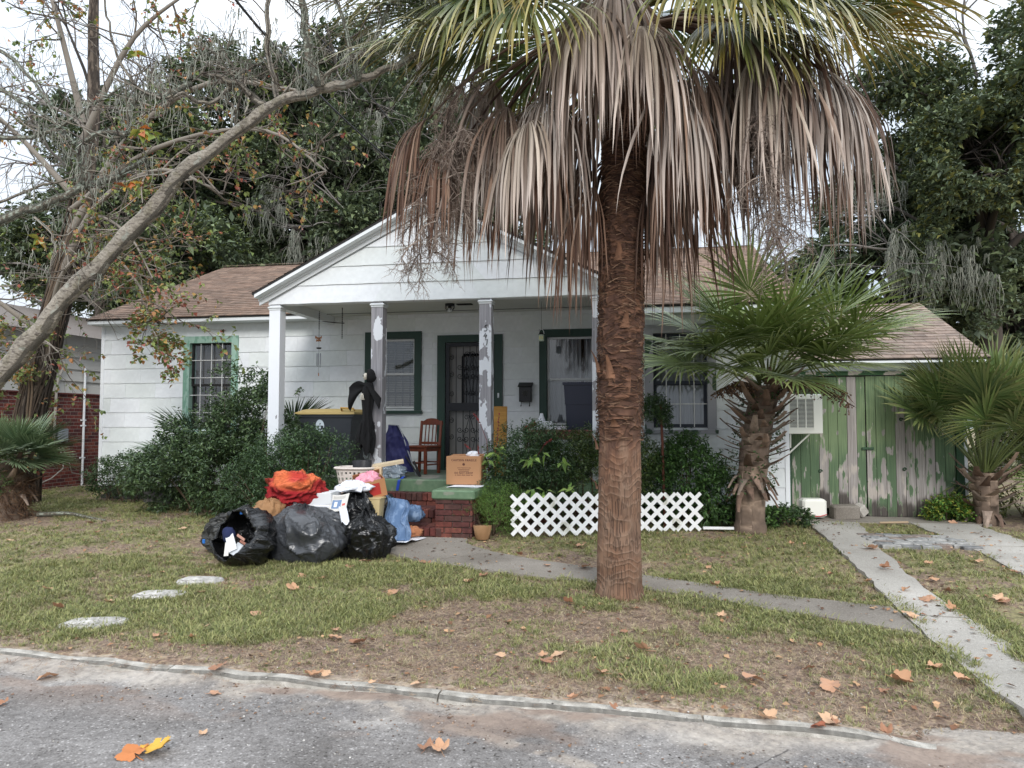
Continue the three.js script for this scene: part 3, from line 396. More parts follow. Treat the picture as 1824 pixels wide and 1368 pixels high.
// ---- porch
const GX = -3.07, GZ = 2.06;
{
  const slab = B(); slab.cbox([-3.05, 0.70, 1.0], [5.3, 0.18, 2.04], 0.015); slab.build('porch_slab', M.slabGreen, house);
  const top = B(); top.bx(-5.66, -0.6, 0.7905, 0.7945, 0.02, 1.98); top.build('porch_floor', M.slabTop, house);
  const base = B(); base.bx(-5.6, -0.5, 0.05, 0.612, 0.1, 1.9); const Bs = base.build('porch_base', M.mortar, house);
  const r = rng(15); // brick skirt of the porch, where it shows behind the steps and plants
  for (let c = 0; c < 6; c++) for (let k = 0; k < 24; k++) { const x = -5.5 + k * 0.21 + (c % 2) * 0.1; if (x < -4.3 && k % 1) continue; B().box([x, 0.18 + c * 0.076, 1.905], [0.2, 0.066, 0.09]).build('brick', M.brickS[Math.floor(r() * 5)], Bs); }
  // ceiling, beams
  const c = B(); c.bx(-5.5, -0.6, 3.40, 3.43, 0.02, 1.95); c.build('porch_ceiling', M.ceiling, house);
  const bm = B(); bm.bx(-5.52, -0.62, 3.30, 3.42, 1.84, 1.98); bm.build('front_beam', M.white, house);
  for (const x of [-5.45, -0.70]) { const s = B(); s.bx(x - 0.07, x + 0.07, 3.27, 3.399, 0.02, 1.838); s.build('side_beam', M.trim, house); }
  // posts with caps
  [-5.43, -3.85, -2.27, -0.71].forEach((x, k) => {
    const b = B(); b.auto = false; const w = 0.085, hgt = 3.295 - 0.795;
    const C = [[-w, w], [w, w], [w, -w], [-w, -w]]; for (let e = 0; e < 4; e++) { const a = C[e], d = C[(e + 1) % 4], n = [b.v(x + a[0], 0.795, 1.9 + a[1], e * .25, 0), b.v(x + d[0], 0.795, 1.9 + d[1], e * .25 + .25, 0), b.v(x + d[0], 3.295, 1.9 + d[1], e * .25 + .25, 1), b.v(x + a[0], 3.295, 1.9 + a[1], e * .25, 1)]; b.quad(...n); }
    const p = b.build('porch_post', M.post[k], house);
    const cp = B(); cp.cbox([x, 3.262, 1.9], [0.215, 0.03, 0.215], 0.008); cp.cbox([x, 3.235, 1.9], [0.19, 0.024, 0.19], 0.006); cp.build('post_cap', M.trim, p);
    if (k === 2) { // hand-painted house number, digits under one another
      M.ink = std([52, 56, 60], 0.7); const dz = 1.9 + w + 0.003;
      const stroke = (pts, nm) => { const s = B(); s.tube(pts.map(q => [x + q[0], q[1], dz]), 0.006, 5); s.build(nm, M.ink, p); };
      const d5 = [[0.032, 2.93], [0.004, 2.925], [-0.008, 2.895], [0.018, 2.893], [0.028, 2.868], [0.012, 2.846], [-0.018, 2.846]];
      const d4 = [[0.008, 2.812], [-0.022, 2.772], [0.026, 2.778]], d4b = [[0.016, 2.796], [0.006, 2.742]], d7 = [[0.000, 2.722], [0.034, 2.730], [0.018, 2.645]];
      for (const [q, n] of [[d5, 'digit_five'], [d4, 'digit_four'], [d4b, 'digit_four'], [d7, 'digit_seven']]) stroke(q, n);
    }
  });
  // gable: boards, rake trim, roof
  const half = 2.52, py = 4.70, ey = 3.43, sl = (py - ey) / half, inset = 0.16;
  const bk = B(); bk.face([[GX - half + 0.06, 3.30, 1.985], [GX + half - 0.06, 3.30, 1.985], [GX + half - 0.06, ey + 0.0, 1.985], [GX, py - 0.06, 1.985], [GX - half + 0.06, ey, 1.985]]); const gb = bk.build('gable', M.white, house);
  let k = 0; for (let y = 3.302; y < py - 0.3; y += 0.262, k++) {
    const y1 = Math.min(y + 0.262, py - 0.2), hw = yy => Math.min(half - 0.08, (py - 0.13 - yy) / sl), segs = [-1, -0.34 + (k % 2) * 0.2, 0.3 + (k % 2) * .1, 1];
    for (let s = 0; s < 3; s++) {
      const b = B(), N = 14, x = (yy, t) => GX + clamp(hw(yy) * lerp(segs[s], segs[s + 1], t), -hw(yy), hw(yy));
      b.grid(N, 1, (u, v) => v ? [x(y1, u), y1, 1.992] : [x(y, u) + 0.0012, y + Math.sin(u * 17 + k * 2 + s) * 0.0025 + 0.003, 2.008]);
      b.grid(N, 1, (u, v) => v ? [x(y, u) + 0.0012, y + Math.sin(u * 17 + k * 2 + s) * 0.0025 + 0.003, 2.008] : [x(y, u), y + 0.002, 1.987]); b.build('gable_board', M.siding[(k + s) % 3], gb);
    }
  }
  for (const s of [-1, 1]) {
    const rake = (o0, o1, z0, z1, nm, m, x1 = 0) => { const b = B(), P = (t, o, z) => [GX + s * lerp(half + 0.06, x1, t), lerp(ey - 0.03, py, t) + o, z]; const q = [P(0, o0, z1), P(1, o0, z1), P(1, o1, z1), P(0, o1, z1)], w = [P(0, o0, z0), P(1, o0, z0), P(1, o1, z0), P(0, o1, z0)]; for (const f of [q, [...w].reverse(), [w[0], w[1], q[1], q[0]], [q[3], q[2], w[2], w[3]], [w[0], q[0], q[3], w[3]]]) b.face(s < 0 ? f : [...f].reverse()); return b.build(nm, m, house); };
    rake(-0.11, 0.0, 2.01, 2.035, 'rake_frieze', M.trim); rake(-0.02, 0.03, 2.035, 2.16, 'rake_soffit', M.trim); rake(-0.018, 0.06, 2.16, 2.185, 'rake_fascia', M.trim); rake(-0.05, -0.02, 2.035, 2.065, 'rake_moulding', M.trim);
    const u = V(0, 0, s < 0 ? 1 : -1), v = V(-s * half, py - ey, 0).normalize(), Ls = Math.hypot(half + 0.1, (py - ey) * (half + 0.1) / half);
    const o = V(GX + s * (half + 0.1), ey - 0.05 + 0.065, s < 0 ? -3.2 : 2.19);
    roofSlope(house, M.roof, o, u, v, 5.39, Ls, 30 + s);
  }
  // side triangles closing the porch attic
  const cl = B(); cl.bx(-5.66, -0.5, 3.425, 3.44, 0.0, 1.95); cl.build('porch_attic_floor', M.white, house);
}
// ---- steps: brick treads with rowlock edges, cheek wall with green cap
{
  const st = B(); st.bx(-4.3, -2.62, 0.02, 0.56, 1.95, 2.22); st.bx(-4.3, -2.62, 0.02, 0.40, 2.22, 2.66); st.bx(-4.3, -2.62, 0.02, 0.235, 2.66, 3.12); const S = st.build('porch_steps', M.mortar, house), r = rng(33);
  const steps = [[2.02, 2.30, 0.63], [2.30, 2.75, 0.465], [2.75, 3.20, 0.30]];
  steps.forEach(([z0, z1, y], n) => {
    for (let x = -4.28; x < -2.60; x += 0.076) B().cbox([x + 0.034, y - 0.052, z1 - 0.10], [0.067, 0.104 + (r() - .5) * 0.006, 0.2], 0.006, [0, (r() - .5) * 0.03, 0]).build('brick', M.brickS[Math.floor(r() * 5)], S);
    for (let x = -4.28; x < -2.62; x += 0.212) B().cbox([x + 0.1, y - 0.14, z1 - 0.07], [0.202, 0.064, 0.1], 0.005).build('brick', M.brickS[Math.floor(r() * 5)], S);
    if (z1 - z0 > 0.3) for (let x = -4.28; x < -2.62; x += 0.212) B().cbox([x + 0.1, y - 0.035, z0 + 0.1], [0.204, 0.07, 0.3], 0.005).build('brick', M.brickS[Math.floor(r() * 5)], S);
  });
  const ck = B(); ck.bx(-2.59, -2.17, 0.02, 0.62, 1.95, 3.16); const C = ck.build('cheek_wall', M.mortar, house);
  for (let c = 0; c < 7; c++) { const y = 0.205 + c * 0.0705; const e = c % 2; const L = e ? [-2.55, -2.345] : [-2.60, -2.39, -2.24]; const spans = e ? [[-2.615, -2.51], [-2.50, -2.29], [-2.28, -2.155]] : [[-2.615, -2.41], [-2.40, -2.19], [-2.18, -2.155]]; for (const [a, d] of spans) B().cbox([(a + d) / 2, y, 3.135], [d - a, 0.062, 0.11], 0.004).build('brick', M.brickS[Math.floor(r() * 5)], C); for (let z = 3.0 - e * 0.1; z > 2.05; z -= 0.212) for (const x of [-2.59, -2.18]) B().cbox([x, y, z - 0.02], [0.06, 0.062, 0.2], 0.004).build('brick', M.brickS[Math.floor(r() * 5)], C); }
  const cap = B(); cap.cbox([-2.39, 0.705, 2.62], [0.54, 0.115, 1.2], 0.018); cap.build('cheek_cap', M.slabGreen, house);
}
// ---- windows and door (all in openings of the walls)
function bar(b, x0, y0, x1, y1, z, w = 0.012, d = 0.012) { const L = Math.hypot(x1 - x0, y1 - y0); b.box([(x0 + x1) / 2, (y0 + y1) / 2, z], [L, w, d], [0, 0, Math.atan2(y1 - y0, x1 - x0)]); }
function scroll(b, cx, cy, z, r, a0, turns, r0 = 0.006) { const P = []; for (let k = 0; k <= 22; k++) { const t = k / 22, a = a0 + t * turns * Math.PI * 2, q = r * (1 - t * 0.75); P.push([cx + Math.cos(a) * q, cy + Math.sin(a) * q, z]); } b.tube(P, r0, 4); }
function windowUnit(name, o) { // o: x0 x1 y0 y1 (opening), z wall face
  const { x0, x1, y0, y1, z, casing, trimW = 0.11, sash, label } = o, w = B();
  w.bx(x0 - trimW, x0 + 0.01, y0 - 0.02, y1 + trimW, z + 0.0, z + 0.045); w.bx(x1 - 0.01, x1 + trimW, y0 - 0.02, y1 + trimW, z + 0.0, z + 0.045); w.bx(x0 + 0.011, x1 - 0.011, y1 - 0.01, y1 + trimW, z, z + 0.042); w.bx(x0 - trimW - 0.02, x1 + trimW + 0.02, y0 - 0.075, y0 - 0.022, z - 0.02, z + 0.075);
  const cs = w.build(name, casing, house); if (label) cs.userData.label = label;
  const jm = B(); jm.bx(x0, x0 + 0.012, y0, y1, z - 0.16, z); jm.bx(x1 - 0.012, x1, y0, y1, z - 0.16, z); jm.bx(x0 + .013, x1 - .013, y1 - 0.012, y1, z - 0.16, z); jm.bx(x0 + .013, x1 - .013, y0, y0 + 0.012, z - 0.16, z + 0.01); jm.build('jamb', casing, cs);
  const ym = o.mid ?? (y0 + y1) / 2, sw = o.sw ?? 0.035;
  const rail = (X0, X1, Y0, Y1, Z) => { const s = B(); s.bx(X0, X0 + sw, Y0, Y1, Z - 0.015, Z + 0.015); s.bx(X1 - sw, X1, Y0, Y1, Z - 0.015, Z + 0.015); s.bx(X0 + sw, X1 - sw, Y1 - sw, Y1, Z - 0.015, Z + 0.015); s.bx(X0 + sw, X1 - sw, Y0, Y0 + sw, Z - 0.015, Z + 0.015); const q = s.build('sash', sash, cs); const g = B(); g.face([[X0 + sw, Y0 + sw, Z], [X1 - sw, Y0 + sw, Z], [X1 - sw, Y1 - sw, Z], [X0 + sw, Y1 - sw, Z]]); g.build('pane', M.glass, cs); return q; };
  rail(x0 + 0.013, x1 - 0.013, ym, y1 - 0.013, z - 0.045); rail(x0 + 0.013, x1 - 0.013, y0 + 0.013, ym + 0.03, z - 0.08);
  if (o.grille) { const { cols, rows, mat, zg } = o.grille; for (let k = 1; k < cols; k++) { const b = B(), x = lerp(x0, x1, k / cols); bar(b, x, y0 + 0.02, x, y1 - 0.02, z + zg); b.build('grille_bar', mat, cs); } for (const y of rows) { const b = B(); bar(b, x0 + 0.01, y, x1 - 0.01, y, z + zg + 0.012); b.build('grille_bar', mat, cs); } for (const [sx, sy, sr] of o.grille.scrolls || []) { const b = B(); scroll(b, sx - sr * 1.15, sy, z + zg, sr, 0, 1.3, 0.003); scroll(b, sx + sr * 1.15, sy, z + zg, sr, Math.PI, -1.3, 0.003); b.build('grille_scroll', mat, cs); } }
  if (o.blind) { for (let y = y0 + 0.04; y < y1 - 0.03; y += 0.03) { const b = B(); b.box([(x0 + x1) / 2, y, z - 0.135], [x1 - x0 - 0.05, 0.003, 0.028], [0.7, 0, 0]); b.build('blind_slat', M.blind, cs); } }
  if (o.curtain) { for (const [a, d, s] of o.curtain) { const b = B(); b.grid(48, 2, (u, v) => [lerp(a, d, u), lerp(y0 - 0.02, y1 + 0.02, v), z - 0.19 + Math.sin(u * (d - a) * 95 + s) * 0.018 + Math.sin(u * 23 + s) * 0.008]); b.build('curtain', o.curtainMat || M.curtain, cs); } }
  return cs;
}
M.whiteBar = std([206, 206, 204], 0.5);
M.brownCurtain = phy([92, 84, 76], 0.95, { transmission: 0.2, thickness: 0, side: THREE.DoubleSide });
windowUnit('window', { x0: -8.13, x1: -7.29, y0: 1.45, y1: 3.0, z: 0, casing: M.paleGreen, sash: M.dark, label: 'window with faded pale green casing and white grille', grille: { cols: 4, rows: [1.75, 2.06, 2.37, 2.68], mat: M.whiteBar, zg: 0.0 }, curtain: [[-8.12, -7.3, 2]], curtainMat: M.brownCurtain });
windowUnit('window', { x0: -4.70, x1: -3.92, y0: 1.80, y1: 3.0, z: 0, mid: 2.38, casing: M.darkGreen, sash: M.alu, label: 'dark green cased window with blinds and thin dark bars', grille: { cols: 6, rows: [2.08, 2.3, 2.62, 2.84], mat: M.iron, zg: -0.105, scrolls: [] }, blind: true });
windowUnit('window', { x0: -1.70, x1: -0.92, y0: 1.52, y1: 2.98, z: 0, mid: 2.26, casing: M.darkGreen, sash: M.alu, label: 'dark green cased window with white sash', curtain: [[-1.69, -1.15, 1], [-1.1, -0.93, 3]] });
windowUnit('window', { x0: 0.0, x1: 0.76, y0: 1.50, y1: 2.85, z: 1.3, mid: 2.12, casing: std([150, 150, 154], 0.7, { map: rep(tex(256, 256, (u, v) => { const p = sst(0.5, 0.56, tfbm(u, v, 7, 5)); return mix3([255, 255, 255], [95, 130, 95], p); }), 1.6, .8) }), sash: M.navyFrame, sw: 0.045, label: 'window with navy sash, peeling casing and white grille', grille: { cols: 4, rows: [1.84, 2.42], mat: M.whiteBar, zg: -0.02 }, curtain: [[0.0, 0.38, 0], [0.39, 0.76, 2]] });
{ // front door
  const c = B(); c.bx(-3.53, -3.395, 0.795, 3.03, 0.0, 0.05); c.bx(-2.555, -2.42, 0.795, 3.03, 0.0, 0.05); c.bx(-3.394, -2.556, 2.91, 3.03, 0.0, 0.047); c.bx(-3.394, -2.556, 0.795, 0.83, -0.16, 0.04);
  const cs = c.build('door_casing', M.darkGreen, house);
  const d = B(); d.bx(-3.39, -2.56, 0.84, 2.90, -0.15, -0.11); const dd = d.build('door', std([150, 148, 146], 0.6), house);
  const ov = B(); ov.cbox([-2.97, 2.25, -0.112], [0.34, 0.95, 0.02], 0.05); ov.build('door_window', std([14, 12, 14], 0.15), dd);
  const s = B(); const z = 0.012; const X0 = -3.385, X1 = -2.565;
  for (const x of [X0 + 0.03, X1 - 0.03]) s.bx(x - 0.03, x + 0.03, 0.84, 2.90, z - 0.015, z + 0.015); s.bx(X0 + .06, X1 - .06, 2.84, 2.90, z - .015, z + .015); s.bx(X0 + .06, X1 - .06, 0.84, 0.90, z - .015, z + .015); s.bx(X0 + .06, X1 - .06, 1.77, 1.90, z - .014, z + .014);
  const sd = s.build('security_door', M.iron, house);
  const xs = [-3.21, -3.09, -2.975, -2.86, -2.74]; for (const x of xs) { const b = B(); bar(b, x, 0.9, x, 1.77, z, 0.011, 0.011); bar(b, x, 1.9, x, 2.84, z, 0.011, 0.011); b.build('iron_bar', M.iron, sd); }
  const sc = (cx, cy, r, a, t) => { const b = B(); scroll(b, cx, cy, z + 0.012, r, a, t, 0.0055); b.build('iron_scroll', M.iron, sd); };
  for (const [y0, y1] of [[0.92, 1.75], [1.95, 2.8]]) { const m = (y0 + y1) / 2;
    for (const x of [-3.09, -2.86]) for (const [dx, dy] of [[-1, 0.12], [-1, -0.03], [1, 0.12], [1, -0.03]]) sc(x + dx * 0.055, m + dy, 0.05, dx > 0 ? Math.PI : 0, dx * 1.3);
    for (const dx of [-1, 1]) { sc(-2.975 + dx * 0.05, y1 - 0.09, 0.045, dx > 0 ? Math.PI : 0, -dx * 1.3); sc(-2.975 + dx * 0.05, y0 + 0.12, 0.045, dx > 0 ? Math.PI : 0, dx * 1.3);
      for (const yy of [y1 - 0.14, m, y0 + 0.1]) { const X = dx < 0 ? -3.29 : -2.655; sc(X, yy, 0.045, dx < 0 ? Math.PI / 2 : -Math.PI / 2, dx * 1.4); } const b = B(); b.tube([[-2.975, y1 - 0.05, z + .012], [-2.975 + dx * 0.06, m + 0.14, z + 0.012], [-2.975 + dx * 0.10, m + 0.02, z + 0.012], [-2.975 + dx * 0.03, y0 + 0.1, z + 0.012]], 0.005, 4); b.build('iron_scroll', M.iron, sd); } }
  const bell = B(); bell.cbox([-2.485, 2.02, 0.056], [0.03, 0.08, 0.014], 0.005); bell.build('door_bell', M.trim, cs);
}
{ // overcast-grey wire hooks and conduit along the eave
  const g = B(); g.tube([[-5.5, 3.28, 0.33], [-5.1, 3.22, 0.5], [-4.95, 3.2, 0.6]], 0.008, 5); g.build('eave_cable', M.dark, house);
}

// ---------------------------------------------------------------- garage
const garage = thing('garage', 'garage with peeling green plank doors and gabled shingle roof', 'garage');
{
  const z = 0.3, dx0 = 2.02, dx1 = 4.25, top = 2.26;
  const w = B(); w.bx(1.83, dx0 - 0.01, 0.2, 2.46, z - 0.14, z - 0.02); w.bx(dx1 + 0.01, 4.42, 0.2, 2.46, z - 0.14, z - 0.02); w.bx(1.83, 4.42, top + 0.08, 2.46, z - 0.141, z - 0.021); w.bx(4.34, 4.42, 0.2, 2.46, -4.6, z - 0.15); w.bx(1.83, 4.42, 0.2, 2.46, -4.7, -4.6);
  w.face([[4.42, 2.46, z - 0.03], [4.42, 2.46, -4.6], [4.42, 3.62, -2.15]]); w.build('wall', M.white, garage);
  const fb = B(); fb.bx(1.83, 4.44, 2.335, 2.47, z - 0.018, z + 0.012); fb.build('frieze_board', M.trim, garage);
  const ef = B(); ef.bx(1.85, 4.6, 2.43, 2.475, z + 0.28, z + 0.305); ef.bx(1.85, 4.6, 2.462, 2.474, z + 0.013, z + 0.28); ef.build('eave_fascia', M.trim, garage);
  const L = Math.hypot(3.68 - 2.49, 0.62 + 2.15); roofSlope(garage, M.roofG, V(1.85, 2.49, 0.62), V(1, 0, 0), slopeV(3.68 - 2.49, -2.15 - 0.62), 2.78, L, 44);
  const bk = B(); bk.face([[1.85, 3.68, -2.15], [4.63, 3.68, -2.15], [4.63, 2.49, -4.9], [1.85, 2.49, -4.9]]); bk.build('roof', M.dark, garage);
  const rk = B(); rk.face([[4.62, 2.40, 0.6], [4.62, 2.49, 0.62], [4.62, 3.67, -2.15], [4.62, 3.57, -2.15]]); rk.build('rake_board', M.trim, garage);
  // peeling paint: height (share of the door, from the floor) to which each plank has lost its paint, and how thoroughly
  const peel = [[0.34, .66], [0.30, .35], [0.16, .4], [0.40, .62], [0.12, .45], [0.34, .68], [1.05, .9], [0.28, .45], [0.50, .64], [0.44, .6], [0.18, .45], [0.78, .74], [0.66, .6], [0.46, .66], [0.52, .7], [0.30, .62], [0.2, .55]];
  const rot = [0.05, 0.09, 0.15, 0.16, 0.05, 0.16, 0.1, 0.05, 0.11, 0.11, 0.06, 0.12, 0.08, 0.12, 0.13, 0.13, 0.12];
  const doorMap = tex(1024, 1024, (u, v, i, j) => {
    const x = u * 2.24, y = v * 2.1, k = Math.min(16, Math.floor(u * 17)), [ph, pk] = peel[k];
    const n = fbm(x * 22, y * 5, 5), n2 = fbm(x * 9 + 40, y * 3, 4), grain = fbm(x * 160, y * 3, 3), t = fbm(x * 1.6 + 2, y * 1.6 + 7, 3), q = hsh(i, j);
    let c = mix3([84, 106, 78], [118, 136, 100], sst(0.35, 0.75, t + (grain - 0.5) * 0.5)); c = c.map(a => a * (0.93 + 0.14 * grain));
    const edge = ph + (n2 - 0.5) * 0.45 + (n - 0.5) * 0.25 - v, chip = sst(0.0, 0.02, edge) * sst(1.02 - pk, 1.06 - pk, n) + sst(0.68, 0.69, n * 0.6 + vn(x * 14, y * 9) * 0.4);
    const p = clamp(chip), rim = clamp(sst(0.985 - pk, 1.02 - pk, n) * sst(-0.02, 0.0, edge)) - p;
    let wood = mix3([118, 112, 108], [186, 180, 176], grain); wood = mix3(wood, [186, 176, 166], sst(0.6, 0.72, n2) * 0.7);
    c = mix3(c, [190, 186, 172], clamp(rim) * 0.5); c = mix3(c, wood, p);
    const rt = sst(-0.03, 0.03, rot[k] + (n - 0.5) * 0.12 - v); c = mix3(c, mix3([30, 26, 24], [78, 70, 62], grain), rt * (0.35 + 0.4 * p));
    return c;
  }, true, false);
  M.doorWood = std([255, 255, 255], 0.8, { map: doorMap, bumpMap: grey(512, 512, (u, v) => fbm(u * 340, v * 7, 3)), bumpScale: 0.004 });
  M.greenPaint = std([48, 78, 54], 0.65, { bumpMap: wallBump, bumpScale: 0.002 });
  const lf = ['door_leaf', 'door_leaf'].map((nm, s) => { const b = B(); const a = s ? 3.14 : dx0 + 0.03, d = s ? dx1 - 0.06 : 3.09; b.bx(a, d, 0.6, 0.72, z - 0.06, z - 0.024); b.bx(a, d, 1.75, 1.87, z - 0.06, z - 0.024); return b.build(nm, M.greenPaint, garage); });
  const r = rng(9), pw = (dx1 - dx0) / 17;
  for (let k = 0; k < 17; k++) {
    const b = B(); b.auto = false; const x0 = dx0 + k * pw + 0.002, x1 = dx0 + (k + 1) * pw - 0.002 - (k === 7 ? 0.012 : 0), y0 = (k < 8 ? 0.34 - (k > 6 ? 0 : (7 - k) * 0.006) : k > 14 ? 0.40 : 0.21) + r() * 0.015, y1 = top - r() * 0.01, zf = z + r() * 0.006, c = 0.003;
    const q = (x, y, zz) => b.v(x, y, zz, (x - dx0) / (dx1 - dx0), (y - 0.2) / 2.1);
    const rows = [y0, y1].map(y => [q(x0, y, zf - 0.022), q(x0, y, zf - c), q(x0 + c, y, zf), q(x1 - c, y, zf), q(x1, y, zf - c), q(x1, y, zf - 0.022)]);
    for (let a = 0; a < 5; a++) b.quad(rows[0][a], rows[0][a + 1], rows[1][a + 1], rows[1][a]); b.quad(rows[0][5], rows[0][0], rows[1][0], rows[1][5]); b.quad(rows[0][0], rows[0][5], rows[0][3], rows[0][2]);
    b.build('plank', M.doorWood, lf[k < 8 ? 0 : 1]);
  }
  const hd = B(); hd.bx(1.95, 4.3, top + 0.012, top + 0.075, z - 0.02, z + 0.03); hd.build('door_header', std([255, 255, 255], 0.75, { map: rep(tex(512, 64, (u, v) => mix3([60, 96, 62], [196, 186, 176], sst(0.5, 0.55, fbm(u * 14 + 2, v * 3, 5)))), 0.42, 4) }), garage);
  const jb = B(); jb.bx(1.94, 2.015, 0.2, top, z - 0.02, z + 0.028); jb.bx(4.26, 4.36, 0.2, top, z - 0.02, z + 0.028); jb.build('door_jamb', M.greenPaint, garage);
  const lt = B(); lt.cbox([3.08, 1.20, z + 0.02], [0.16, 0.035, 0.018], 0.004); lt.build('latch', M.greenPaint, garage);
  const cb = B(); cb.bx(3.87, 4.24, 0.21, 0.395, z - 0.05, z + 0.0); cb.bx(3.86, 4.24, 0.375, 0.40, z - 0.04, z + 0.06); cb.build('patch_board', M.greenPaint, garage);
  for (const [x, y] of [[2.42, 0.86], [3.57, 0.9], [3.54, 1.62]]) { const b = B(); scroll(b, x, y, z + 0.012, 0.028, 0, 1, 0.009); b.build('ring_handle', M.greenPaint, garage); }
  const inb = B(); inb.bx(1.86, 4.33, 0.2, 0.21, -4.5, z - 0.1); inb.build('floor', M.dark, garage);
}
// ---------------------------------------------------------------- window air conditioner on the wing's side wall
{
  const t = thing('air_conditioner', 'cream white window air conditioner braced out from the wing wall before the garage doors', 'air conditioner', [2.10, 1.42, 0.90], 0.16);
  M.cream = std([236, 235, 226], 0.5); const x0 = -0.26, x1 = 0.26, D = 0.46;
  const b = B(); b.cbox([0, 0.28, -D / 2], [0.52, 0.56, D], 0.012); b.build('case', M.cream, t);
  const rc = B(); rc.bx(-0.21, 0.14, 0.085, 0.495, 0.001, 0.004); rc.build('grille_back', std([66, 70, 74], 0.7), t);
  const fr = B(); for (const x of [-0.215, -0.097, 0.018, 0.133]) fr.bx(x - 0.008, x + 0.008, 0.08, 0.5, 0.001, 0.016); fr.bx(-0.223, 0.141, 0.075, 0.089, 0.001, 0.0165); fr.bx(-0.223, 0.141, 0.491, 0.505, 0.001, 0.0165); fr.build('grille_frame', M.cream, t);
  for (let c = 0; c < 3; c++) for (let k = 0; k < 22; k++) { const s = B(); s.box([-0.156 + c * 0.115, 0.098 + k * 0.0182, 0.009], [0.1, 0.003, 0.014], [0.5, 0, 0]); s.build('louver', M.cream, t); }
  const br = B(); br.tube([[0.1, -0.002, -0.08], [-0.28, -0.36, -0.1]], 0.012, 5); br.tube([[-0.17, -0.002, -0.08], [-0.17, -0.2, -0.09]], 0.010, 5); br.build('brace', M.cream, t);
}
{ // things at the garage foot
  const t = thing('tote', 'cream plastic tote with red cord standing by the garage door', 'tote', [2.22, 0.235, 0.72], 0.1);
  const b = B(); b.cbox([0, 0.135, 0], [0.33, 0.26, 0.24], 0.03); b.build('body', M.cream, t); const r = B(); r.tube([[-0.15, 0.05, 0.125], [-0.05, 0.03, 0.132], [0.06, 0.028, 0.132], [0.155, 0.055, 0.125]], 0.006, 5); r.build('cord', std([190, 40, 48], 0.6), t);
  const cbk = B(); const cc = cbk.cbox([2.66, 0.31, 0.66], [0.36, 0.2, 0.22], 0.02, [0.04, 0.15, 0.02]); tag(cc.build('concrete_block', M.walk), 'rough grey concrete block lying against the garage doors', 'block');
  const c2 = B(); c2.cbox([2.90, 0.33, 0.55], [0.14, 0.16, 0.16], 0.02, [0.2, 0.5, 0.7]); tag(c2.build('rubble_piece', M.concrete), 'pale chunk of rubble leaning beside the concrete block', 'rubble');
  const st = B(); st.tube([[2.98, 0.235, 1.18], [3.35, 0.245, 1.12]], 0.016, 6); tag(st.build('stick', std([168, 146, 120], 0.9)), 'pale stick lying on the driveway before the garage', 'stick');
}
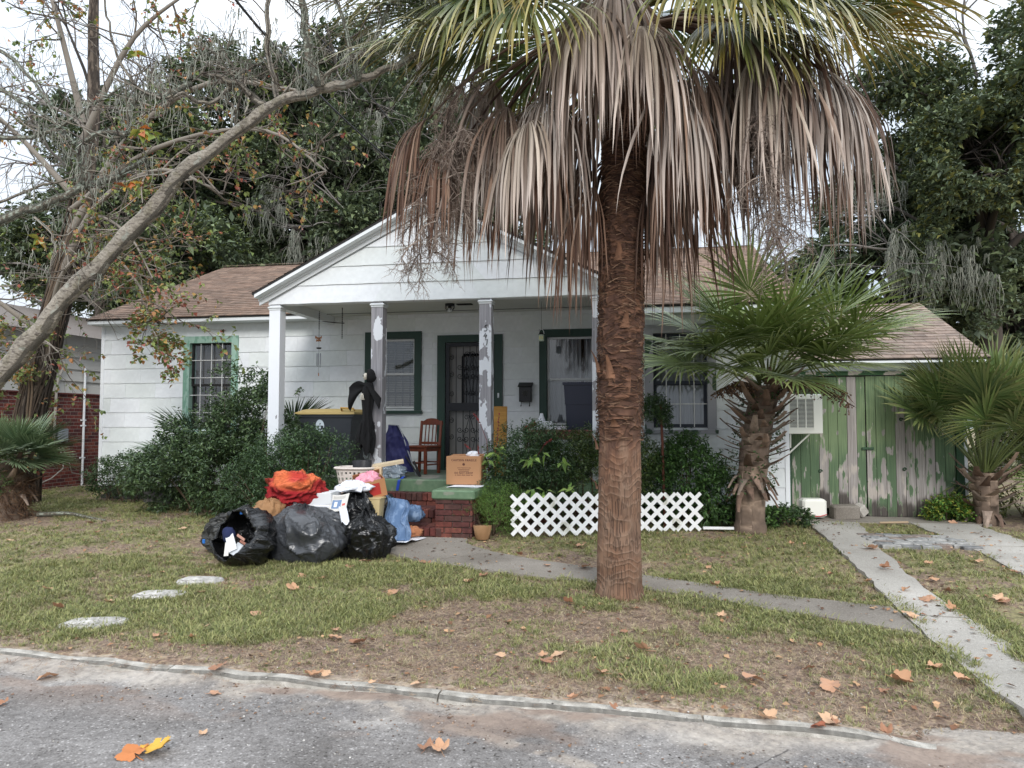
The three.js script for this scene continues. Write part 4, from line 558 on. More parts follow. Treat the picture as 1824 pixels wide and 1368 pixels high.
// ---------------------------------------------------------------- neighbour's house (its side wall faces +x)
{
  const t = thing('neighbour_house', 'neighbouring house with red brick base and grey lap siding', 'house');
  const b = B(); b.bx(-20, -12.36, 0.1, 3.5, -9, 1.5); b.build('wall', M.mortar, t);
  const W = B(); W.bx(-12.359, -12.345, 2.24, 3.5, -9, 1.5); const S = W.build('siding', M.mortar, t);
  M.lap = std([190, 188, 182], 0.7, { bumpMap: wallBump, bumpScale: 0.002 });
  for (let y = 2.2, k = 0; y < 3.4; y += 0.26, k++) for (let z = -9 + (k % 2); z < 1.5; z += 3.6) { const q = B(), z1 = Math.min(1.5, z + 3.59); q.face([[-12.29, y, z1], [-12.29, y, z], [-12.335, y + 0.27, z], [-12.335, y + 0.27, z1]]); q.face([[-12.29, y, z], [-12.29, y, z1], [-12.34, y, z1], [-12.34, y, z]]); q.build('siding_board', M.lap, S); }
  const bw = B(); bw.bx(-12.359, -12.315, 0.15, 2.19, -5, 1.4); const Br = bw.build('brick_wall', M.mortar, t), r = rng(77);
  const gb = B().cbox([0, 0, 0], [0.03, 0.062, 0.2], 0.004).geom();
  for (let c = 0; c < 27; c++) for (let z = -4.1 + (c % 2) * 0.105; z < 0.35; z += 0.2105) { const o = mesh('brick', gb, M.brickN[Math.floor(r() * 5)], Br); o.position.set(-12.325, 0.20 + c * 0.0745, z); }
  const e = B(); e.bx(-12.34, -12.27, 2.17, 2.2, -9, 1.5); e.build('brick_sill', M.brickN[2], t);
  const rf = B(); rf.face([[-11.9, 3.4, 1.9], [-11.9, 3.4, -9.4], [-16.2, 4.6, -9.4], [-16.2, 4.6, 1.9]]); rf.face([[-20.5, 3.4, -9.4], [-20.5, 3.4, 1.9], [-16.2, 4.6, 1.9], [-16.2, 4.6, -9.4]]); rf.face([[-12.3, 3.45, 1.51], [-16.2, 4.55, 1.51], [-20, 3.45, 1.51]]); rf.build('roof', std([120, 112, 106], 0.95), t);
  // meter, pipes and wires on the brick wall
  const mt = thing('meter_box', 'grey electric meter box on the brick wall', 'meter box', [-12.26, 1.3, -1.72]); const mb = B(); mb.cbox([0, 0, 0], [0.1, 0.28, 0.26], 0.012); mb.build('box', std([150, 158, 164], 0.4, { metalness: 0.3 }), mt); const ms = B(); ms.cbox([0.055, 0.0, 0], [0.02, 0.2, 0.2], 0.006); ms.build('cover', std([162, 168, 174], 0.4, { metalness: 0.3 }), mt);
  const p1 = B(); p1.tube([[-12.26, 0.2, -2.32], [-12.26, 2.78, -2.32]], 0.026, 7); for (const y of [0.8, 1.5, 1.62]) p1.box([-12.27, y, -2.32], [0.05, 0.03, 0.12]); tag(p1.build('drain_pipe', M.white), 'white vertical pipe strapped to the neighbour brick wall', 'pipe');
  const p2 = B(); p2.tube([[-12.26, 2.85, -1.72], [-12.25, 2.7, -1.68], [-12.25, 2.5, -1.56], [-12.25, 2.2, -1.52], [-12.25, 1.5, -1.5], [-12.25, 1.0, -1.48]], 0.028, 7); tag(p2.build('conduit', M.concrete), 'grey curved conduit above the meter box', 'pipe');
  const p3 = B(); p3.tube([[-12.25, 1.1, -1.6], [-12.22, 0.8, -1.75], [-12.2, 0.6, -1.7], [-12.2, 0.42, -1.4], [-12.2, 0.3, -1.0], [-12.2, 0.26, -.4]], 0.014, 5); p3.tube([[-12.25, 1.1, -1.7], [-12.22, 0.7, -1.9], [-12.2, 0.5, -1.95], [-12.2, 0.4, -2.4]], 0.01, 5); tag(p3.build('cable', M.concrete), 'loose pale cables drooping below the meter box', 'cable');
}
// ---------------------------------------------------------------- lattice panels in front of the bushes
{
  M.plastic = std([240, 241, 241], 0.5, { map: rep(tex(256, 256, (u, v) => { const a = tfbm(u, v, 6, 5), p = sst(0.52, 0.7, a), q = tfbm(u + .3, v, 30, 3); return mix3([250, 250, 250], [196, 194, 178], p * 0.7 * (0.4 + q)); }), 1.3, 1.3) });
  function lattice(label, x0, z0, x1, z1, h, lean, nm = 'lattice_panel') {
    const L = Math.hypot(x1 - x0, z1 - z0), g = thing(nm, label, 'lattice', [x0, groundH((z0 + z1) / 2) + 0.0, z0], -Math.atan2(z1 - z0, x1 - x0), 'white lattice panels'); g.rotation.order = 'YXZ'; g.rotation.x = -lean;
    const step = 0.162, w = 0.046;
    for (const s of [1, -1]) for (let a = -h; a < L + h; a += step) { // slat along direction (1, s)
      const P = t => [a + t, s > 0 ? t : h - t]; let t0 = Math.max(0, -a), t1 = Math.min(h, L - a); if (t1 - t0 < 0.05) continue;
      const p = P(t0), q = P(t1), b = B(); bar(b, p[0], p[1] + 0.02, q[0], q[1] + 0.02, s * 0.0045, w, 0.008); b.build('slat', M.plastic, g);
    }
    return g;
  }
  lattice('white plastic lattice panel beside the fern', -1.68, 3.12, -0.42, 2.62, 0.5, 0.08);
  lattice('white plastic lattice panel by the young cabbage palm, running behind the tall palm', -0.36, 2.46, 0.60, 2.20, 0.47, -0.03);
  const e = B(); e.cbox([0.86, 0.24, 2.12], [0.5, 0.035, 0.05], 0.006, [0, 0.1, 0]); tag(e.build('edging_board', M.plastic), 'white edging board on the ground beside the lattice', 'board');
}
// ---------------------------------------------------------------- porch furniture and fittings
{ // wooden chair
  M.cherry = std([255, 255, 255], 0.4, { map: rep(tex(256, 256, (u, v) => { const g = fbm(u * 40, v * 4, 4); return mix3([84, 36, 20], [136, 66, 36], g); }), 2, 2) });
  const t = thing('wooden_chair', 'reddish brown wooden chair with slatted arched back on the porch', 'chair', [-3.5, 0.797, 0.92], -0.32);
  const seat = B(); seat.cbox([0, 0.41, 0], [0.44, 0.035, 0.42], 0.012); seat.build('seat', M.cherry, t); const ap = B(); ap.bx(-0.19, 0.19, 0.34, 0.392, 0.165, 0.185); ap.bx(-0.19, 0.19, 0.34, 0.392, -0.185, -0.165); ap.bx(-0.19, -0.17, 0.34, 0.392, -0.164, 0.164); ap.bx(0.17, 0.19, 0.34, 0.392, -0.164, 0.164); ap.build('apron', M.cherry, t);
  for (const [x, z] of [[-0.185, 0.18], [0.185, 0.18]]) { const b = B(); b.cbox([x, 0.196, z], [0.042, 0.39, 0.042], 0.004); b.build('leg', M.cherry, t); }
  for (const x of [-0.185, 0.185]) { const b = B(); b.cbox([x, 0.2, -0.18], [0.04, 0.4, 0.04], 0.004, [-0.06, 0, 0]); b.build('leg', M.cherry, t); const u = B(); u.cbox([x, 0.60, -0.215], [0.04, 0.42, 0.03], 0.004, [-0.12, 0, 0]); u.build('back_post', M.cherry, t); }
  for (const x of [-0.1, -0.035, 0.035, 0.1]) { const b = B(); b.cbox([x, 0.60, -0.215], [0.018, 0.34, 0.012], 0.003, [-0.12, 0, 0]); b.build('back_slat', M.cherry, t); }
  const cr = B(); const sh = new THREE.Shape(); sh.moveTo(-0.205, 0); sh.lineTo(0.205, 0); sh.lineTo(0.205, 0.045); sh.quadraticCurveTo(0.13, 0.06, 0.10, 0.085); sh.quadraticCurveTo(0, 0.115, -0.10, 0.085); sh.quadraticCurveTo(-0.13, 0.06, -0.205, 0.045); const eg = new THREE.ExtrudeGeometry(sh, { depth: 0.024, bevelEnabled: true, bevelSize: 0.003, bevelThickness: 0.003, bevelSegments: 1, curveSegments: 8 }); eg.translate(0, 0.745, -0.26); mesh('crest_rail', eg, M.cherry, t);
  const lr = B(); lr.cbox([0, 0.46, -0.2], [0.36, 0.04, 0.018], 0.004); lr.build('lower_rail', M.cherry, t);
  for (const z of [0.18, -0.18]) { const b = B(); b.cbox([0, 0.17, z], [0.34, 0.022, 0.018], 0.004); b.build('stretcher', M.cherry, t); } for (const x of [-0.185, 0.185]) { const b = B(); b.cbox([x, 0.14, 0], [0.018, 0.022, 0.33], 0.004); b.build('stretcher', M.cherry, t); }
}
{ // folded navy camping chair leaning on the post
  M.navy = std([34, 36, 84], 0.75); const t = thing('folding_chair', 'folded navy camping chair leaning beside the porch post', 'folding chair', [-3.6, 0.797, 1.62], 0.25);
  const b = B(); b.grid(14, 24, (u, v) => { const w = lerp(0.20, 0.085, sst(0.6, 1, v)) * (1 - 0.1 * v); return [-0.02 - v * 0.13 + (u - 0.5) * 2 * w + v * v * 0.02, 0.06 + v * 0.68, -0.02 - v * 0.12 + (fbm(u * 4, v * 6, 3) - 0.5) * 0.16 + Math.sin(u * Math.PI) * 0.07 + 0.02 * Math.sin(u * 16 + v * 9)]; }); b.grid(14, 24, (u, v) => { const w = lerp(0.20, 0.085, sst(0.6, 1, v)) * (1 - 0.1 * v); return [-0.02 - v * 0.13 + (0.5 - u) * 2 * w + v * v * 0.02, 0.06 + v * 0.68, -0.06 - v * 0.12]; }); b.build('fabric', M.navy, t);
  M.steel = std([140, 144, 150], 0.35, { metalness: 0.7 });
  const f = B(); f.tube([[0.22, 0.02, 0.0], [0.1, 0.34, -0.05], [-0.0, 0.62, -0.1], [-0.06, 0.735, -0.12], [-0.2, 0.745, -0.14]], 0.011, 6); f.build('frame_tube', M.steel, t); const f2 = B(); f2.tube([[0.26, 0.01, 0.06], [0.06, 0.3, 0.02]], 0.011, 6); f2.tube([[0.28, 0.0, 0.02], [0.18, 0.22, 0.0]], 0.016, 6); f2.build('frame_leg', M.black, t);
}
{ // wheeled refuse cart with yellow lid
  const t = thing('refuse_cart', 'dark grey wheeled refuse cart with yellow lid and round white emblem', 'refuse cart', [-4.86, 0.797, 1.12], 0.0);
  M.cart = std([46, 50, 56], 0.5); const b = B(), R = (y, w, d) => [[-w, y, d], [w, y, d], [w, y, -d], [-w, y, -d]];
  const rs = [R(0.02, 0.33, 0.27), R(0.86, 0.42, 0.34), R(0.86, 0.45, 0.36), R(0.93, 0.455, 0.365)]; for (let k = 0; k < 3; k++) for (let e = 0; e < 4; e++) b.face([rs[k][e], rs[k][(e + 1) % 4], rs[k + 1][(e + 1) % 4], rs[k + 1][e]]); b.face([...rs[0]].reverse()); b.build('body', M.cart, t);
  const l = B(); l.grid(20, 10, (u, v) => { const x = (u - 0.5) * 0.96, z = (0.5 - v) * 0.78, e = Math.min(1, (0.48 - Math.abs(x)) * 9) * Math.min(1, (0.39 - Math.abs(z)) * 9); return [x, 0.925 + 0.055 * Math.sqrt(Math.max(0, e)) + 0.012 * Math.cos(x * 3), z]; }); l.bx(-0.48, 0.48, 0.905, 0.936, -0.39, 0.39); l.build('lid', std([190, 166, 108], 0.55), t);
  const hd = B(); hd.tube([[0.28, 0.96, 0.37], [0.28, 1.0, 0.42], [0.48, 0.99, 0.42], [0.48, 0.96, 0.37]], 0.014, 6); hd.build('lid_handle', std([196, 150, 70], 0.5), t);
  for (const x of [-0.3, 0.3]) { const w = new THREE.CylinderGeometry(0.12, 0.12, 0.05, 18); w.rotateZ(Math.PI / 2); w.translate(x, 0.12, -0.34); mesh('wheel', w, M.black, t); }
  const cv = document.createElement('canvas'); cv.width = cv.height = 256; const g = cv.getContext('2d'); g.fillStyle = 'rgb(46,50,56)'; g.fillRect(0, 0, 256, 256); g.save(); g.translate(128, 112); g.strokeStyle = g.fillStyle = 'rgb(196,208,216)';
  for (let k = 0; k <= 22; k++) { const a = Math.PI + k / 22 * Math.PI; g.lineWidth = 7; g.beginPath(); g.moveTo(Math.cos(a) * 44, Math.sin(a) * 52); g.lineTo(Math.cos(a) * 78, Math.sin(a) * 98); g.stroke(); } g.beginPath(); g.ellipse(0, 0, 66, 74, 0, Math.PI, 0); g.fill(); g.lineWidth = 15; g.beginPath(); g.ellipse(0, 0, 72, 84, 0, 0, Math.PI * 2); g.stroke(); g.beginPath(); g.moveTo(-36, 52); g.lineTo(-18, 22); g.lineTo(8, 4); g.lineTo(20, 30); g.lineTo(6, 62); g.closePath(); g.fill(); g.fillStyle = 'rgb(46,50,56)'; g.beginPath(); g.ellipse(2, -28, 10, 18, 0.6, 0, 7); g.fill(); g.restore();
  g.fillStyle = 'rgb(196,208,216)'; for (const [x, w] of [[74, 10], [87, 12], [102, 8], [113, 12], [128, 10], [141, 12], [156, 6], [165, 12], [180, 6]]) g.fillRect(x, 222, w, 18);
  const ct = new THREE.CanvasTexture(cv); ct.colorSpace = THREE.SRGBColorSpace; const e = B(); e.auto = false; const tl = 0.0725; const zf = y => 0.27 + (y - 0.02) / 0.84 * 0.07 + 0.003; const k = [e.v(-0.2, 0.60, zf(0.60), 0, 0), e.v(0.02, 0.60, zf(0.60), 1, 0), e.v(0.02, 0.84, zf(0.84), 1, 1), e.v(-0.2, 0.84, zf(0.84), 0, 1)]; e.quad(...k); e.build('emblem', std([255, 255, 255], 0.5, { map: ct }), t);
}
{ // black hooded figure hung on the porch post
  const t = thing('hooded_decoration', 'black robed skeleton decoration hanging on the porch post', 'decoration', [-3.93, 0, 2.08]); M.rag = std([15, 15, 17], 0.92, { bumpMap: rep(grey(128, 128, (u, v) => tfbm(u, v, 40, 2)), 8, 8), bumpScale: 0.004, side: THREE.DoubleSide }); M.bone = std([206, 200, 186], 0.6);
  const rb = B(); rb.grid(40, 22, (u, v) => { const a = u * Math.PI * 2, hem = 1.24 + (fbm(u * 14, 3, 3) - 0.5) * 0.34 + (Math.cos(a) < 0 ? -0.04 : 0.0), y = lerp(2.14, hem, v), r = (0.07 + 0.035 * v + 0.02 * Math.sin(v * 9)) * (1 + 0.22 * Math.sin(a * 7 + v * 2) * v + 0.3 * (fbm(u * 9, v * 3, 3) - 0.5)); return [Math.cos(a) * r - v * v * 0.03, y, Math.sin(a) * r * 0.85 + 0.02]; }, true); rb.build('robe', M.rag, t);
  const hd = B(); hd.grid(24, 14, (u, v) => { const a = u * Math.PI * 2, p = v * Math.PI, s = Math.sin(p); const front = Math.cos(a - Math.PI * 0.9) * s; return [0.03 + Math.cos(a) * s * 0.075 * (v > 0.5 ? 1.25 : 1) - (front > 0.6 ? -0.05 : 0), 2.235 + Math.cos(p) * 0.1, 0.02 + Math.sin(a) * s * 0.08]; }, true); hd.build('hood', M.rag, t);
  const sk = B(); sk.grid(14, 10, (u, v) => { const a = u * Math.PI * 2, p = v * Math.PI; return [-0.022 + Math.cos(a) * Math.sin(p) * 0.034, 2.225 + Math.cos(p) * 0.05, 0.055 + Math.sin(a) * Math.sin(p) * 0.036 * (v > 0.6 ? 0.72 : 1)]; }, true); const skm = sk.build('skull', M.bone, t); for (const dz of [-0.004, 0.032]) { const e = new THREE.SphereGeometry(0.011, 8, 6); e.translate(-0.047, 2.232, 0.05 + dz); mesh('eye_socket', e, M.black, skm); }
  const sl = B(); sl.grid(16, 10, (u, v) => { const x = -0.03 - v * 0.24, w = 0.04 + 0.15 * v; const tt = u < 0.5 ? u * 2 : 2 - u * 2, edge = (fbm(u * 9, 2, 3) - 0.5) * 0.1 * v; return [x + (u < 0.5 ? 0.0 : 0.01), 2.12 - v * 0.05 - tt * w * 1.7 + 0.06 * Math.sin(v * 3) + edge, 0.05 + (u < 0.5 ? 0.02 : -0.02) + 0.02 * Math.sin(tt * 6 + v * 4)]; }); sl.build('sleeve', M.rag, t);
  const sr = B(); sr.grid(16, 10, (u, v) => { const tt = u < 0.5 ? u * 2 : 2 - u * 2; return [0.03 + v * 0.19 - tt * 0.03, 2.14 - v * 0.24 - tt * (0.04 + 0.1 * v) + (fbm(u * 9, 5, 3) - 0.5) * 0.07 * v, 0.09 + (u < 0.5 ? 0.02 : -0.015)]; }); sr.build('sleeve', M.rag, t);
  const hn = B(); for (let k = 0; k < 4; k++) hn.tube([[-0.07 + k * 0.012, 1.96, 0.11], [-0.075 + k * 0.016, 1.93, 0.125], [-0.07 + k * 0.018, 1.895, 0.12]], 0.005, 5); hn.tube([[-0.05, 1.98, 0.1], [-0.055, 1.955, 0.11]], 0.016, 6); hn.build('hand', M.bone, t);
  const st = B(), r = rng(6); for (let k = 0; k < 46; k++) { const a = r() * 6.28, x = Math.cos(a) * 0.1, z = Math.sin(a) * 0.085 + 0.02, y = 1.35 + r() * 0.25, l = 0.15 + r() * 0.22; st.tube([[x, y, z], [x - 0.02 + (r() - .5) * .03, y - l * 0.5, z], [x - 0.03 + (r() - .5) * 0.06, y - l, z + (r() - .5) * .02]], k => 0.006 * (1 - k * 0.7), 3); } tag(st.build('rag_strands', M.rag, t), null, null, null, 'stuff');
}
{ // mailbox
  const t = thing('mailbox', 'black wall mailbox with round medallion and two paper hooks', 'mailbox', [-2.03, 1.92, 0.02]);
  const b = B(); b.cbox([0, 0.12, 0.055], [0.20, 0.26, 0.1], 0.008); b.build('box', M.black, t); const l = B(); l.cbox([0, 0.27, 0.062], [0.235, 0.016, 0.15], 0.004, [0.5, 0, 0]); l.build('lid', M.black, t);
  const md = B(); scroll(md, 0, 0.13, 0.108, 0.045, 0, 1, 0.006); for (let k = 0; k < 8; k++) { const a = k / 8 * 6.283; scroll(md, Math.cos(a) * 0.034, 0.13 + Math.sin(a) * 0.034, 0.108, 0.014, a, 1, 0.004); } scroll(md, 0, 0.13, 0.109, 0.016, 0, 1, 0.006); md.build('medallion', std([84, 84, 80], 0.4, { metalness: 0.6 }), t);
  for (const x of [-0.07, 0.07]) { const h = B(); h.tube([[x, -0.01, 0.06], [x, -0.05, 0.06], [x + 0.004, -0.075, 0.075], [x, -0.08, 0.095], [x, -0.06, 0.105]], 0.006, 5); h.build('hook', M.black, t); }
}
{ // ceiling light
  const t = thing('porch_light', 'small black porch ceiling light with clear globe', 'lamp', [-3.05, 3.40, 1.0]); const b = B(); b.tube([[0, -0.0, 0], [0, -0.03, 0]], 0.075, 12); b.tube([[0, -0.03, 0], [0, -0.07, 0]], 0.03, 8); b.build('base', M.black, t); const c = B(); for (let k = 0; k < 6; k++) { const a = k / 6 * 6.283; c.tube([[Math.cos(a) * 0.07, -0.03, Math.sin(a) * 0.07], [Math.cos(a) * 0.075, -0.06, Math.sin(a) * 0.075], [Math.cos(a) * 0.045, -0.1, Math.sin(a) * 0.045]], 0.005, 4); } c.build('cage', M.black, t); const g = new THREE.SphereGeometry(0.04, 12, 10); g.translate(0, -0.1, 0); mesh('globe', g, std([200, 204, 206], 0.2), t);
  const v = B(); v.bx(0.1, 0.34, -0.012, -0.004, -0.06, 0.06); tag(v.build('ceiling_vent', M.dark), 'dark slotted vent in the porch ceiling', 'vent').position.set(-3.05, 3.40, 0.95);
}
{ // wind chime
  const t = thing('wind_chime', 'wind chime with copper butterfly hanging from the porch beam', 'wind chime', [-5.22, 3.36, 0.95]); const c = B(); c.tube([[0, 0, 0], [0, -0.42, 0]], 0.004, 4); c.tube([[0, -0.42, 0], [0, -1.03, 0]], 0.002, 3); for (let k = 0; k < 9; k++) c.box([0, -0.05 - k * 0.03, 0], [0.014, 0.018, 0.008]); c.build('chain', M.dark, t);
  M.copper = std([150, 104, 72], 0.4, { metalness: 0.5 }); const bf = B(); for (const s of [-1, 1]) { bf.face([[0, -0.44, 0], [s * 0.055, -0.40, 0.02], [s * 0.06, -0.445, 0.02], [0, -0.46, 0]]); bf.face([[0, -0.46, 0], [s * 0.045, -0.46, 0.015], [s * 0.04, -0.5, 0.015], [0, -0.48, 0]]); } bf.tube([[0, -0.42, 0.004], [0, -0.5, 0.004]], 0.008, 5); bf.build('butterfly', M.copper, t);
  const dk = B(); dk.tube([[0, -0.59, 0], [0, -0.61, 0]], k => 0.04 - k * 0.005, 10); dk.build('disc', M.dark, t); for (let k = 0; k < 5; k++) { const a = k / 5 * 6.283, p = B(); p.tube([[Math.cos(a) * 0.032, -0.68, Math.sin(a) * 0.032], [Math.cos(a) * 0.032, -0.86 - k * 0.012, Math.sin(a) * 0.032]], 0.006, 6); p.build('chime_tube', M.steel, t); } const sl = B(); sl.box([0, -1.02, 0], [0.014, 0.05, 0.004]); sl.build('sail', M.copper, t);
  const h = B(); h.tube([[-4.83, 3.40, 0.95], [-4.83, 2.9, 0.95]], 0.005, 4); for (let k = 0; k < 14; k++) h.box([-4.83, 3.38 - k * 0.034, 0.95], [0.014, 0.02, 0.008], [0, k * 1.57, 0]); tag(h.build('hanging_chain', M.dark), 'plain dark chain hanging from the porch ceiling', 'chain');
}
{ // little hanging lantern
  const t = thing('lantern', 'small pale lantern hanging on a cord by the front window', 'lantern', [-1.63, 2.79, 1.0]); const b = B(); b.cbox([0, 0.055, 0], [0.075, 0.10, 0.075], 0.008); b.build('body', std([196, 210, 190], 0.4), t); const w = B(); for (const s of [-1, 1]) w.bx(s * 0.018 - 0.011, s * 0.018 + 0.011, 0.03, 0.08, 0.0376, 0.041); w.build('window', std([220, 214, 150], 0.4), t); const rf = B(); rf.tube([[0, 0.105, 0], [0, 0.14, 0]], k => 0.05 - k * 0.035, 8); rf.build('roof', M.dark, t); const h = B(); const P = []; for (let k = 0; k <= 10; k++) { const a = k / 10 * Math.PI; P.push([Math.cos(a) * 0.04, 0.11 + Math.sin(a) * 0.075, 0]); } h.tube(P, 0.005, 5); h.build('handle', M.trim, t); const c = B(); c.tube([[0, 0.185, 0], [0, 0.605, 0]], 0.0025, 4); c.build('cord', M.dark, t);
}
{ // table by the window with clutter, and a navy tote on it
  const t = thing('porch_table', 'reddish wooden porch table loaded with clutter below the window', 'table', [-1.28, 0.797, 1.15]); M.redwood = std([150, 100, 88], 0.8, { map: brickMap }); const tp = B(); tp.cbox([0, 0.66, 0], [1.15, 0.035, 0.5], 0.006); tp.build('table_top', M.redwood, t); const ap = B(); ap.bx(-0.55, 0.55, 0.54, 0.642, 0.215, 0.24); ap.build('apron', M.redwood, t); for (const [x, z] of [[-0.52, 0.2], [0.52, 0.2], [-0.52, -0.2], [0.52, -0.2]]) { const b = B(); b.cbox([x, 0.32, z], [0.05, 0.64, 0.05], 0.005); b.build('leg', M.redwood, t); }
  const y = 1.4765;
  const u = thing('storage_bin', 'tall navy plastic bin standing on the porch table', 'bin', [-0.98, y, 1.12]); M.navyBin = std([24, 30, 52], 0.4); const b = B(), R = (yy, w) => [[-w, yy, w * 0.9], [w, yy, w * 0.9], [w, yy, -w * 0.9], [-w, yy, -w * 0.9]]; const rs = [R(0, 0.235), R(0.36, 0.252), R(0.362, 0.258), R(0.64, 0.272), R(0.641, 0.29), R(0.68, 0.292)]; for (let k = 0; k < 5; k++) for (let e = 0; e < 4; e++) b.face([rs[k][e], rs[k][(e + 1) % 4], rs[k + 1][(e + 1) % 4], rs[k + 1][e]]); b.face([...rs[0]].reverse()); b.face(rs[5]); b.build('body', M.navyBin, u);
  M.paper = std([232, 234, 240], 0.8, { side: THREE.DoubleSide });
  const bx1 = B(); bx1.cbox([-1.56, y + 0.06, 1.2], [0.22, 0.12, 0.16], 0.006, [0, 0.3, 0]); tag(bx1.build('carton', M.paper), 'small white carton on the porch table', 'carton');
  const jg = B(); jg.tube([[-1.62, y + 0.001, 1.06], [-1.62, y + 0.14, 1.06], [-1.62, y + 0.18, 1.06], [-1.62, y + 0.24, 1.06]], [0.055, 0.055, 0.04, 0.02], 12); tag(jg.build('jug', M.paper), 'rounded white jug behind the small carton', 'jug');
  const pl = B(), r = rng(12); pl.grid(16, 10, (a, c) => [-1.43 + a * 0.24, y + 0.03 + (fbm(a * 5, c * 5, 3)) * 0.12 * Math.sin(a * 3.14) * Math.sin(c * 3.14) - 0.025, 1.06 + c * 0.26]); tag(pl.build('plastic_sheet', std([206, 200, 206], 0.4, { side: THREE.DoubleSide })), 'crumpled pale plastic sheet on the porch table', 'plastic sheet');
  const rb = B(); rb.cbox([-1.78, y + 0.05, 1.15], [0.2, 0.012, 0.14], 0.004, [0.3, 0.4, 0.5]); tag(rb.build('birdhouse_roof', std([140, 60, 48], 0.7)), 'tilted reddish board at the end of the porch table', 'board');
  const wb = B(); wb.auto = false; M.pine = std([255, 255, 255], 0.6, { map: tex(256, 256, (u2, v2) => mix3([158, 108, 40], [208, 160, 78], fbm(u2 * 3 + 2, v2 * 30 + fbm(u2 * 3, v2 * 3) * 3, 3))) }); const k0 = B(); k0.cbox([-2.24, 1.308, 1.2], [0.24, 1.02, 0.03], 0.003, [-0.06, 0, 0]); tag(k0.build('plywood_board', M.pine), 'amber plywood board standing behind the porch post', 'board').position.y = 0.0; k0;
}

// ---------------------------------------------------------------- the pile of rubbish beside the steps
const ridge = (x, y, z) => 1 - Math.abs(vn3(x, y, z) * 2 - 1);
function sack(b, c, R, seed, o = {}) { // crumpled sack: creased ellipsoid resting on the ground
  const { nu = 130, nv = 70, crease = 0.13, knot = 0, ry = 0, flat = 0.82, lean = [0, 0] } = o;
  b.grid(nu, nv, (u, v) => {
    const a = u * Math.PI * 2, p = v * Math.PI, sx = Math.sin(p) * Math.cos(a), sy = Math.cos(p), sz = Math.sin(p) * Math.sin(a);
    const X = Math.cos(a), Zz = Math.sin(a); // creases run from the knot downwards and cross-ways
    const wx = vn3(sx * 1.5 + seed, sy * 1.5, sz * 1.5 + 9) * 1.2, k1 = ridge(X * 2.2 + seed + wx, Zz * 2.2 + wx, sy * 0.5 + seed), k2 = ridge(sx * 1.7 + sy * 1.5 + seed * 3 + wx, sy * 0.5 + seed - sx * .4, sz * 1.7 + wx), k3 = ridge(sx * 3.4 + sy * 2.4 + seed, sy * 0.9 + wx * 2, sz * 3.4 - sy * 2 + 3), k4 = vn3(sx * 1.3 + seed, sy * 1.3, sz * 1.3);
    let r = 0.9 + (k4 - 0.5) * 0.30 - 0.07 * sy + crease * ((k1 ** 7) * 0.95 + (k2 ** 9) * 0.35 + (k3 ** 8) * 0.12 + 0.28 * ridge(X * 6.5 + seed + wx * 2, Zz * 6.5 + wx * 2, sy * 0.8 + seed) ** 6 - 0.35);
    let y = sy * r; if (y < -flat) y = -flat + (y + flat) * 0.1; if (knot && sy > 0.8) { const t = sst(0.8, 1, sy); r *= 1 - 0.72 * t; y += knot * t; }
    const x = sx * r * R[0], z = sz * r * R[2]; return [c[0] + x + lean[0] * (y + 1), c[1] + y * R[1], c[2] + z + lean[1] * (y + 1)];
  }, true); return b;
}
M.bag = phy([15, 16, 18], 0.26, { clearcoat: 0.3, clearcoatRoughness: 0.2, bumpMap: rep(grey(512, 512, (u, v) => { const w = tfbm(u, v, 4, 3), r = 1 - Math.abs(2 * fbm(u * 5 + w * 2, v * 16 + w * 5, 3) - 1); return r ** 4; }), 1.6, 1.6), bumpScale: 0.004, side: THREE.DoubleSide });
M.bagThin = phy([58, 60, 64], 0.33, { clearcoat: 0.4, clearcoatRoughness: 0.15, bumpMap: M.bag.bumpMap, bumpScale: 0.003 });
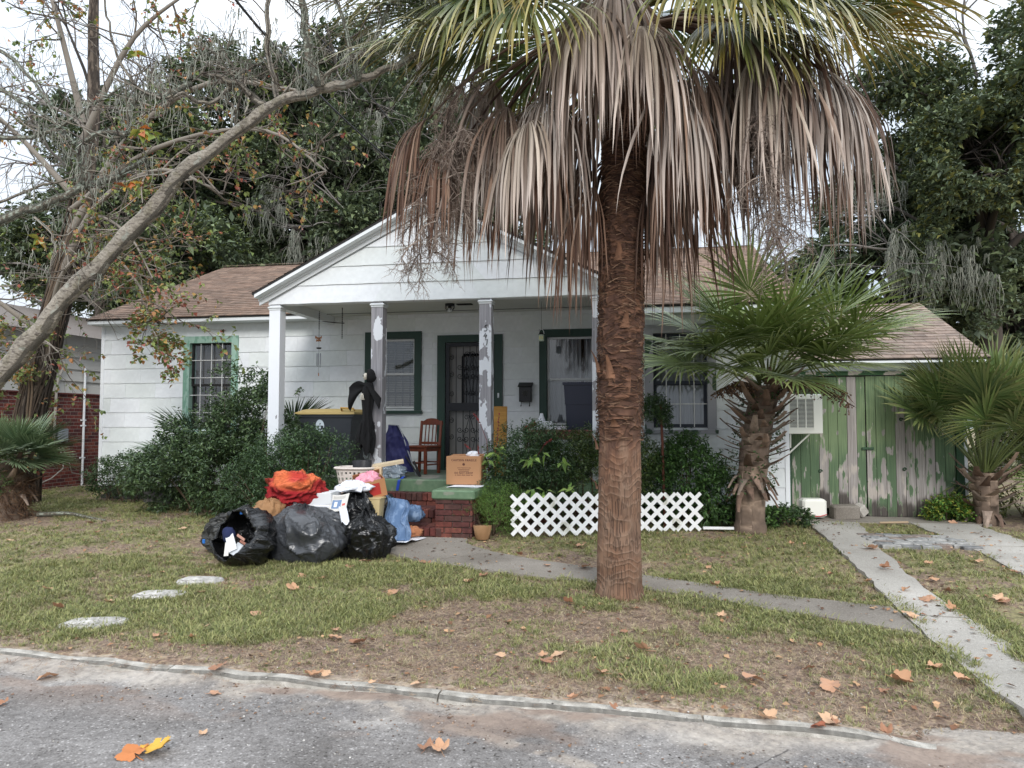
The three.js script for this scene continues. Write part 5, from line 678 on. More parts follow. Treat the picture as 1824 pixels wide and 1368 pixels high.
{
  const b2 = B(); sack(b2, [-3.64, 0.36, 4.44], [0.56, 0.35, 0.40], 3.1, { crease: 0.15, lean: [-0.05, -0.04] }); tag(b2.build('rubbish_bag', M.bagThin), 'big stretched grey-black rubbish bag in the middle of the pile', 'rubbish bag');
  const b3 = B(); sack(b3, [-3.10, 0.33, 4.22], [0.34, 0.26, 0.32], 8.4, { knot: 0.3, crease: 0.2 }); tag(b3.build('rubbish_bag', M.bag), 'knotted black rubbish bag by the walkway', 'rubbish bag');
  const b4 = B(); sack(b4, [-3.44, 0.50, 3.70], [0.27, 0.34, 0.27], 14.2, { crease: 0.2 }); tag(b4.build('rubbish_bag', M.bag), 'black rubbish bag topped with white plastic beside the red-printed box', 'rubbish bag');
  const b5 = B(); sack(b5, [-4.62, 0.32, 4.28], [0.36, 0.24, 0.3], 21.7, { crease: 0.22 }); tag(b5.build('rubbish_bag', std([58, 58, 56], 0.55, { bumpMap: M.bag.bumpMap, bumpScale: 0.015 })), 'dull dark grey sack slumped behind the open bag', 'rubbish bag');
  // open bag lying on its side: outside, rim and inside in one skin, mouth towards the street
  const t = thing('open_rubbish_bag', 'open black rubbish bag showing papers inside', 'rubbish bag', [-4.24, 0.36, 4.74], -0.25); t.scale.setScalar(0.86);
  const ob = B(); ob.grid(80, 48, (u, v) => {
    const a = u * Math.PI * 2, ca = Math.cos(a), sa = Math.sin(a), inn = v > 0.62, t2 = inn ? (v - 0.62) / 0.38 : v / 0.62;
    const n = ridge(ca * 2.2 + 2, sa * 2.2, (inn ? 2.2 : t2 * 0.8)) ** 4, n2 = ridge(ca * 4 + 5 + t2, sa * 4 - t2, t2 * 1.0 + (inn ? 7 : 0)) ** 6;
    let ang, r, dp; if (!inn) { ang = t2 * 2.25; r = Math.sin(ang); dp = -Math.cos(ang); } else { ang = 2.25 - t2 * 1.4; r = Math.sin(ang) * 0.93; dp = -Math.cos(ang) * (1 - t2 * 0.6) - t2 * 0.25; }
    r *= 0.88 + 0.14 * n + 0.10 * n2; if (inn && t2 > 0.99) r *= 0.0;
    const flop = 0.10 * (vn(ca * 2 + 9, sa * 2 + 9) - 0.5) * sst(0.35, 0.62, v) ;
    let x = ca * r * 0.43, y = sa * r * 0.36 + dp * 0.10 + flop, z = dp * 0.34 + sa * -0.12 * 1 + flop * 0.5; if (y < -0.30) y = -0.30 + (y + 0.30) * 0.12;
    return [x, y, z];
  }, true); ob.build('bag', M.bag, t);
  for (const [x, y, z, w, h, rx, ry, rz, c, nm] of [[-0.06, -0.02, 0.16, 0.10, 0.24, -0.5, 0.3, 0.5, [222, 224, 226], 'paper'], [-0.14, -0.09, 0.14, 0.06, 0.22, -0.4, 0.2, 0.15, [232, 230, 224], 'paper'], [0.02, -0.10, 0.15, 0.12, 0.16, -0.7, 0, -0.3, [196, 200, 204], 'paper'], [0.07, 0.04, 0.13, 0.14, 0.03, -0.2, 0, -0.4, [182, 138, 122], 'card_strip'], [0.12, -0.02, 0.14, 0.12, 0.03, -0.2, 0, -0.35, [150, 100, 84], 'card_strip']]) { const q = B(); q.cbox([x, y, z], [w, h, 0.012], 0.002, [rx, ry, rz]); q.build(nm, std(c, 0.8), t); }
  const bl = B(); sack(bl, [-0.16, 0.06, 0.10], [0.10, 0.11, 0.07], 4, { nu: 24, nv: 14, flat: 1 }); bl.build('navy_cloth', std([28, 38, 76], 0.9), t);
  for (const [x, y, z] of [[-0.40, -0.02, 0.26], [0.0, 0.33, 0.06]]) { const q = B(); q.cbox([x, y, z], [0.035, 0.05, 0.02], 0.004); q.build('drawstring', std([40, 110, 190], 0.5), t); }
  // brown paper bag stuffed between the bags
  const pb = B(); sack(pb, [-4.15, 0.60, 4.40], [0.20, 0.15, 0.15], 31, { crease: 0.3, nu: 40, nv: 26, flat: 0.9 }); tag(pb.build('paper_bag', std([150, 112, 76], 0.85)), 'crumpled brown paper bag wedged above the open rubbish bag', 'paper bag');
  // white boxes carrying the jacket
  const w1 = B(); w1.cbox([-3.95, 0.40, 4.05], [0.80, 0.52, 0.40], 0.008, [0, 0.12, 0.03]); tag(w1.build('white_carton', std([226, 228, 232], 0.7)), 'large white carton in the middle of the pile', 'carton');
  const w2 = B(); w2.cbox([-3.78, 0.725, 4.03], [0.48, 0.13, 0.36], 0.006, [0, 0.10, 0.07]); tag(w2.build('white_carton', std([218, 220, 222], 0.7)), 'smaller white carton under the red jacket', 'carton');
  // jacket: heaped cloth, faded orange shoulders and red lining
  const jk = B(); M.jacket = std([255, 255, 255], 0.9, { vertexColors: true, bumpMap: rep(grey(256, 256, (u, v) => tfbm(u, v, 60, 2) * 0.4 + 0.6 * tfbm(u, v, 9, 4)), 3, 3), bumpScale: 0.008 });
  const cR = linOf(158, 30, 36), cO = linOf(204, 104, 62), cP = linOf(190, 66, 54); const rows = [], nu = 110, nv = 60;
  for (let j = 0; j <= nv; j++) { const row = []; for (let i = 0; i < nu; i++) { const u = i / nu, v = j / nv, a = u * Math.PI * 2, p = v * Math.PI, sx = Math.sin(p) * Math.cos(a), sy = Math.cos(p), sz = Math.sin(p) * Math.sin(a); const n = vn3(sx * 1.5 + 4, sy * 1.5, sz * 1.5 + 7), wq = n * 2.2, k = ridge(sx * 1.6 + 6 + wq, sy * 0.9 + 1, sz * 1.6 + wq) ** 5, k2 = ridge(sx * 3.1 + 2 - wq, sy * 1.6 + 5 + wq, sz * 2.6) ** 6, k3 = ridge(sx * 6 + 3 + wq, sy * 3 + 5, sz * 6 + wq) ** 4; const r = 0.78 + (n - 0.5) * 0.42 + 0.22 * k + 0.16 * k2 + 0.06 * k3; let y = sy * r * 0.22; if (y < -0.10) y = -0.10 + (y + 0.10) * 0.9 * (sz > 0 ? 1.3 : 0.2); const low = sst(0.45, 0.0, sy + (n - .5) * .4 + sx * 0.25) * (sz > -0.2 ? 1 : 0.3); jk.col = mix3(mix3(cO, cP, sst(0.4, 0.7, vn3(sx * 2 + 3, sy * 2, sz * 2))), cR, Math.max(low, sst(0.72, 0.8, sx) * 0.9)); row.push(jk.v(-3.98 + sx * r * 0.36 + sy * 0.05, 0.82 + y, 4.12 + sz * r * 0.25 + Math.max(0, -sy) * sz * 0.06)); } row.push(row[0]); rows.push(row); }
  for (let j = 0; j < nv; j++) for (let i = 0; i < nu; i++) jk.quad(rows[j][i], rows[j][i + 1], rows[j + 1][i + 1], rows[j + 1][i]); tag(jk.build('jacket', M.jacket), 'faded orange and red jacket heaped on the white cartons', 'jacket');
  // newspaper on the bags
  const cv = document.createElement('canvas'); cv.width = 256; cv.height = 192; const g = cv.getContext('2d'); g.fillStyle = '#cfccc6'; g.fillRect(0, 0, 256, 192); g.fillStyle = '#8d8a86'; for (let k = 0; k < 16; k++) g.fillRect(14, 20 + k * 10, 70 - (k * 37 % 19), 4); g.fillStyle = '#6f86a8'; g.fillRect(98, 60, 90, 100); g.fillStyle = '#dfe6ee'; g.fillRect(120, 80, 30, 60); g.fillStyle = '#c8645c'; g.fillRect(200, 110, 32, 26); g.fillStyle = '#8d8a86'; for (let k = 0; k < 4; k++) g.fillRect(100, 18 + k * 9, 120, 4);
  const ct = new THREE.CanvasTexture(cv); ct.colorSpace = THREE.SRGBColorSpace; const np = B(); np.auto = false; np.grid(10, 6, (u, v) => [-3.62 + u * 0.27, 0.63 + v * 0.17 - 0.03 * Math.sin(u * 3), 4.20 - v * 0.1 + 0.02 * Math.sin(u * 5)]); tag(np.build('newspaper', std([255, 255, 255], 0.85, { map: ct, side: THREE.DoubleSide })), 'folded newspaper propped against the bags', 'newspaper');
  const wp = B(); wp.grid(10, 12, (u, v) => [-3.36 + u * 0.10 + v * 0.08, 0.66 - v * 0.10 - 0.05 * v * v + 0.02 * Math.sin(u * 9), 4.36 + v * 0.10 + 0.02 * Math.sin(u * 7)]); tag(wp.build('white_cloth', M.paper), 'white cloth strip draped over the middle rubbish bag', 'cloth');
  const wt = B(); sack(wt, [-3.46, 0.83, 3.72], [0.20, 0.07, 0.18], 52, { crease: 0.4, nu: 40, nv: 24, flat: .8 }); tag(wt.build('white_plastic', std([224, 228, 236], 0.35)), 'white plastic wrap bunched on top of the rear bag', 'plastic wrap');
  // cream wastebasket
  const cbn = B(), R = (y, w) => [[-w, y, w], [w, y, w], [w, y, -w], [-w, y, -w]].map(q => [q[0] - 3.24, q[1], q[2] * 0.8 + 3.62]); const rs = [R(0.42, 0.085), R(0.685, 0.105), R(0.69, 0.115), R(0.705, 0.115)]; for (let k = 0; k < 3; k++) for (let e = 0; e < 4; e++) cbn.face([rs[k][e], rs[k][(e + 1) % 4], rs[k + 1][(e + 1) % 4], rs[k + 1][e]]); cbn.face([...rs[0]].reverse()); cbn.face(rs[3]); tag(cbn.build('wastebasket', std([206, 186, 140], 0.5)), 'cream plastic wastebasket between the bags and the jeans', 'wastebasket');
  // open cardboard box with red print, tilted
  const t2 = thing('printed_box', 'tilted cardboard box with red print and pink plastic inside', 'cardboard box', [-3.32, 0.70, 3.48], 0.55); t2.rotation.order = 'YXZ'; t2.rotation.z = 0.22; t2.rotation.x = 0.12; M.card = std([178, 128, 88], 0.85, { bumpMap: wallBump, bumpScale: 0.001 });
  const bb = B(); bb.bx(-0.17, 0.17, 0, 0.006, -0.12, 0.12); bb.bx(-0.17, 0.17, 0.006, 0.21, 0.114, 0.12); bb.bx(-0.17, 0.17, 0.006, 0.21, -0.12, -0.114); bb.bx(-0.17, -0.164, 0.006, 0.21, -0.113, 0.113); bb.bx(0.164, 0.17, 0.006, 0.21, -0.113, 0.113); bb.build('walls', M.card, t2); const pr = B(); pr.bx(-0.08, 0.10, 0.03, 0.17, 0.121, 0.1225); pr.build('print', std([172, 48, 44], 0.8), t2); const fl = B(); fl.box([-0.22, 0.2, 0], [0.11, 0.005, 0.22], [0, 0, 0.5]); fl.box([0.0, 0.235, -0.15], [0.33, 0.005, 0.11], [-0.9, 0, 0]); fl.build('flap', M.card, t2); const pk = B(); sack(pk, [0, 0.21, 0], [0.14, 0.09, 0.1], 61, { crease: 0.4, nu: 36, nv: 20, flat: 1 }); pk.build('pink_plastic', std([222, 150, 168], 0.35), t2);
  // jeans draped over the steps' edge
  M.denim = std([255, 255, 255], 0.92, { map: rep(tex(512, 512, (u, v, i, j) => { const a = tfbm(u, v, 6, 4), w = ((i + j) % 4 < 2 ? 6 : -6), q = hsh(i, j) * 16; const b = sst(0.35, 0.7, a); return [78 + b * 44 + w + q, 104 + b * 40 + w + q, 138 + b * 36 + w + q]; }), 2.5, 2.5), side: THREE.DoubleSide });
  const je = B(); je.grid(60, 44, (u, v) => { const k = ridge(u * 3 + 1 + v * .6, v * 0.8, 2) ** 4, k2 = ridge(u * 6 + 1 + v, v * 1.5, 5) ** 4; return [-3.18 + u * 0.30 + v * 0.12 + 0.02 * Math.sin(v * 9), 0.70 - v * 0.42 - 0.06 * (u - 0.2) * (1 - v) - 0.05 * v * v, 3.34 + v * 0.34 + 0.10 * k + 0.05 * k2 + 0.12 * Math.sin(u * 3.1) * (1 - v * 0.4)]; }); tag(je.build('jeans', M.denim), 'faded blue jeans draped down the left of the brick steps', 'jeans');
  const db = B(); sack(db, [-2.94, 0.46, 3.1], [0.16, 0.12, 0.14], 71, { crease: 0.3, nu: 44, nv: 26 }); tag(db.build('denim_bundle', M.denim), 'bundle of darker denim lying on the brick steps', 'denim bundle');
  const bk = B(); sack(bk, [-3.28, 0.47, 3.14], [0.26, 0.26, 0.24], 88, { crease: 0.24, nu: 48, nv: 30 }); tag(bk.build('rubbish_bag', M.bag), 'black rubbish bag on the steps behind the jeans', 'rubbish bag');
  // white sheet and crumpled paper at the foot of the steps
  const sh = B(); sh.grid(14, 10, (u, v) => [-3.08 + u * 0.42 - v * 0.10, groundH(3.6) + 0.04 + 0.03 * vn(u * 4, v * 4) + 0.04 * (1 - u) * v, 3.44 + v * 0.46 - u * 0.04]); tag(sh.build('white_sheet', M.paper), 'white sheet lying at the foot of the brick steps', 'sheet');
  const cr = B(); sack(cr, [-2.86, 0.30, 3.50], [0.13, 0.07, 0.08], 95, { crease: 0.6, nu: 30, nv: 18 }); tag(cr.build('brown_paper', std([168, 112, 78], 0.9)), 'crumpled brown paper at the foot of the brick steps', 'paper');
  // laundry basket on a carton, black pot in it
  const sup = B(); sup.cbox([-3.72, 0.43, 2.98], [0.42, 0.5, 0.36], 0.006); tag(sup.build('carton', M.card), 'brown carton under the laundry basket', 'carton');
  const lb = thing('laundry_basket', 'off-white plastic laundry basket with oval holes', 'laundry basket', [-3.72, 0.685, 2.98]); M.offwhite = std([214, 204, 196], 0.5, { side: THREE.DoubleSide });
  { const b = B(), NU = 56, NV = 14, Hh = 0.32, P = (u, v) => { const a = u * Math.PI * 2, sq = 1 / Math.pow(Math.pow(Math.abs(Math.cos(a)), 3.2) + Math.pow(Math.abs(Math.sin(a)), 3.2), 1 / 3.2), s = lerp(0.76, 1, v); return [Math.cos(a) * sq * 0.255 * s, v * Hh, Math.sin(a) * sq * 0.19 * s]; };
    const hole = (i, j) => j >= 4 && j <= 11 && (j - 4) % 3 !== 2 && i % 2 === 0; for (let j = 0; j < NV; j++) for (let i = 0; i < NU; i++) { if (hole(i, j)) continue; b.face([P(i / NU, j / NV), P((i + 1) / NU, j / NV), P((i + 1) / NU, (j + 1) / NV), P(i / NU, (j + 1) / NV)].reverse()); } b.build('body', M.offwhite, lb);
    const rim = B(), Q = []; for (let i = 0; i <= NU; i++) { const q = P(i / NU, 1); Q.push([q[0] * 1.04, q[1], q[2] * 1.05]); } rim.tube(Q, 0.016, 6, false); rim.build('rim', M.offwhite, lb); const fl = B(); fl.face(Array.from({ length: 24 }, (_, i) => { const q = P(i / 24, 0); return [q[0], 0.004, q[2]]; }).reverse()); fl.build('floor', M.offwhite, lb); }
  const pt = B(); pt.tube([[-3.66, 0.70, 2.95], [-3.66, 1.10, 2.95]], k => 0.10 + k * 0.03, 5); tag(pt.build('plastic_pot', std([40, 40, 44], 0.5)), 'black plastic pot standing in the laundry basket', 'pot');
  const fb = B(); fb.cbox([-3.36, 1.05, 2.82], [0.40, 0.045, 0.16], 0.004, [0.06, 0.35, 0.16]); tag(fb.build('flat_carton', std([206, 188, 158], 0.8)), 'flat beige carton lying across the laundry basket rim', 'carton'); const fc = B(); fc.cbox([-3.44, 0.90, 3.02], [0.14, 0.24, 0.1], 0.004, [0, 0.2, 0]); tag(fc.build('upright_carton', std([212, 186, 152], 0.8)), 'upright beige carton beside the laundry basket', 'carton');
  // blue ribbon over the slab edge, bag of bottles
  const rb = B(); rb.grid(3, 14, (u, v) => { const y = v < 0.45 ? 0.802 + 0.02 * Math.sin(v * 12) : 0.80 - (v - 0.45) * 0.30, z = v < 0.45 ? 1.86 + v * 0.4 : 2.045; return [-3.50 + u * 0.04 + (v - 0.5) * -0.06, y, z]; }); tag(rb.build('blue_ribbon', std([36, 74, 178], 0.5, { side: THREE.DoubleSide })), 'bright blue strap hanging over the porch slab edge', 'strap');
  const cb = B(); sack(cb, [-3.68, 0.87, 1.82], [0.22, 0.10, 0.14], 104, { crease: 0.5, nu: 44, nv: 24 }); tag(cb.build('bottle_bag', phy([190, 204, 216], 0.12, { transmission: 0.6, thickness: 0 })), 'clear bag of plastic bottles on the porch floor', 'bag');
  // carton with lettering on the cheek wall, papers under it
  const c2 = document.createElement('canvas'); c2.width = 512; c2.height = 408; const k = c2.getContext('2d'); k.fillStyle = 'rgb(186,138,100)'; k.fillRect(0, 0, 512, 408); const rr = rng(3); for (let n = 0; n < 5000; n++) { k.fillStyle = `rgba(${rr() < .5 ? '150,104,70' : '206,160,122'},0.25)`; k.fillRect(rr() * 512, rr() * 408, 1 + rr() * 5, 1); } k.fillStyle = 'rgb(88,52,44)'; k.textAlign = 'center'; k.font = 'bold 44px sans-serif'; k.fillText('CAUTION FRAGILE', 262, 66); k.font = 'bold 20px sans-serif'; k.fillText('VINYL PRODUCTS ARE', 262, 172); for (const [y, w] of [[186, 168], [208, 140]]) for (let x = 262 - w / 2; x < 262 + w / 2; x += 9) k.fillRect(x, y, 6, 11); k.font = 'bold 42px sans-serif'; k.fillText('DO NOT DROP', 258, 256); for (let x = 128; x < 398; x += 10) if (x % 70 > 12) k.fillRect(x, 266, 7, 12);
  k.save(); k.translate(258, 112); for (let n = 0; n < 8; n++) { k.rotate(Math.PI / 4); k.beginPath(); k.ellipse(0, 12, 6, 10, 0, 0, 7); k.fill(); } k.restore();
  const kt = new THREE.CanvasTexture(c2); kt.colorSpace = THREE.SRGBColorSpace;
  const cx = thing('lettered_carton', 'brown carton lettered caution fragile on the green step cap', 'cardboard box', [-2.40, 0.783, 2.5], 0.02); const kb = B(); kb.cbox([0, 0.182, 0], [0.46, 0.362, 0.34], 0.004); kb.build('box', std([180, 132, 94], 0.85), cx); const kl = B(); kl.auto = false; kl.quad(kl.v(-0.222, 0.006, 0.1725, 0, 0), kl.v(0.222, 0.006, 0.1725, 1, 0), kl.v(0.222, 0.358, 0.1725, 1, 1), kl.v(-0.222, 0.358, 0.1725, 0, 1)); kl.build('printed_face', std([255, 255, 255], 0.85, { map: kt }), cx); const kf = B(); kf.box([0.0, 0.372, -0.08], [0.44, 0.004, 0.17], [0.08, 0, 0.02]); kf.build('flap', M.card, cx);
  const pw = B(); sack(pw, [0.10, 0.392, 0.02], [0.09, 0.04, 0.06], 15, { crease: 0.5, nu: 24, nv: 14 }); tag(pw.build('white_tissue', M.paper), 'white tissue on top of the lettered carton', 'tissue').position.set(-2.4, 0.775, 2.5);
  for (let n = 0; n < 4; n++) { const q = B(); q.cbox([-2.36 + n * 0.012, 0.7655 + n * 0.0045, 2.62 + n * 0.01], [0.40, 0.0035, 0.5], 0.001, [0, 0.05 * (n - 1), 0]); tag(q.build('paper_sheet', M.paper), 'white paper sheet in the thin stack under the lettered carton', 'paper', 'papers under the lettered carton'); }
  const pot = B(); pot.tube([[-2.02, 0.19, 3.22], [-2.02, 0.35, 3.22]], k => 0.085 + k * 0.03, 10); tag(pot.build('basket_pot', std([146, 112, 78], 0.85)), 'tan woven pot on the ground between fern and lattice', 'pot');
}

// ---------------------------------------------------------------- plants: leaves, fronds, trees
const leafMat = (r = 0.55, tr = 0.3) => phy([255, 255, 255], r, { vertexColors: true, transmission: tr, thickness: 0, side: THREE.DoubleSide });
M.leaf = leafMat(0.5, 0.25); M.leafSoft = leafMat(0.8, 0.35); M.frond = leafMat(0.45, 0.25); M.deadFrond = leafMat(0.85, 0.15); M.leafFar = leafMat(0.7, 0.2);
M.stem = std([92, 78, 62], 0.9); M.stemGreen = std([96, 106, 60], 0.8);
const pal = list => list.map(c => linOf(...c));
const pick = (P, r) => { const c = P[Math.floor(r() * P.length)], k = 0.75 + r() * 0.5; return [c[0] * k, c[1] * k, c[2] * k]; };
const rdir = r => { const z = r() * 2 - 1, a = r() * 6.2832, s = Math.sqrt(1 - z * z); return V(s * Math.cos(a), z, s * Math.sin(a)); };
const _n = V(0, 0, 0), _d = V(0, 0, 0), _p = V(0, 0, 0);
// a sprig: k leaves set along a short shoot
function sprig(b, p, dir, k, len, ll, lw, P, r, droop = 0.2) {
  for (let i = 0; i < k; i++) {
    const t = (i + 0.6) / k; _d.copy(dir).multiplyScalar(0.35); _d.x += (r() - 0.5) * 1.7; _d.y += (r() - 0.5) * 1.3 - droop * 0.4; _d.z += (r() - 0.5) * 1.7; _d.normalize();
    _n.set((r() - 0.5) * 1.3, 0.9, (r() - 0.5) * 1.3); _n.addScaledVector(_d, -_n.dot(_d)).normalize();
    _p.set(p.x + dir.x * len * t, p.y + dir.y * len * t, p.z + dir.z * len * t); b.col = pick(P, r); b.leaf(_p, _d, _n, ll * (0.7 + r() * 0.6), lw * (0.7 + r() * 0.6), 0.2, 0.18);
  }
}
// foliage filling a set of ellipsoid lobes, thinned by noise so that light and background show through
function foliage(b, lobes, n, k, len, ll, lw, P, r, o = {}) {
  const { thin = 0.42, nf = 1.6, inner = 0.35, out = 0.6, minY = -1e9 } = o, W = lobes.map(l => (l[3] * l[4] + l[4] * l[5] + l[3] * l[5])), T = W.reduce((a, c) => a + c, 0);
  let made = 0, tries = 0;
  while (made < n && tries < n * 8) {
    tries++; let q = r() * T, i = 0; while (q > W[i] && i < W.length - 1) q -= W[i++]; const l = lobes[i], d = rdir(r), rad = lerp(inner, 1.04, Math.pow(r(), 0.45));
    const p = V(l[0] + d.x * l[3] * rad, l[1] + d.y * l[4] * rad, l[2] + d.z * l[5] * rad); if (p.y < minY) continue; if (vn3(p.x * nf + 11, p.y * nf + 5, p.z * nf) < thin) continue;
    d.multiplyScalar(out); d.y += 0.25; d.x += (r() - 0.5) * 0.7; d.z += (r() - 0.5) * 0.7; d.normalize(); sprig(b, p, d, k, len, ll, lw, P, r); made++;
  }
}
function shrub(name, label, base, lobes, n, k, len, ll, lw, P, seed, o = {}) {
  const t = thing(name, label, o.cat || 'shrub', base, 0, o.group), r = rng(seed), s = B(), f = B(); f.auto = false;
  for (const l of lobes) for (let c = 0; c < (o.stems ?? 4); c++) { const x = l[0] + (r() - 0.5) * l[3], y = l[1] + (r() - 0.3) * l[4] * 0.8, z = l[2] + (r() - 0.5) * l[5]; s.tube([[(r() - 0.5) * 0.14 + l[0] * 0.5, -0.02, (r() - 0.5) * 0.14 + l[2] * 0.4], [x * 0.55 + l[0] * .2, y * 0.5, z * 0.6], [x, y, z]], q => 0.012 * (1 - q * 0.7), 4, false); }
  s.build('stems', M.stem, t); foliage(f, lobes, n, k, len, ll, lw, P, r, { minY: -0.02, ...o }); f.build('foliage', o.mat || M.leaf, t); return t;
}
// palm frond: stalk, then a fan of folded blades. All drooping under their own weight
function fan(b, o) {
  const { org, az, el, pet, seg, n, spread, dPet = 0.02, dSeg = 0.05, cols, tipCol, wMax = 0.034, cup = 0.12, petR = 0.012, petCol, r, steps = 7, ragged = 0.15, fold = 0.3, split = 0.4 } = o;
  const d = V(Math.cos(el) * Math.cos(az), Math.sin(el), Math.cos(el) * Math.sin(az)), p = org.clone(), P = [p.clone()], N = 7;
  if (o.hub) { const m = org.clone().lerp(o.hub, 0.55).add(V(0, 0.3 * org.distanceTo(o.hub) + 0.05, 0)); for (let k = 1; k <= N; k++) { const t = k / N; P.push(org.clone().multiplyScalar((1 - t) * (1 - t)).addScaledVector(m, 2 * t * (1 - t)).addScaledVector(o.hub, t * t)); } d.copy(o.dir).normalize(); p.copy(o.hub); } else for (let k = 0; k < N; k++) { p.addScaledVector(d, pet / N); d.y -= dPet; d.normalize(); P.push(p.clone()); }
  b.col = petCol; b.tube(P, q => petR * (1.25 - q * 0.6), 4, false);
  const F = d.clone(), side = Math.abs(F.y) > 0.98 ? V(-Math.sin(az), 0, Math.cos(az)) : F.clone().cross(UP).normalize(), U = side.clone().cross(F).normalize(), roll = (o.roll ?? 0); if (roll) { side.applyAxisAngle(F, roll); U.applyAxisAngle(F, roll); }
  const da = 2 * spread / n;
  for (let i = 0; i <= n; i++) {
    const a = -spread + i * da + (r() - 0.5) * da * 0.5, L = seg * (0.72 + 0.28 * Math.cos(a * 0.75)) * (1 - r() * ragged); const g = V(0, 0, 0), c = V(0, 0, 0), w = V(0, 0, 0), q = P[N].clone().addScaledVector(F, (1 - Math.abs(a) / spread) * (o.costa ?? 0));
    g.copy(F).multiplyScalar(Math.cos(a)).addScaledVector(side, Math.sin(a)).addScaledVector(U, cup * (Math.abs(Math.sin(a)) + 0.15) + (r() - 0.5) * 0.08).normalize(); w.copy(F).multiplyScalar(-Math.sin(a)).addScaledVector(side, Math.cos(a));
    const dr = dSeg * (0.6 + r() * 0.9), kink = r() < (o.kink ?? 0) ? 1 + Math.floor(r() * 3) : -1, col = pick(cols, r), tc = tipCol ? pick(tipCol, r) : col; let prev = null, tw = (r() - 0.5) * (o.twist ?? 0.3);
    for (let s = 0; s <= steps; s++) {
      const t = s / steps, rad = t * L; let wd = Math.min(rad * Math.abs(da) * 1.04 + 0.002, wMax) * (t > split ? 1 - ((t - split) / (1 - split)) ** 1.4 : 1) * 0.5;
      w.addScaledVector(g, -w.dot(g)).normalize(); if (s && tw) w.applyAxisAngle(g, tw / steps); c.copy(w).cross(g); const fo = fold * wd;
      b.col = mix3(col, tc, sst(0.35, 0.95, t)); const row = [b.v(q.x - w.x * wd, q.y - w.y * wd, q.z - w.z * wd), b.v(q.x + c.x * fo, q.y + c.y * fo, q.z + c.z * fo), b.v(q.x + w.x * wd, q.y + w.y * wd, q.z + w.z * wd)];
      if (prev) { b.quad(prev[0], prev[1], row[1], row[0]); b.quad(prev[1], prev[2], row[2], row[1]); } prev = row;
      q.addScaledVector(g, L / steps); g.y -= dr * (o.hang ? 1.25 - t * 0.5 : 0.25 + 1.5 * t * t) * (s === kink ? 4 : 1); { const j = o.hang ? 0.13 : 0.03; g.x += (r() - .5) * j; g.z += (r() - .5) * j; } g.normalize();
    }
  }
}
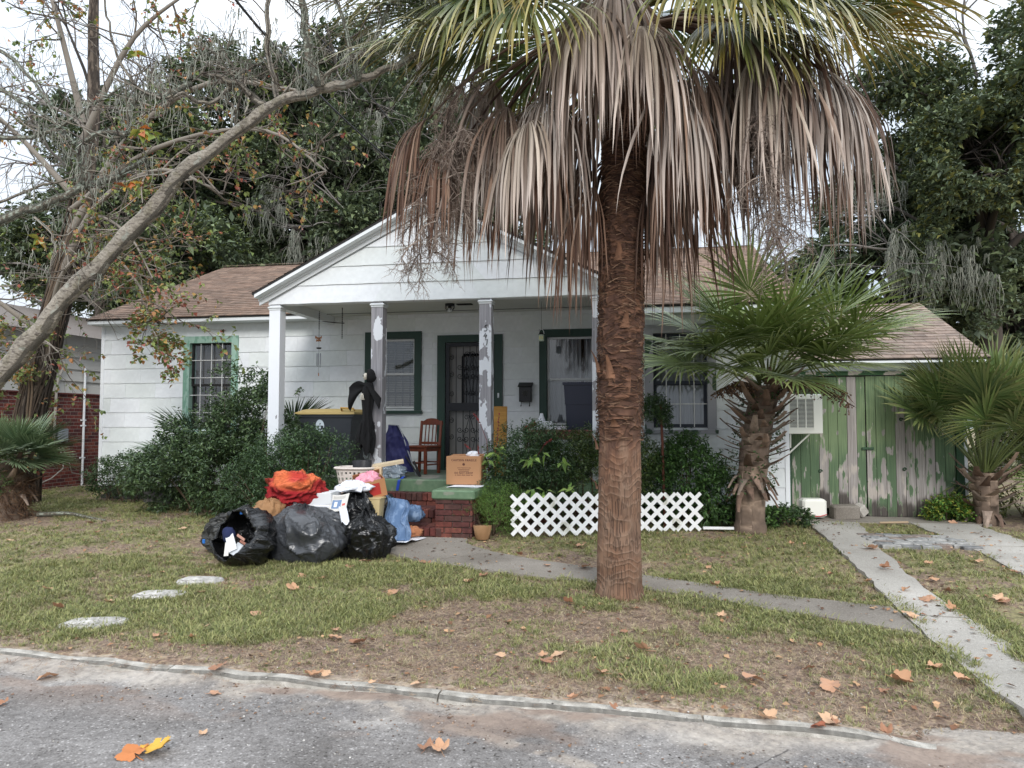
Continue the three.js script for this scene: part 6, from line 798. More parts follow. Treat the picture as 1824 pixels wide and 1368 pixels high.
// ---- the tall palm in front of the porch
{
  const t = thing('palm_tree', 'tall shaggy fan palm with a skirt of dead brown fronds on the lawn', 'palm tree', [-0.30, 0.05, 5.3]), r = rng(101);
  const profile = y => y < 0.12 ? lerp(0.235, 0.205, y / 0.12) : y < 0.75 ? lerp(0.205, 0.19, (y - 0.12) / 0.63) : y < 1.45 ? lerp(0.19, 0.19, (y - .75) / .7) : y < 1.7 ? lerp(0.19, 0.19, (y - 1.45) / 0.25) : lerp(0.19, 0.178, (y - 1.7) / 3.2);
  const palmCrack = (u, y) => { const w = fbm(u * 9, y * 4, 3) * 2.2, row = Math.floor(y * 11 + w * 2), j = vn(u * 55 + row * 13.7, row * 3.3); return 0.8 * vn(u * 13, y * 7) * (1 - Math.abs(2 * vn(u * 74 + row * 7.1 + j, y * 6 + row) - 1)) ** 4; };
  M.palmBark = std([255, 255, 255], 0.95, { map: tex(1024, 1024, (u, v) => { const y = v * 5, lo = sst(1.75, 1.05, y + (fbm(u * 14, y * 5, 3) - 0.5) * 0.9), n = fbm(u * 10, y * 4, 4), fi = fbm(u * 150, y * 9, 2), crackV = palmCrack(u, y), ringH = ridge(u * 6 + fbm(u * 5, y * 3, 2), y * 19 + fbm(u * 12, y * 2, 2) * 3, 3) ** 4, tang = ridge(u * 16 + fbm(u * 9, y * 6, 2) * 3, y * 17, 7) ** 3; let c = mix3(mix3([84, 62, 48], [144, 108, 84], n * 0.6 + fi * 0.5), [124, 104, 90], 0.4 * sst(0.5, 0.7, fbm(u * 6 + 4, y * 3, 4))); c = mix3(c, [62, 46, 38], crackV * 0.8 * lo); c = mix3(c, [146, 124, 106], ringH * 0.45 * lo); c = mix3(c, mix3([62, 42, 34], [128, 92, 70], tang * 0.7 + n * 0.4), 1 - lo); return c; }), bumpMap: grey(1024, 1024, (u, v) => { const y = v * 5, lo = sst(1.55, 1.25, y); return lo * (0.6 - 0.6 * palmCrack(u, y) + 0.3 * ridge(u * 6 + fbm(u * 5, y * 3, 2), y * 19 + fbm(u * 12, y * 2, 2) * 3, 3) ** 4) + (1 - lo) * (ridge(u * 16 + fbm(u * 9, y * 6, 2) * 3, y * 17, 7) ** 3); }), bumpScale: 0.03 });
  const tb = B(); tb.auto = false; const nu = 72, nv = 160; { const rows = []; for (let j = 0; j <= nv; j++) { const y = j / nv * 4.9 - 0.06, row = []; for (let i = 0; i <= nu; i++) { const a = i / nu * Math.PI * 2, ci = Math.cos(a), si = Math.sin(a), up = sst(1.35, 1.8, y); let R = profile(Math.max(0, y)) + (vn3(ci * 2 + 5, y * 2, si * 2) - 0.5) * 0.02 + up * (ridge(ci * 5 + 9, y * 12, si * 5 + 3) ** 3) * 0.022 - (1 - up) * 0.004 * Math.abs(Math.sin(y * 52 + ci)); row.push(tb.v(ci * R + (y * y * 0.004), y, si * R, 1 - i / nu, (y + 0.06) / 5)); } rows.push(row); } for (let j = 0; j < nv; j++) for (let i = 0; i < nu; i++) tb.quad(rows[j][i], rows[j + 1][i], rows[j + 1][i + 1], rows[j][i + 1]); }
  const tg = tb.geom(); { const N = tg.attributes.normal; for (let j = 0; j <= nv; j++) { const a = j * (nu + 1), e = a + nu, x = N.getX(a) + N.getX(e), y = N.getY(a) + N.getY(e), z = N.getZ(a) + N.getZ(e), l = Math.hypot(x, y, z); for (const q of [a, e]) N.setXYZ(q, x / l, y / l, z / l); } } mesh('trunk', tg, M.palmBark, t);
  // torn fibre around the upper trunk, and a few split leaf bases sticking out
  const fb = B(), fp = pal([[98, 70, 54], [120, 88, 68], [76, 54, 42], [146, 118, 96], [60, 44, 36]]);
  for (let k = 0; k < 4200; k++) { const y = 1.38 + Math.pow(r(), 0.9) * 2.9, a = r() * 6.283, R = profile(y) + 0.004, l = 0.04 + r() * 0.11, s = (r() < 0.5 ? -1 : 1), up = (r() - 0.45) * 0.9; fb.col = pick(fp, r); let pv = null; const w = 0.0015 + r() * r() * 0.007; for (let i = 0; i <= 3; i++) { const tt = i / 3, aa = a + s * tt * l / R, rr = R + 0.002 + Math.sin(tt * 2.2) * 0.018 * (0.4 + r() * 0.8), yy = y + up * l * tt + tt * tt * 0.01, ww = w * (1 - tt * 0.75); const row = [fb.v(Math.cos(aa) * rr + yy * yy * 0.004, yy - ww, Math.sin(aa) * rr), fb.v(Math.cos(aa) * (rr + 0.004) + yy * yy * 0.004, yy + ww, Math.sin(aa) * (rr + 0.004))]; if (pv) fb.quad(pv[0], row[0], row[1], pv[1]); pv = row; } }
  tag(fb.build('trunk_fibre', leafMat(0.95, 0), t), null, null, null, 'stuff');
  M.bootWood = std([150, 108, 82], 0.9, { map: brickMap });
  for (const [y, a, l] of [[1.92, 1.95, 0.2], [1.98, 2.75, 0.2], [2.36, 1.25, 0.14], [1.5, 1.75, 0.07], [1.3, 3.0, 0.16], [2.95, 1.5, 0.15], [0.95, 3.1, 0.1]]) { const b = B(), R = profile(y); b.grid(4, 6, (u, v) => { const w = 0.05 * (1 - v * 0.8) * (1 - 0.3 * v), aa = a + (u - 0.5) * 2 * w / R; const rr = R + 0.008 + v * v * 0.07 + 0.02 * Math.sin(u * 3.14) * (1 - v); return [Math.cos(aa) * rr + .01, y + v * l, Math.sin(aa) * rr]; }); b.build('leaf_base', M.bootWood, t); }
  // dead fronds hanging round the trunk
  const C = V(0.13, 5.25, 0), dead = pal([[186, 164, 148], [164, 140, 122], [200, 180, 164], [136, 106, 86], [176, 152, 134]]), deadDark = pal([[98, 70, 54], [78, 54, 42], [122, 94, 76], [140, 114, 96]]), deadTip = pal([[208, 192, 180], [180, 162, 150]]);
  const straw = pal([[168, 154, 136], [142, 126, 110], [186, 172, 156], [116, 98, 84]]), brown = pal([[126, 102, 86], [104, 82, 68], [152, 130, 114], [84, 64, 52]]), greyT = pal([[164, 152, 142], [140, 126, 116], [182, 172, 162], [112, 98, 88]]); const D = [];
  for (let k = 0; k < 26; k++) { const low = k < 8; const az = k * 2.39996 + (r() - .5) * 0.5, fr = clamp(Math.sin(az)); if (fr > 0.15) continue; D.push([az, low ? -0.2 - r() * 0.3 : 0.15 - r() * 0.3, (low ? 0.55 + r() * 0.45 : 0.95 + r() * 0.6) * (1 - 0.3 * fr), low ? deadDark : dead, low]); }
  for (const [az, el, pet, cols0, low] of D) { const q0 = r(), cols = low ? (q0 < 0.5 ? deadDark : brown) : q0 < 0.4 ? straw : q0 < 0.68 ? brown : q0 < 0.9 ? greyT : deadDark; const b = B(); b.auto = false; fan(b, { org: C.clone().add(V(Math.cos(az) * 0.1, low ? -0.45 - r() * 0.35 : -0.1, Math.sin(az) * 0.1)), az, el, pet, seg: (1.25 + r() * 0.45) * (1 - 0.28 * clamp(Math.sin(az))), n: 30 + Math.floor(r() * 12), hang: true, spread: 1.1 + r() * 0.5, dPet: low ? 0.12 : 0.11, dSeg: 0.36, cols, tipCol: low || q0 > 0.8 ? null : q0 < 0.5 ? deadTip : greyT, wMax: 0.044, cup: -0.05, petR: 0.014, petCol: pick(deadDark, r), r, steps: 8, ragged: 0.6, fold: 0.6, twist: 2.2, kink: 0.3, split: 0.3 }); b.build('dead_frond', M.deadFrond, t); }
  // living fronds
  const gr = pal([[84, 98, 44], [72, 92, 46], [98, 108, 48], [64, 84, 44]]), grTip = pal([[168, 156, 92], [196, 186, 150], [150, 132, 60], [120, 124, 60]]), yel = pal([[150, 130, 50], [178, 140, 56], [120, 122, 50]]);
  const Lv = []; for (let k = 0; k < 26; k++) { const az = k * 2.39996 + 0.4; if (Math.sin(az) > 0.75 && k < 16) continue; Lv.push([az, 0.1 + (k / 26) * 1.0, 1.0 + r() * 0.45]); }
  for (const [az, el, pet, dp] of Lv) { const b = B(); b.auto = false; fan(b, { org: C.clone().add(V(Math.cos(az) * 0.08, 0.1 + Math.sin(el) * 0.2, Math.sin(az) * 0.08)), az, el, pet, seg: 1.15 + r() * 0.25, n: 46, spread: 1.75, dPet: dp ?? 0.13, dSeg: dp ? 0.16 : 0.22, cols: r() < 0.25 ? yel : gr, tipCol: grTip, wMax: 0.034, cup: 0.1, petR: 0.015, petCol: linOf(120, 124, 66), r, steps: 9, ragged: 0.2, split: 0.45, costa: 0.1, roll: (r() - 0.5) * 0.9 }); b.build('frond', M.frond, t); }
  // fronds that hang in clumps round the front: hub, blade length, spread, kind, sideways lean
  const hubs = PALM_HUBS.slice(); for (const h of PALM_HUBS) if (h[5] < 3) hubs.push([h[0] * 0.93 + (r() - 0.5) * 0.2, h[1] - 0.02 + r() * 0.15, h[2] - 0.28, h[3] * 1.16, h[4], r() < 0.6 ? 3 : 2, h[6]]);
  for (const [x, y, z, seg, spread0, kind, fx] of hubs) { const spread = kind > 3 ? spread0 : spread0 * (0.62 + r() * 0.3);
    const b = B(), hub = V(x, y, z), green = kind > 3, az = Math.atan2(z, x), fan5 = kind === 5; b.auto = false;
    const cols = green ? (r() < 0.35 ? yel : gr) : [straw, greyT, brown, deadDark][kind];
    fan(b, { org: C.clone().add(V(Math.cos(az) * 0.1, green ? 0.05 : -0.15, Math.sin(az) * 0.1)), hub, dir: V(fx + (green ? x * 0.25 : 0), fan5 ? -0.25 : -0.55, 0.55 + 0.2 * z), az, seg: green ? seg : seg * 1.1, n: green ? 44 : 42 + Math.floor(r() * 8), spread, hang: !green, dSeg: green ? (fan5 ? 0.17 : 0.3) : 0.42, cols, tipCol: green ? grTip : kind < 2 ? deadTip : kind === 2 ? greyT : null, wMax: green ? 0.036 : 0.037, cup: green ? 0.1 : -0.05, petR: 0.016, petCol: green ? linOf(120, 124, 66) : pick(deadDark, r), r, steps: 9, ragged: green ? 0.22 : 0.55, fold: green ? 0.35 : 0.6, twist: green ? 0.5 : 3.2, kink: green ? 0.05 : 0.4, split: green ? 0.45 : 0.35, costa: green ? 0.1 : 0.04, roll: (r() - 0.5) * 0.6 });
    b.build(green ? 'frond' : 'dead_frond', green ? M.frond : M.deadFrond, t);
  }
  // dry flower stalks: fine tangles hanging from the crown
  function tangle(p0, dir, L, seed, m = 'flower_stalk') { const q = rng(seed), b = B(), col = pal([[124, 110, 100], [104, 88, 78], [150, 136, 124]]); const grow = (p, d, len, rad, lv) => { const n = lv === 0 ? 12 : lv === 1 ? 7 : 4, P = [p.clone()], g = d.clone(); for (let i = 0; i < n; i++) { p = p.clone().addScaledVector(g, len / n); g.x += (q() - 0.5) * (0.22 + lv * 0.18); g.z += (q() - 0.5) * (0.22 + lv * 0.18); g.y += (q() - 0.5) * 0.2 - (lv === 0 ? 0.14 : 0.16); g.normalize(); P.push(p.clone()); } b.col = pick(col, q); b.tube(P, k => rad * (1 - k * 0.65), lv === 0 ? 5 : 3, false); if (lv < 3) { const kids = [18, 14, 8][lv]; for (let i = 0; i < kids; i++) { const s = Math.min(n, 1 + Math.floor((0.12 + 0.88 * i / kids) * n)), e = P[s].clone().sub(P[s - 1]).normalize(), f = rdir(q); f.y -= 0.25; e.multiplyScalar(0.55).add(f).normalize(); grow(P[s], e, len * [0.26, 0.42, 0.5][lv] * (0.6 + q() * 0.6), rad * [0.5, 0.42, 0.6][lv], lv + 1); } } }; grow(p0, dir, L, 0.016, 0); b.build(m, leafMat(0.95, 0), t); }
  tangle(V(-1.10, 4.35, 0.75), V(-0.25, -0.5, 0.15).normalize(), 1.5, 5); tangle(V(-1.35, 4.25, 0.7), V(-0.15, -0.8, 0.15).normalize(), 1.35, 6); tangle(V(-1.0, 4.5, 0.8), V(-0.5, -0.25, 0.15).normalize(), 0.9, 12); tangle(V(1.25, 4.5, 0.5), V(0.05, -0.7, 0.15).normalize(), 1.5, 7); tangle(V(1.2, 4.2, 0.55), V(0.0, -0.9, 0.1).normalize(), 1.3, 9);
  const cr = B(); cr.tube([[0.1, 4.75, 0], [0.13, 5.3, 0]], 0.17, 12); cr.build('crown_shaft', M.bootWood, t);
}
// ---- smaller fan palms
function bootedPalm(name, label, base, H, R, seed, o) {
  const t = thing(name, label, 'palm tree', base), r = rng(seed), lx = o.lean ?? 0, cx = y => lx * y * y;
  const b = B(); b.grid(28, 30, (u, v) => { const a = u * 6.2832, y = v * H - 0.05, rr = R * (0.95 + 0.1 * vn3(Math.cos(a) * 2, y * 6, Math.sin(a) * 2)) * (y < 0.1 ? 1.12 : 1); return [cx(Math.max(0, y)) + Math.cos(a) * rr, y, Math.sin(a) * rr]; }, true); b.build('trunk', M.palmTrunk2 ??= std([255, 255, 255], 0.95, { map: rep(tex(256, 256, (u, v) => mix3([88, 74, 64], [168, 146, 126], 0.5 * tfbm(u, v, 20, 3) + 0.5 * (ridge(u * 3, v * 14, 2) ** 2))), 1.2, 1.2), bumpMap: rep(grey(256, 256, (u, v) => ridge(u * 3, v * 14, 2) ** 2), 1.2, 1.2), bumpScale: 0.015 }), t);
  M.boot ??= [[176, 148, 130], [138, 112, 96], [190, 168, 152], [116, 92, 76], [150, 134, 120]].map(c => std(c, 0.9, { map: brickMap, side: THREE.DoubleSide }));
  for (let k = 0; k < o.boots; k++) { const f = k / o.boots, y = lerp(o.boot0, H - 0.02, f), a = k * 2.39996, L = 0.15 + r() * 0.2 + f * 0.06, dn = f < 0.2 ? -0.9 : -0.15 + f * 0.6 + r() * 0.6, sk = (r() - 0.5) * 0.9, q = B(); q.grid(4, 7, (u, v) => { const w = lerp(0.062, 0.016, Math.pow(v, 0.7)), aa = a + sk * v * 0.6 + (u - 0.5) * 2 * w / (R + v * 0.1), out = R + 0.012 + v * L * (f < 0.2 ? 0.5 : 0.8) + 0.02 * Math.sin(u * 3.14); return [cx(y) + Math.cos(aa) * out, y + dn * L * v * (0.55 + 0.3 * v), Math.sin(aa) * out]; }); q.build('leaf_base', M.boot[Math.floor(r() * 5)], t); }
  for (const f of o.fronds) { const q = B(); q.auto = false; fan(q, { org: V(cx(H) + Math.cos(f[0]) * R * 0.5, H - 0.05 + r() * 0.1, Math.sin(f[0]) * R * 0.5), az: f[0], el: f[1], pet: f[2] ?? o.pet, seg: (f[3] ?? o.seg) * (0.9 + r() * 0.2), n: o.n ?? 44, spread: o.spread ?? 2.2, dPet: o.dPet ?? 0.06, dSeg: o.dSeg ?? 0.10, cols: o.cols, tipCol: o.tip, wMax: o.wMax ?? 0.034, cup: 0.12, petR: 0.014, petCol: linOf(104, 116, 66), r, steps: 8, ragged: 0.12, split: 0.5, costa: o.costa ?? 0.12, roll: (r() - 0.5) * 1.2, kink: 0.04 }); q.build('frond', M.frond, t); }
  return { t, r, cx };
}
const sab = pal([[106, 124, 62], [124, 142, 78], [92, 112, 56], [132, 148, 88]]), sabTip = pal([[132, 148, 88], [118, 136, 78], [158, 162, 108]]);
{
  const F = []; for (let k = 0; k < 15; k++) F.push([k * 2.39996, 0.4 + (k / 15) * 1.0, 0.8 + (k % 5) * 0.07, 0.9]); for (const q of [[1.3, 0.6, 0.7, 0.8], [2.3, 0.55, 0.95, 0.85], [2.8, 0.45, 1.0, 0.85], [0.5, 0.65, 1.0, 0.95], [0.1, 0.65, 1.2, 1.0], [-0.2, 0.6, 1.2, 0.95], [1.6, 0.3, 0.5, 0.75], [1.05, 0.35, 0.75, 0.8], [2.25, 0.35, 0.75, 0.8], [1.85, 0.55, 0.65, 0.8], [1.3, 0.15, 0.6, 0.7], [1.5, 0.95, 0.7, 0.95], [0.4, 1.1, 0.9, 0.95], [2.6, 1.05, 0.9, 0.95], [1.7, 0.6, 0.65, 0.9], [0.9, 0.55, 0.8, 0.9], [3.1, 0.45, 1.0, 0.85], [0.2, 0.75, 1.1, 0.95], [0.7, 0.85, 0.9, 0.95], [1.2, 0.7, 0.7, 0.9], [2.1, 0.8, 0.8, 0.9], [3.0, 0.8, 0.9, 0.9]]) F.push(q);
  const { t } = bootedPalm('cabbage_palm', 'young cabbage palm with criss-cross leaf bases by the wing window', [1.20, 0.2, 2.1], 1.9, 0.18, 55, { lean: 0.065, boots: 110, boot0: 0.5, fronds: F, pet: 0.8, seg: 0.85, cols: sab, tip: sabTip, n: 34 });
  // brown seed clusters drooping under the crown, vine on the trunk
  const s = B(), q = rng(3), col = pal([[88, 66, 50], [112, 86, 66], [70, 52, 42]]); for (const [dx, dz, L] of [[0.7, 0.2, 1.05], [0.9, -0.1, 1.15], [0.5, 0.35, 0.8], [-0.45, 0.4, 0.8], [-0.6, 0.15, 0.7]]) { let p = V(0.2, 1.65, 0), d = V(dx, 0.75, dz).normalize(); const P = [p.clone()]; for (let i = 0; i < 12; i++) { p = p.clone().addScaledVector(d, L / 12); d.y -= 0.14; d.normalize(); P.push(p.clone()); } s.col = col[0]; s.tube(P, k => 0.012 * (1 - k * 0.6), 4, false); for (let i = 4; i < 13; i++) for (let j = 0; j < 9; j++) { let u = P[i].clone(), g = rdir(q); g.y = -0.5 - q() * 0.4; g.normalize(); const e = u.clone().addScaledVector(g, 0.08 + q() * 0.12); s.col = pick(col, q); s.twig(u, e, 0.003, 0.002); for (let m = 0; m < 3; m++) { const c = u.clone().lerp(e, q()); s.box([c.x, c.y, c.z], [0.014, 0.014, 0.014], [q(), q(), 0]); } } } s.build('seed_stalks', leafMat(0.9, 0), t);
  const vn_ = B(), vp = pal([[58, 84, 44], [72, 98, 52]]); for (let k = 0; k < 260; k++) { const a = q() * 6.283, y = 0.5 + q() * 1.3, R = 0.19 + q() * 0.14, p = V(0.07 * y * y + Math.cos(a) * R, y, Math.sin(a) * R); sprig(vn_, p, rdir(q), 3, 0.05, 0.04, 0.026, vp, q); } vn_.build('vine', M.leaf, t);
}
{
  const pg = pal([[90, 112, 60], [104, 126, 70], [78, 102, 56], [118, 134, 78]]), F = []; for (let k = 0; k < 16; k++) F.push([k * 2.39996 + 1, 0.95 + (k / 16) * 0.5, 0.85 + (k % 4) * 0.1, 0.78]); for (const q of [[1.6, 1.2, 1.05, 0.85], [2.0, 1.15, 1.0, 0.8], [2.6, 1.15, 1.0, 0.8], [3.0, 1.05, 0.95, 0.8], [1.9, 1.0, 0.8, 0.8], [1.4, 0.95, 0.75, 0.75], [0.9, 1.1, 0.9, 0.8], [1.2, 0.9, 0.9, 0.8], [0.4, 0.9, 1.0, 0.8]]) F.push(q);
  bootedPalm('palmetto', 'low palmetto with spiky fans beside the green garage doors', [4.45, 0.2, 0.75], 0.75, 0.15, 91, { boots: 40, boot0: 0.1, fronds: F, pet: 0.7, seg: 0.75, cols: pg, tip: pal([[120, 132, 78], [142, 142, 92]]), dSeg: 0.07 });
  const F2 = []; for (let k = 0; k < 18; k++) F2.push([k * 2.39996 + 2, -0.1 + (k / 18) * 1.4, 0.7 + (k % 4) * 0.1, 0.8]);
  bootedPalm('palmetto', 'palmetto clump half hidden behind the low palmetto', [5.7, 0.2, -0.2], 0.7, 0.15, 92, { boots: 20, boot0: 0.1, fronds: F2, pet: 0.8, seg: 0.8, cols: pg, tip: pal([[120, 132, 78]]), dSeg: 0.06 });
  const F3 = []; for (let k = 0; k < 26; k++) F3.push([k * 2.39996 + .3, 0.2 + (k / 26) * 1.1, 0.18 + (k % 4) * 0.05, 0.5]); for (const q of [[0.3, 0.6, 0.25, .7], [0.0, 0.35, 0.3, 0.72], [0.6, 0.2, 0.25, 0.6]]) F3.push(q);
  const { t } = bootedPalm('palmetto', 'palmetto with bluish fronds and shaggy stump beside the ivy-clad tree', [-9.15, 0.2, 2.75], 0.85, 0.24, 93, { boots: 36, boot0: 0.35, fronds: F3, pet: 0.6, seg: 0.85, cols: pal([[84, 104, 70], [96, 116, 84], [70, 92, 62]]), tip: pal([[120, 136, 100]]), dSeg: 0.04, spread: 1.5 });
  const f = B(), r = rng(8), fp = pal([[92, 66, 48], [70, 50, 38], [120, 92, 68]]); for (let k = 0; k < 1400; k++) { const a = r() * 6.283, y = r() * 0.62, R = 0.24 + r() * 0.10; f.col = pick(fp, r); const p = V(Math.cos(a) * R, y, Math.sin(a) * R), d = rdir(r); d.y -= 0.5; d.normalize(); f.twig(p, p.clone().addScaledVector(d, 0.08 + r() * 0.14), 0.0035, 0.001); } tag(f.build('trunk_fibre', leafMat(0.95, 0), t), null, null, null, 'stuff'); const fern = B(); foliage(fern, [[0.05, 0.55, 0.28, 0.22, 0.12, 0.12]], 220, 6, 0.1, 0.03, 0.012, pal([[92, 122, 52], [76, 104, 46]]), r, { thin: 0.2 }); fern.build('fern_tuft', M.leafSoft, t);
  // palmetto leaves behind the big shrub
  const F4 = []; for (const q of [[2.9, 0.55, 0.9, 0.75], [3.15, 0.3, 1.0, 0.75], [2.7, 0.2, 1.0, 0.75], [3.3, 0.05, 1.05, 0.75], [3.0, -0.05, 1.1, .75], [0.2, 0.6, 0.8, 0.7], [-0.1, 0.35, 1.05, 0.75], [0.15, 0.15, 1.15, 0.75], [0.0, 0.75, 0.9, .7]]) F4.push(q);
  bootedPalm('palmetto', 'palmetto whose stiff fans stick out behind the big shrub', [-6.55, 0.2, 0.75], 0.75, 0.14, 94, { boots: 10, boot0: 0.2, fronds: F4, pet: 0.9, seg: 0.75, cols: pal([[54, 74, 52], [66, 88, 62]]), tip: pal([[84, 104, 76]]), dSeg: 0.02, spread: 1.5, dPet: 0.03 });
}
// ---- shrubs and herbs
{
  const dk = pal([[74, 98, 56], [90, 112, 68], [60, 82, 52], [104, 126, 82], [80, 102, 70]]), dk2 = pal([[66, 92, 50], [52, 78, 42], [84, 110, 60]]), nan = pal([[70, 98, 56], [58, 84, 50], [88, 116, 66], [76, 102, 70]]);
  shrub('shrub', 'big dark green shrub spreading in front of the pale green window', [-6.7, 0.2, 1.35], [[0, 0.55, 0.2, 1.15, 0.55, 0.7], [-0.15, 1.1, -0.1, 0.85, 0.55, 0.55], [0.55, 1.35, -0.1, 0.6, 0.5, 0.45], [0.3, 1.72, -0.1, 0.6, 0.55, 0.4], [0.5, 0.55, 0.45, 0.8, 0.5, 0.5], [-0.7, 0.5, 0.3, 0.6, 0.45, 0.5], [1.05, 1.4, 0.15, 0.42, 0.6, 0.35]], 4600, 6, 0.12, 0.068, 0.028, dk, 201, { thin: 0.4, nf: 2.6, inner: 0.5 });
  shrub('boxwood', 'small leafy boxwood at the house corner', [-9.0, 0.2, 0.55], [[0, 0.42, 0, 0.55, 0.38, 0.4], [0.45, 0.55, 0.05, 0.45, 0.4, 0.35], [-0.4, 0.45, 0, 0.3, 0.28, 0.25]], 1500, 6, 0.09, 0.036, 0.02, dk2, 202, { thin: 0.4, nf: 3.4 });
  shrub('nandina', 'bushy nandina by the laundry basket before the refuse cart', [-4.85, 0.2, 2.45], [[0, 0.55, 0, 0.55, 0.5, 0.4], [-0.3, 0.9, -0.1, 0.4, 0.35, 0.35], [0.4, 0.95, 0, 0.4, 0.3, 0.3], [-0.65, 0.5, 0, 0.4, 0.4, 0.35], [0.1, 1.05, 0, 0.35, 0.22, 0.3]], 2100, 7, 0.12, 0.048, 0.016, nan, 203, { thin: 0.4, nf: 3.2 });
  shrub('nandina', 'dense nandina with red stems beside the lettered carton', [-1.72, 0.2, 2.25], [[0, 0.95, 0, 0.42, 0.42, 0.4], [-0.1, 0.55, 0.15, 0.45, 0.4, 0.35], [0.15, 1.12, 0, 0.35, 0.25, 0.3], [0.35, 0.7, 0, 0.4, 0.4, 0.35]], 2100, 7, 0.11, 0.045, 0.014, nan, 204, { thin: 0.36, nf: 3.4 });
  shrub('asparagus_fern', 'bright feathery asparagus fern between the brick cheek wall and the lattice', [-1.98, 0.19, 2.85], [[0, 0.25, 0.1, 0.38, 0.28, 0.3], [0.1, 0.42, 0, 0.26, 0.2, 0.24], [-0.2, 0.2, 0.15, 0.25, 0.22, 0.22]], 2600, 7, 0.08, 0.020, 0.004, pal([[112, 148, 60], [94, 132, 52], [128, 162, 72]]), 205, { thin: 0.3, nf: 4, mat: M.leafSoft });
  shrub('tangled_bush', 'tangle of vines and weeds behind the lattice', [-0.78, 0.2, 2.05], [[0, 0.55, 0, 0.7, 0.55, 0.35], [-0.35, 0.95, 0, 0.45, 0.32, 0.3], [0.35, 0.85, -0.05, 0.45, 0.42, 0.3], [0.1, 1.12, -0.1, 0.4, 0.2, 0.25]], 2700, 6, 0.11, 0.05, 0.014, pal([[70, 94, 44], [88, 112, 52], [60, 84, 42], [104, 118, 58], [82, 96, 60]]), 206, { thin: 0.38, nf: 3 });
  shrub('cherry_laurel', 'leafy laurel shrub below the wing window', [0.42, 0.2, 1.85], [[0.05, 0.75, 0, 0.42, 0.4, 0.3], [-0.2, 0.45, 0, 0.45, 0.35, 0.3], [0.3, 0.45, 0.05, 0.4, 0.35, 0.3], [0.0, 1.0, 0, 0.2, 0.2, 0.2]], 1500, 6, 0.11, 0.06, 0.024, pal([[64, 96, 46], [80, 114, 54], [54, 82, 42]]), 207, { thin: 0.4, nf: 3 });
  shrub('ground_ivy', 'low green ivy around the foot of the young cabbage palm', [0.95, 0.2, 1.75], [[0, 0.12, 0, 0.4, 0.15, 0.25], [0.5, 0.1, -0.1, 0.35, 0.12, 0.2]], 420, 5, 0.08, 0.05, 0.035, pal([[72, 104, 50], [88, 120, 58]]), 208, { thin: 0.35, nf: 4, stems: 2, cat: 'ivy' });
  shrub('weed_clump', 'bright green weeds with yellow bits at the corner of the garage doors', [4.05, 0.2, 0.62], [[0, 0.12, 0, 0.3, 0.2, 0.2]], 420, 5, 0.09, 0.05, 0.026, pal([[84, 122, 48], [98, 136, 56], [150, 156, 60]]), 209, { thin: 0.3, nf: 5, stems: 2, cat: 'weeds' });
  shrub('yellow_green_bush', 'yellowish bush behind the low palmetto at the garage corner', [5.3, 0.2, -0.1], [[0, 0.7, 0, 0.75, 0.7, 0.5], [0.5, 1.0, -0.2, 0.7, 0.8, 0.5]], 1800, 6, 0.12, 0.05, 0.022, pal([[108, 116, 52], [90, 104, 48], [124, 124, 60], [76, 92, 48]]), 210, { thin: 0.42, nf: 2.6 });
  shrub('garage_weeds', 'weeds at the foot of the wing wall by the tote', [1.75, 0.2, 1.55], [[0, 0.1, 0, 0.3, 0.14, 0.2]], 260, 5, 0.08, 0.045, 0.026, dk2, 211, { thin: 0.35, nf: 5, stems: 2, cat: 'weeds' });
  // ivy column on a rusty stake before the wing window
  const t = thing('ivy_stake', 'ivy climbing a rusty stake in front of the wing window', 'ivy', [0.02, 0.2, 2.0]), r = rng(44); const s = B(); s.tube([[0.12, 0, 0.05], [0.1, 1.1, 0.03], [0.08, 1.62, 0.02]], 0.017, 6); s.build('stake', std([92, 52, 40], 0.9), t); const f = B(); foliage(f, [[-0.05, 1.3, 0, 0.22, 0.38, 0.18], [-0.1, 0.95, 0, 0.16, 0.25, 0.14], [0.02, 1.55, 0, 0.17, 0.15, 0.14]], 700, 6, 0.09, 0.035, 0.018, pal([[62, 90, 46], [78, 104, 54], [50, 74, 42]]), r, { thin: 0.36, nf: 4 }); f.build('foliage', M.leaf, t);
  // broad-leaved weeds and red flower stems poking from the nandina
  const u = thing('broadleaf_weed', 'broad-leaved weed with red flower stems beside the front door post', 'weed', [-2.1, 0.2, 2.35]); const bl = B(), gp = pal([[128, 158, 70], [108, 142, 60], [146, 172, 84]]); for (const [x, y, z] of [[0.02, 0.85, 0.2], [-0.12, 0.75, 0.2], [0.05, 0.95, 0.15], [-0.15, 0.6, 0.22], [0.55, 0.95, 0.3], [0.7, 0.95, 0.25], [0.75, 0.5, 0.45], [0.62, 0.52, 0.48], [0.98, 0.9, 0.2], [1.1, 0.6, 0.35], [0.1, 1.0, 0.12]]) for (let k = 0; k < 6; k++) { const d = rdir(r); d.y = Math.min(d.y, 0.2) - 0.3; d.normalize(); _n.set((r() - .5), 0.8, 0.6).normalize(); bl.col = pick(gp, r); bl.leaf(V(x + (r() - .5) * .12, y + (r() - .5) * .12, z + (r() - .5) * .1), d, _n, 0.11 + r() * 0.05, 0.055, 0.15, 0.25); } bl.build('leaves', M.leafSoft, u);
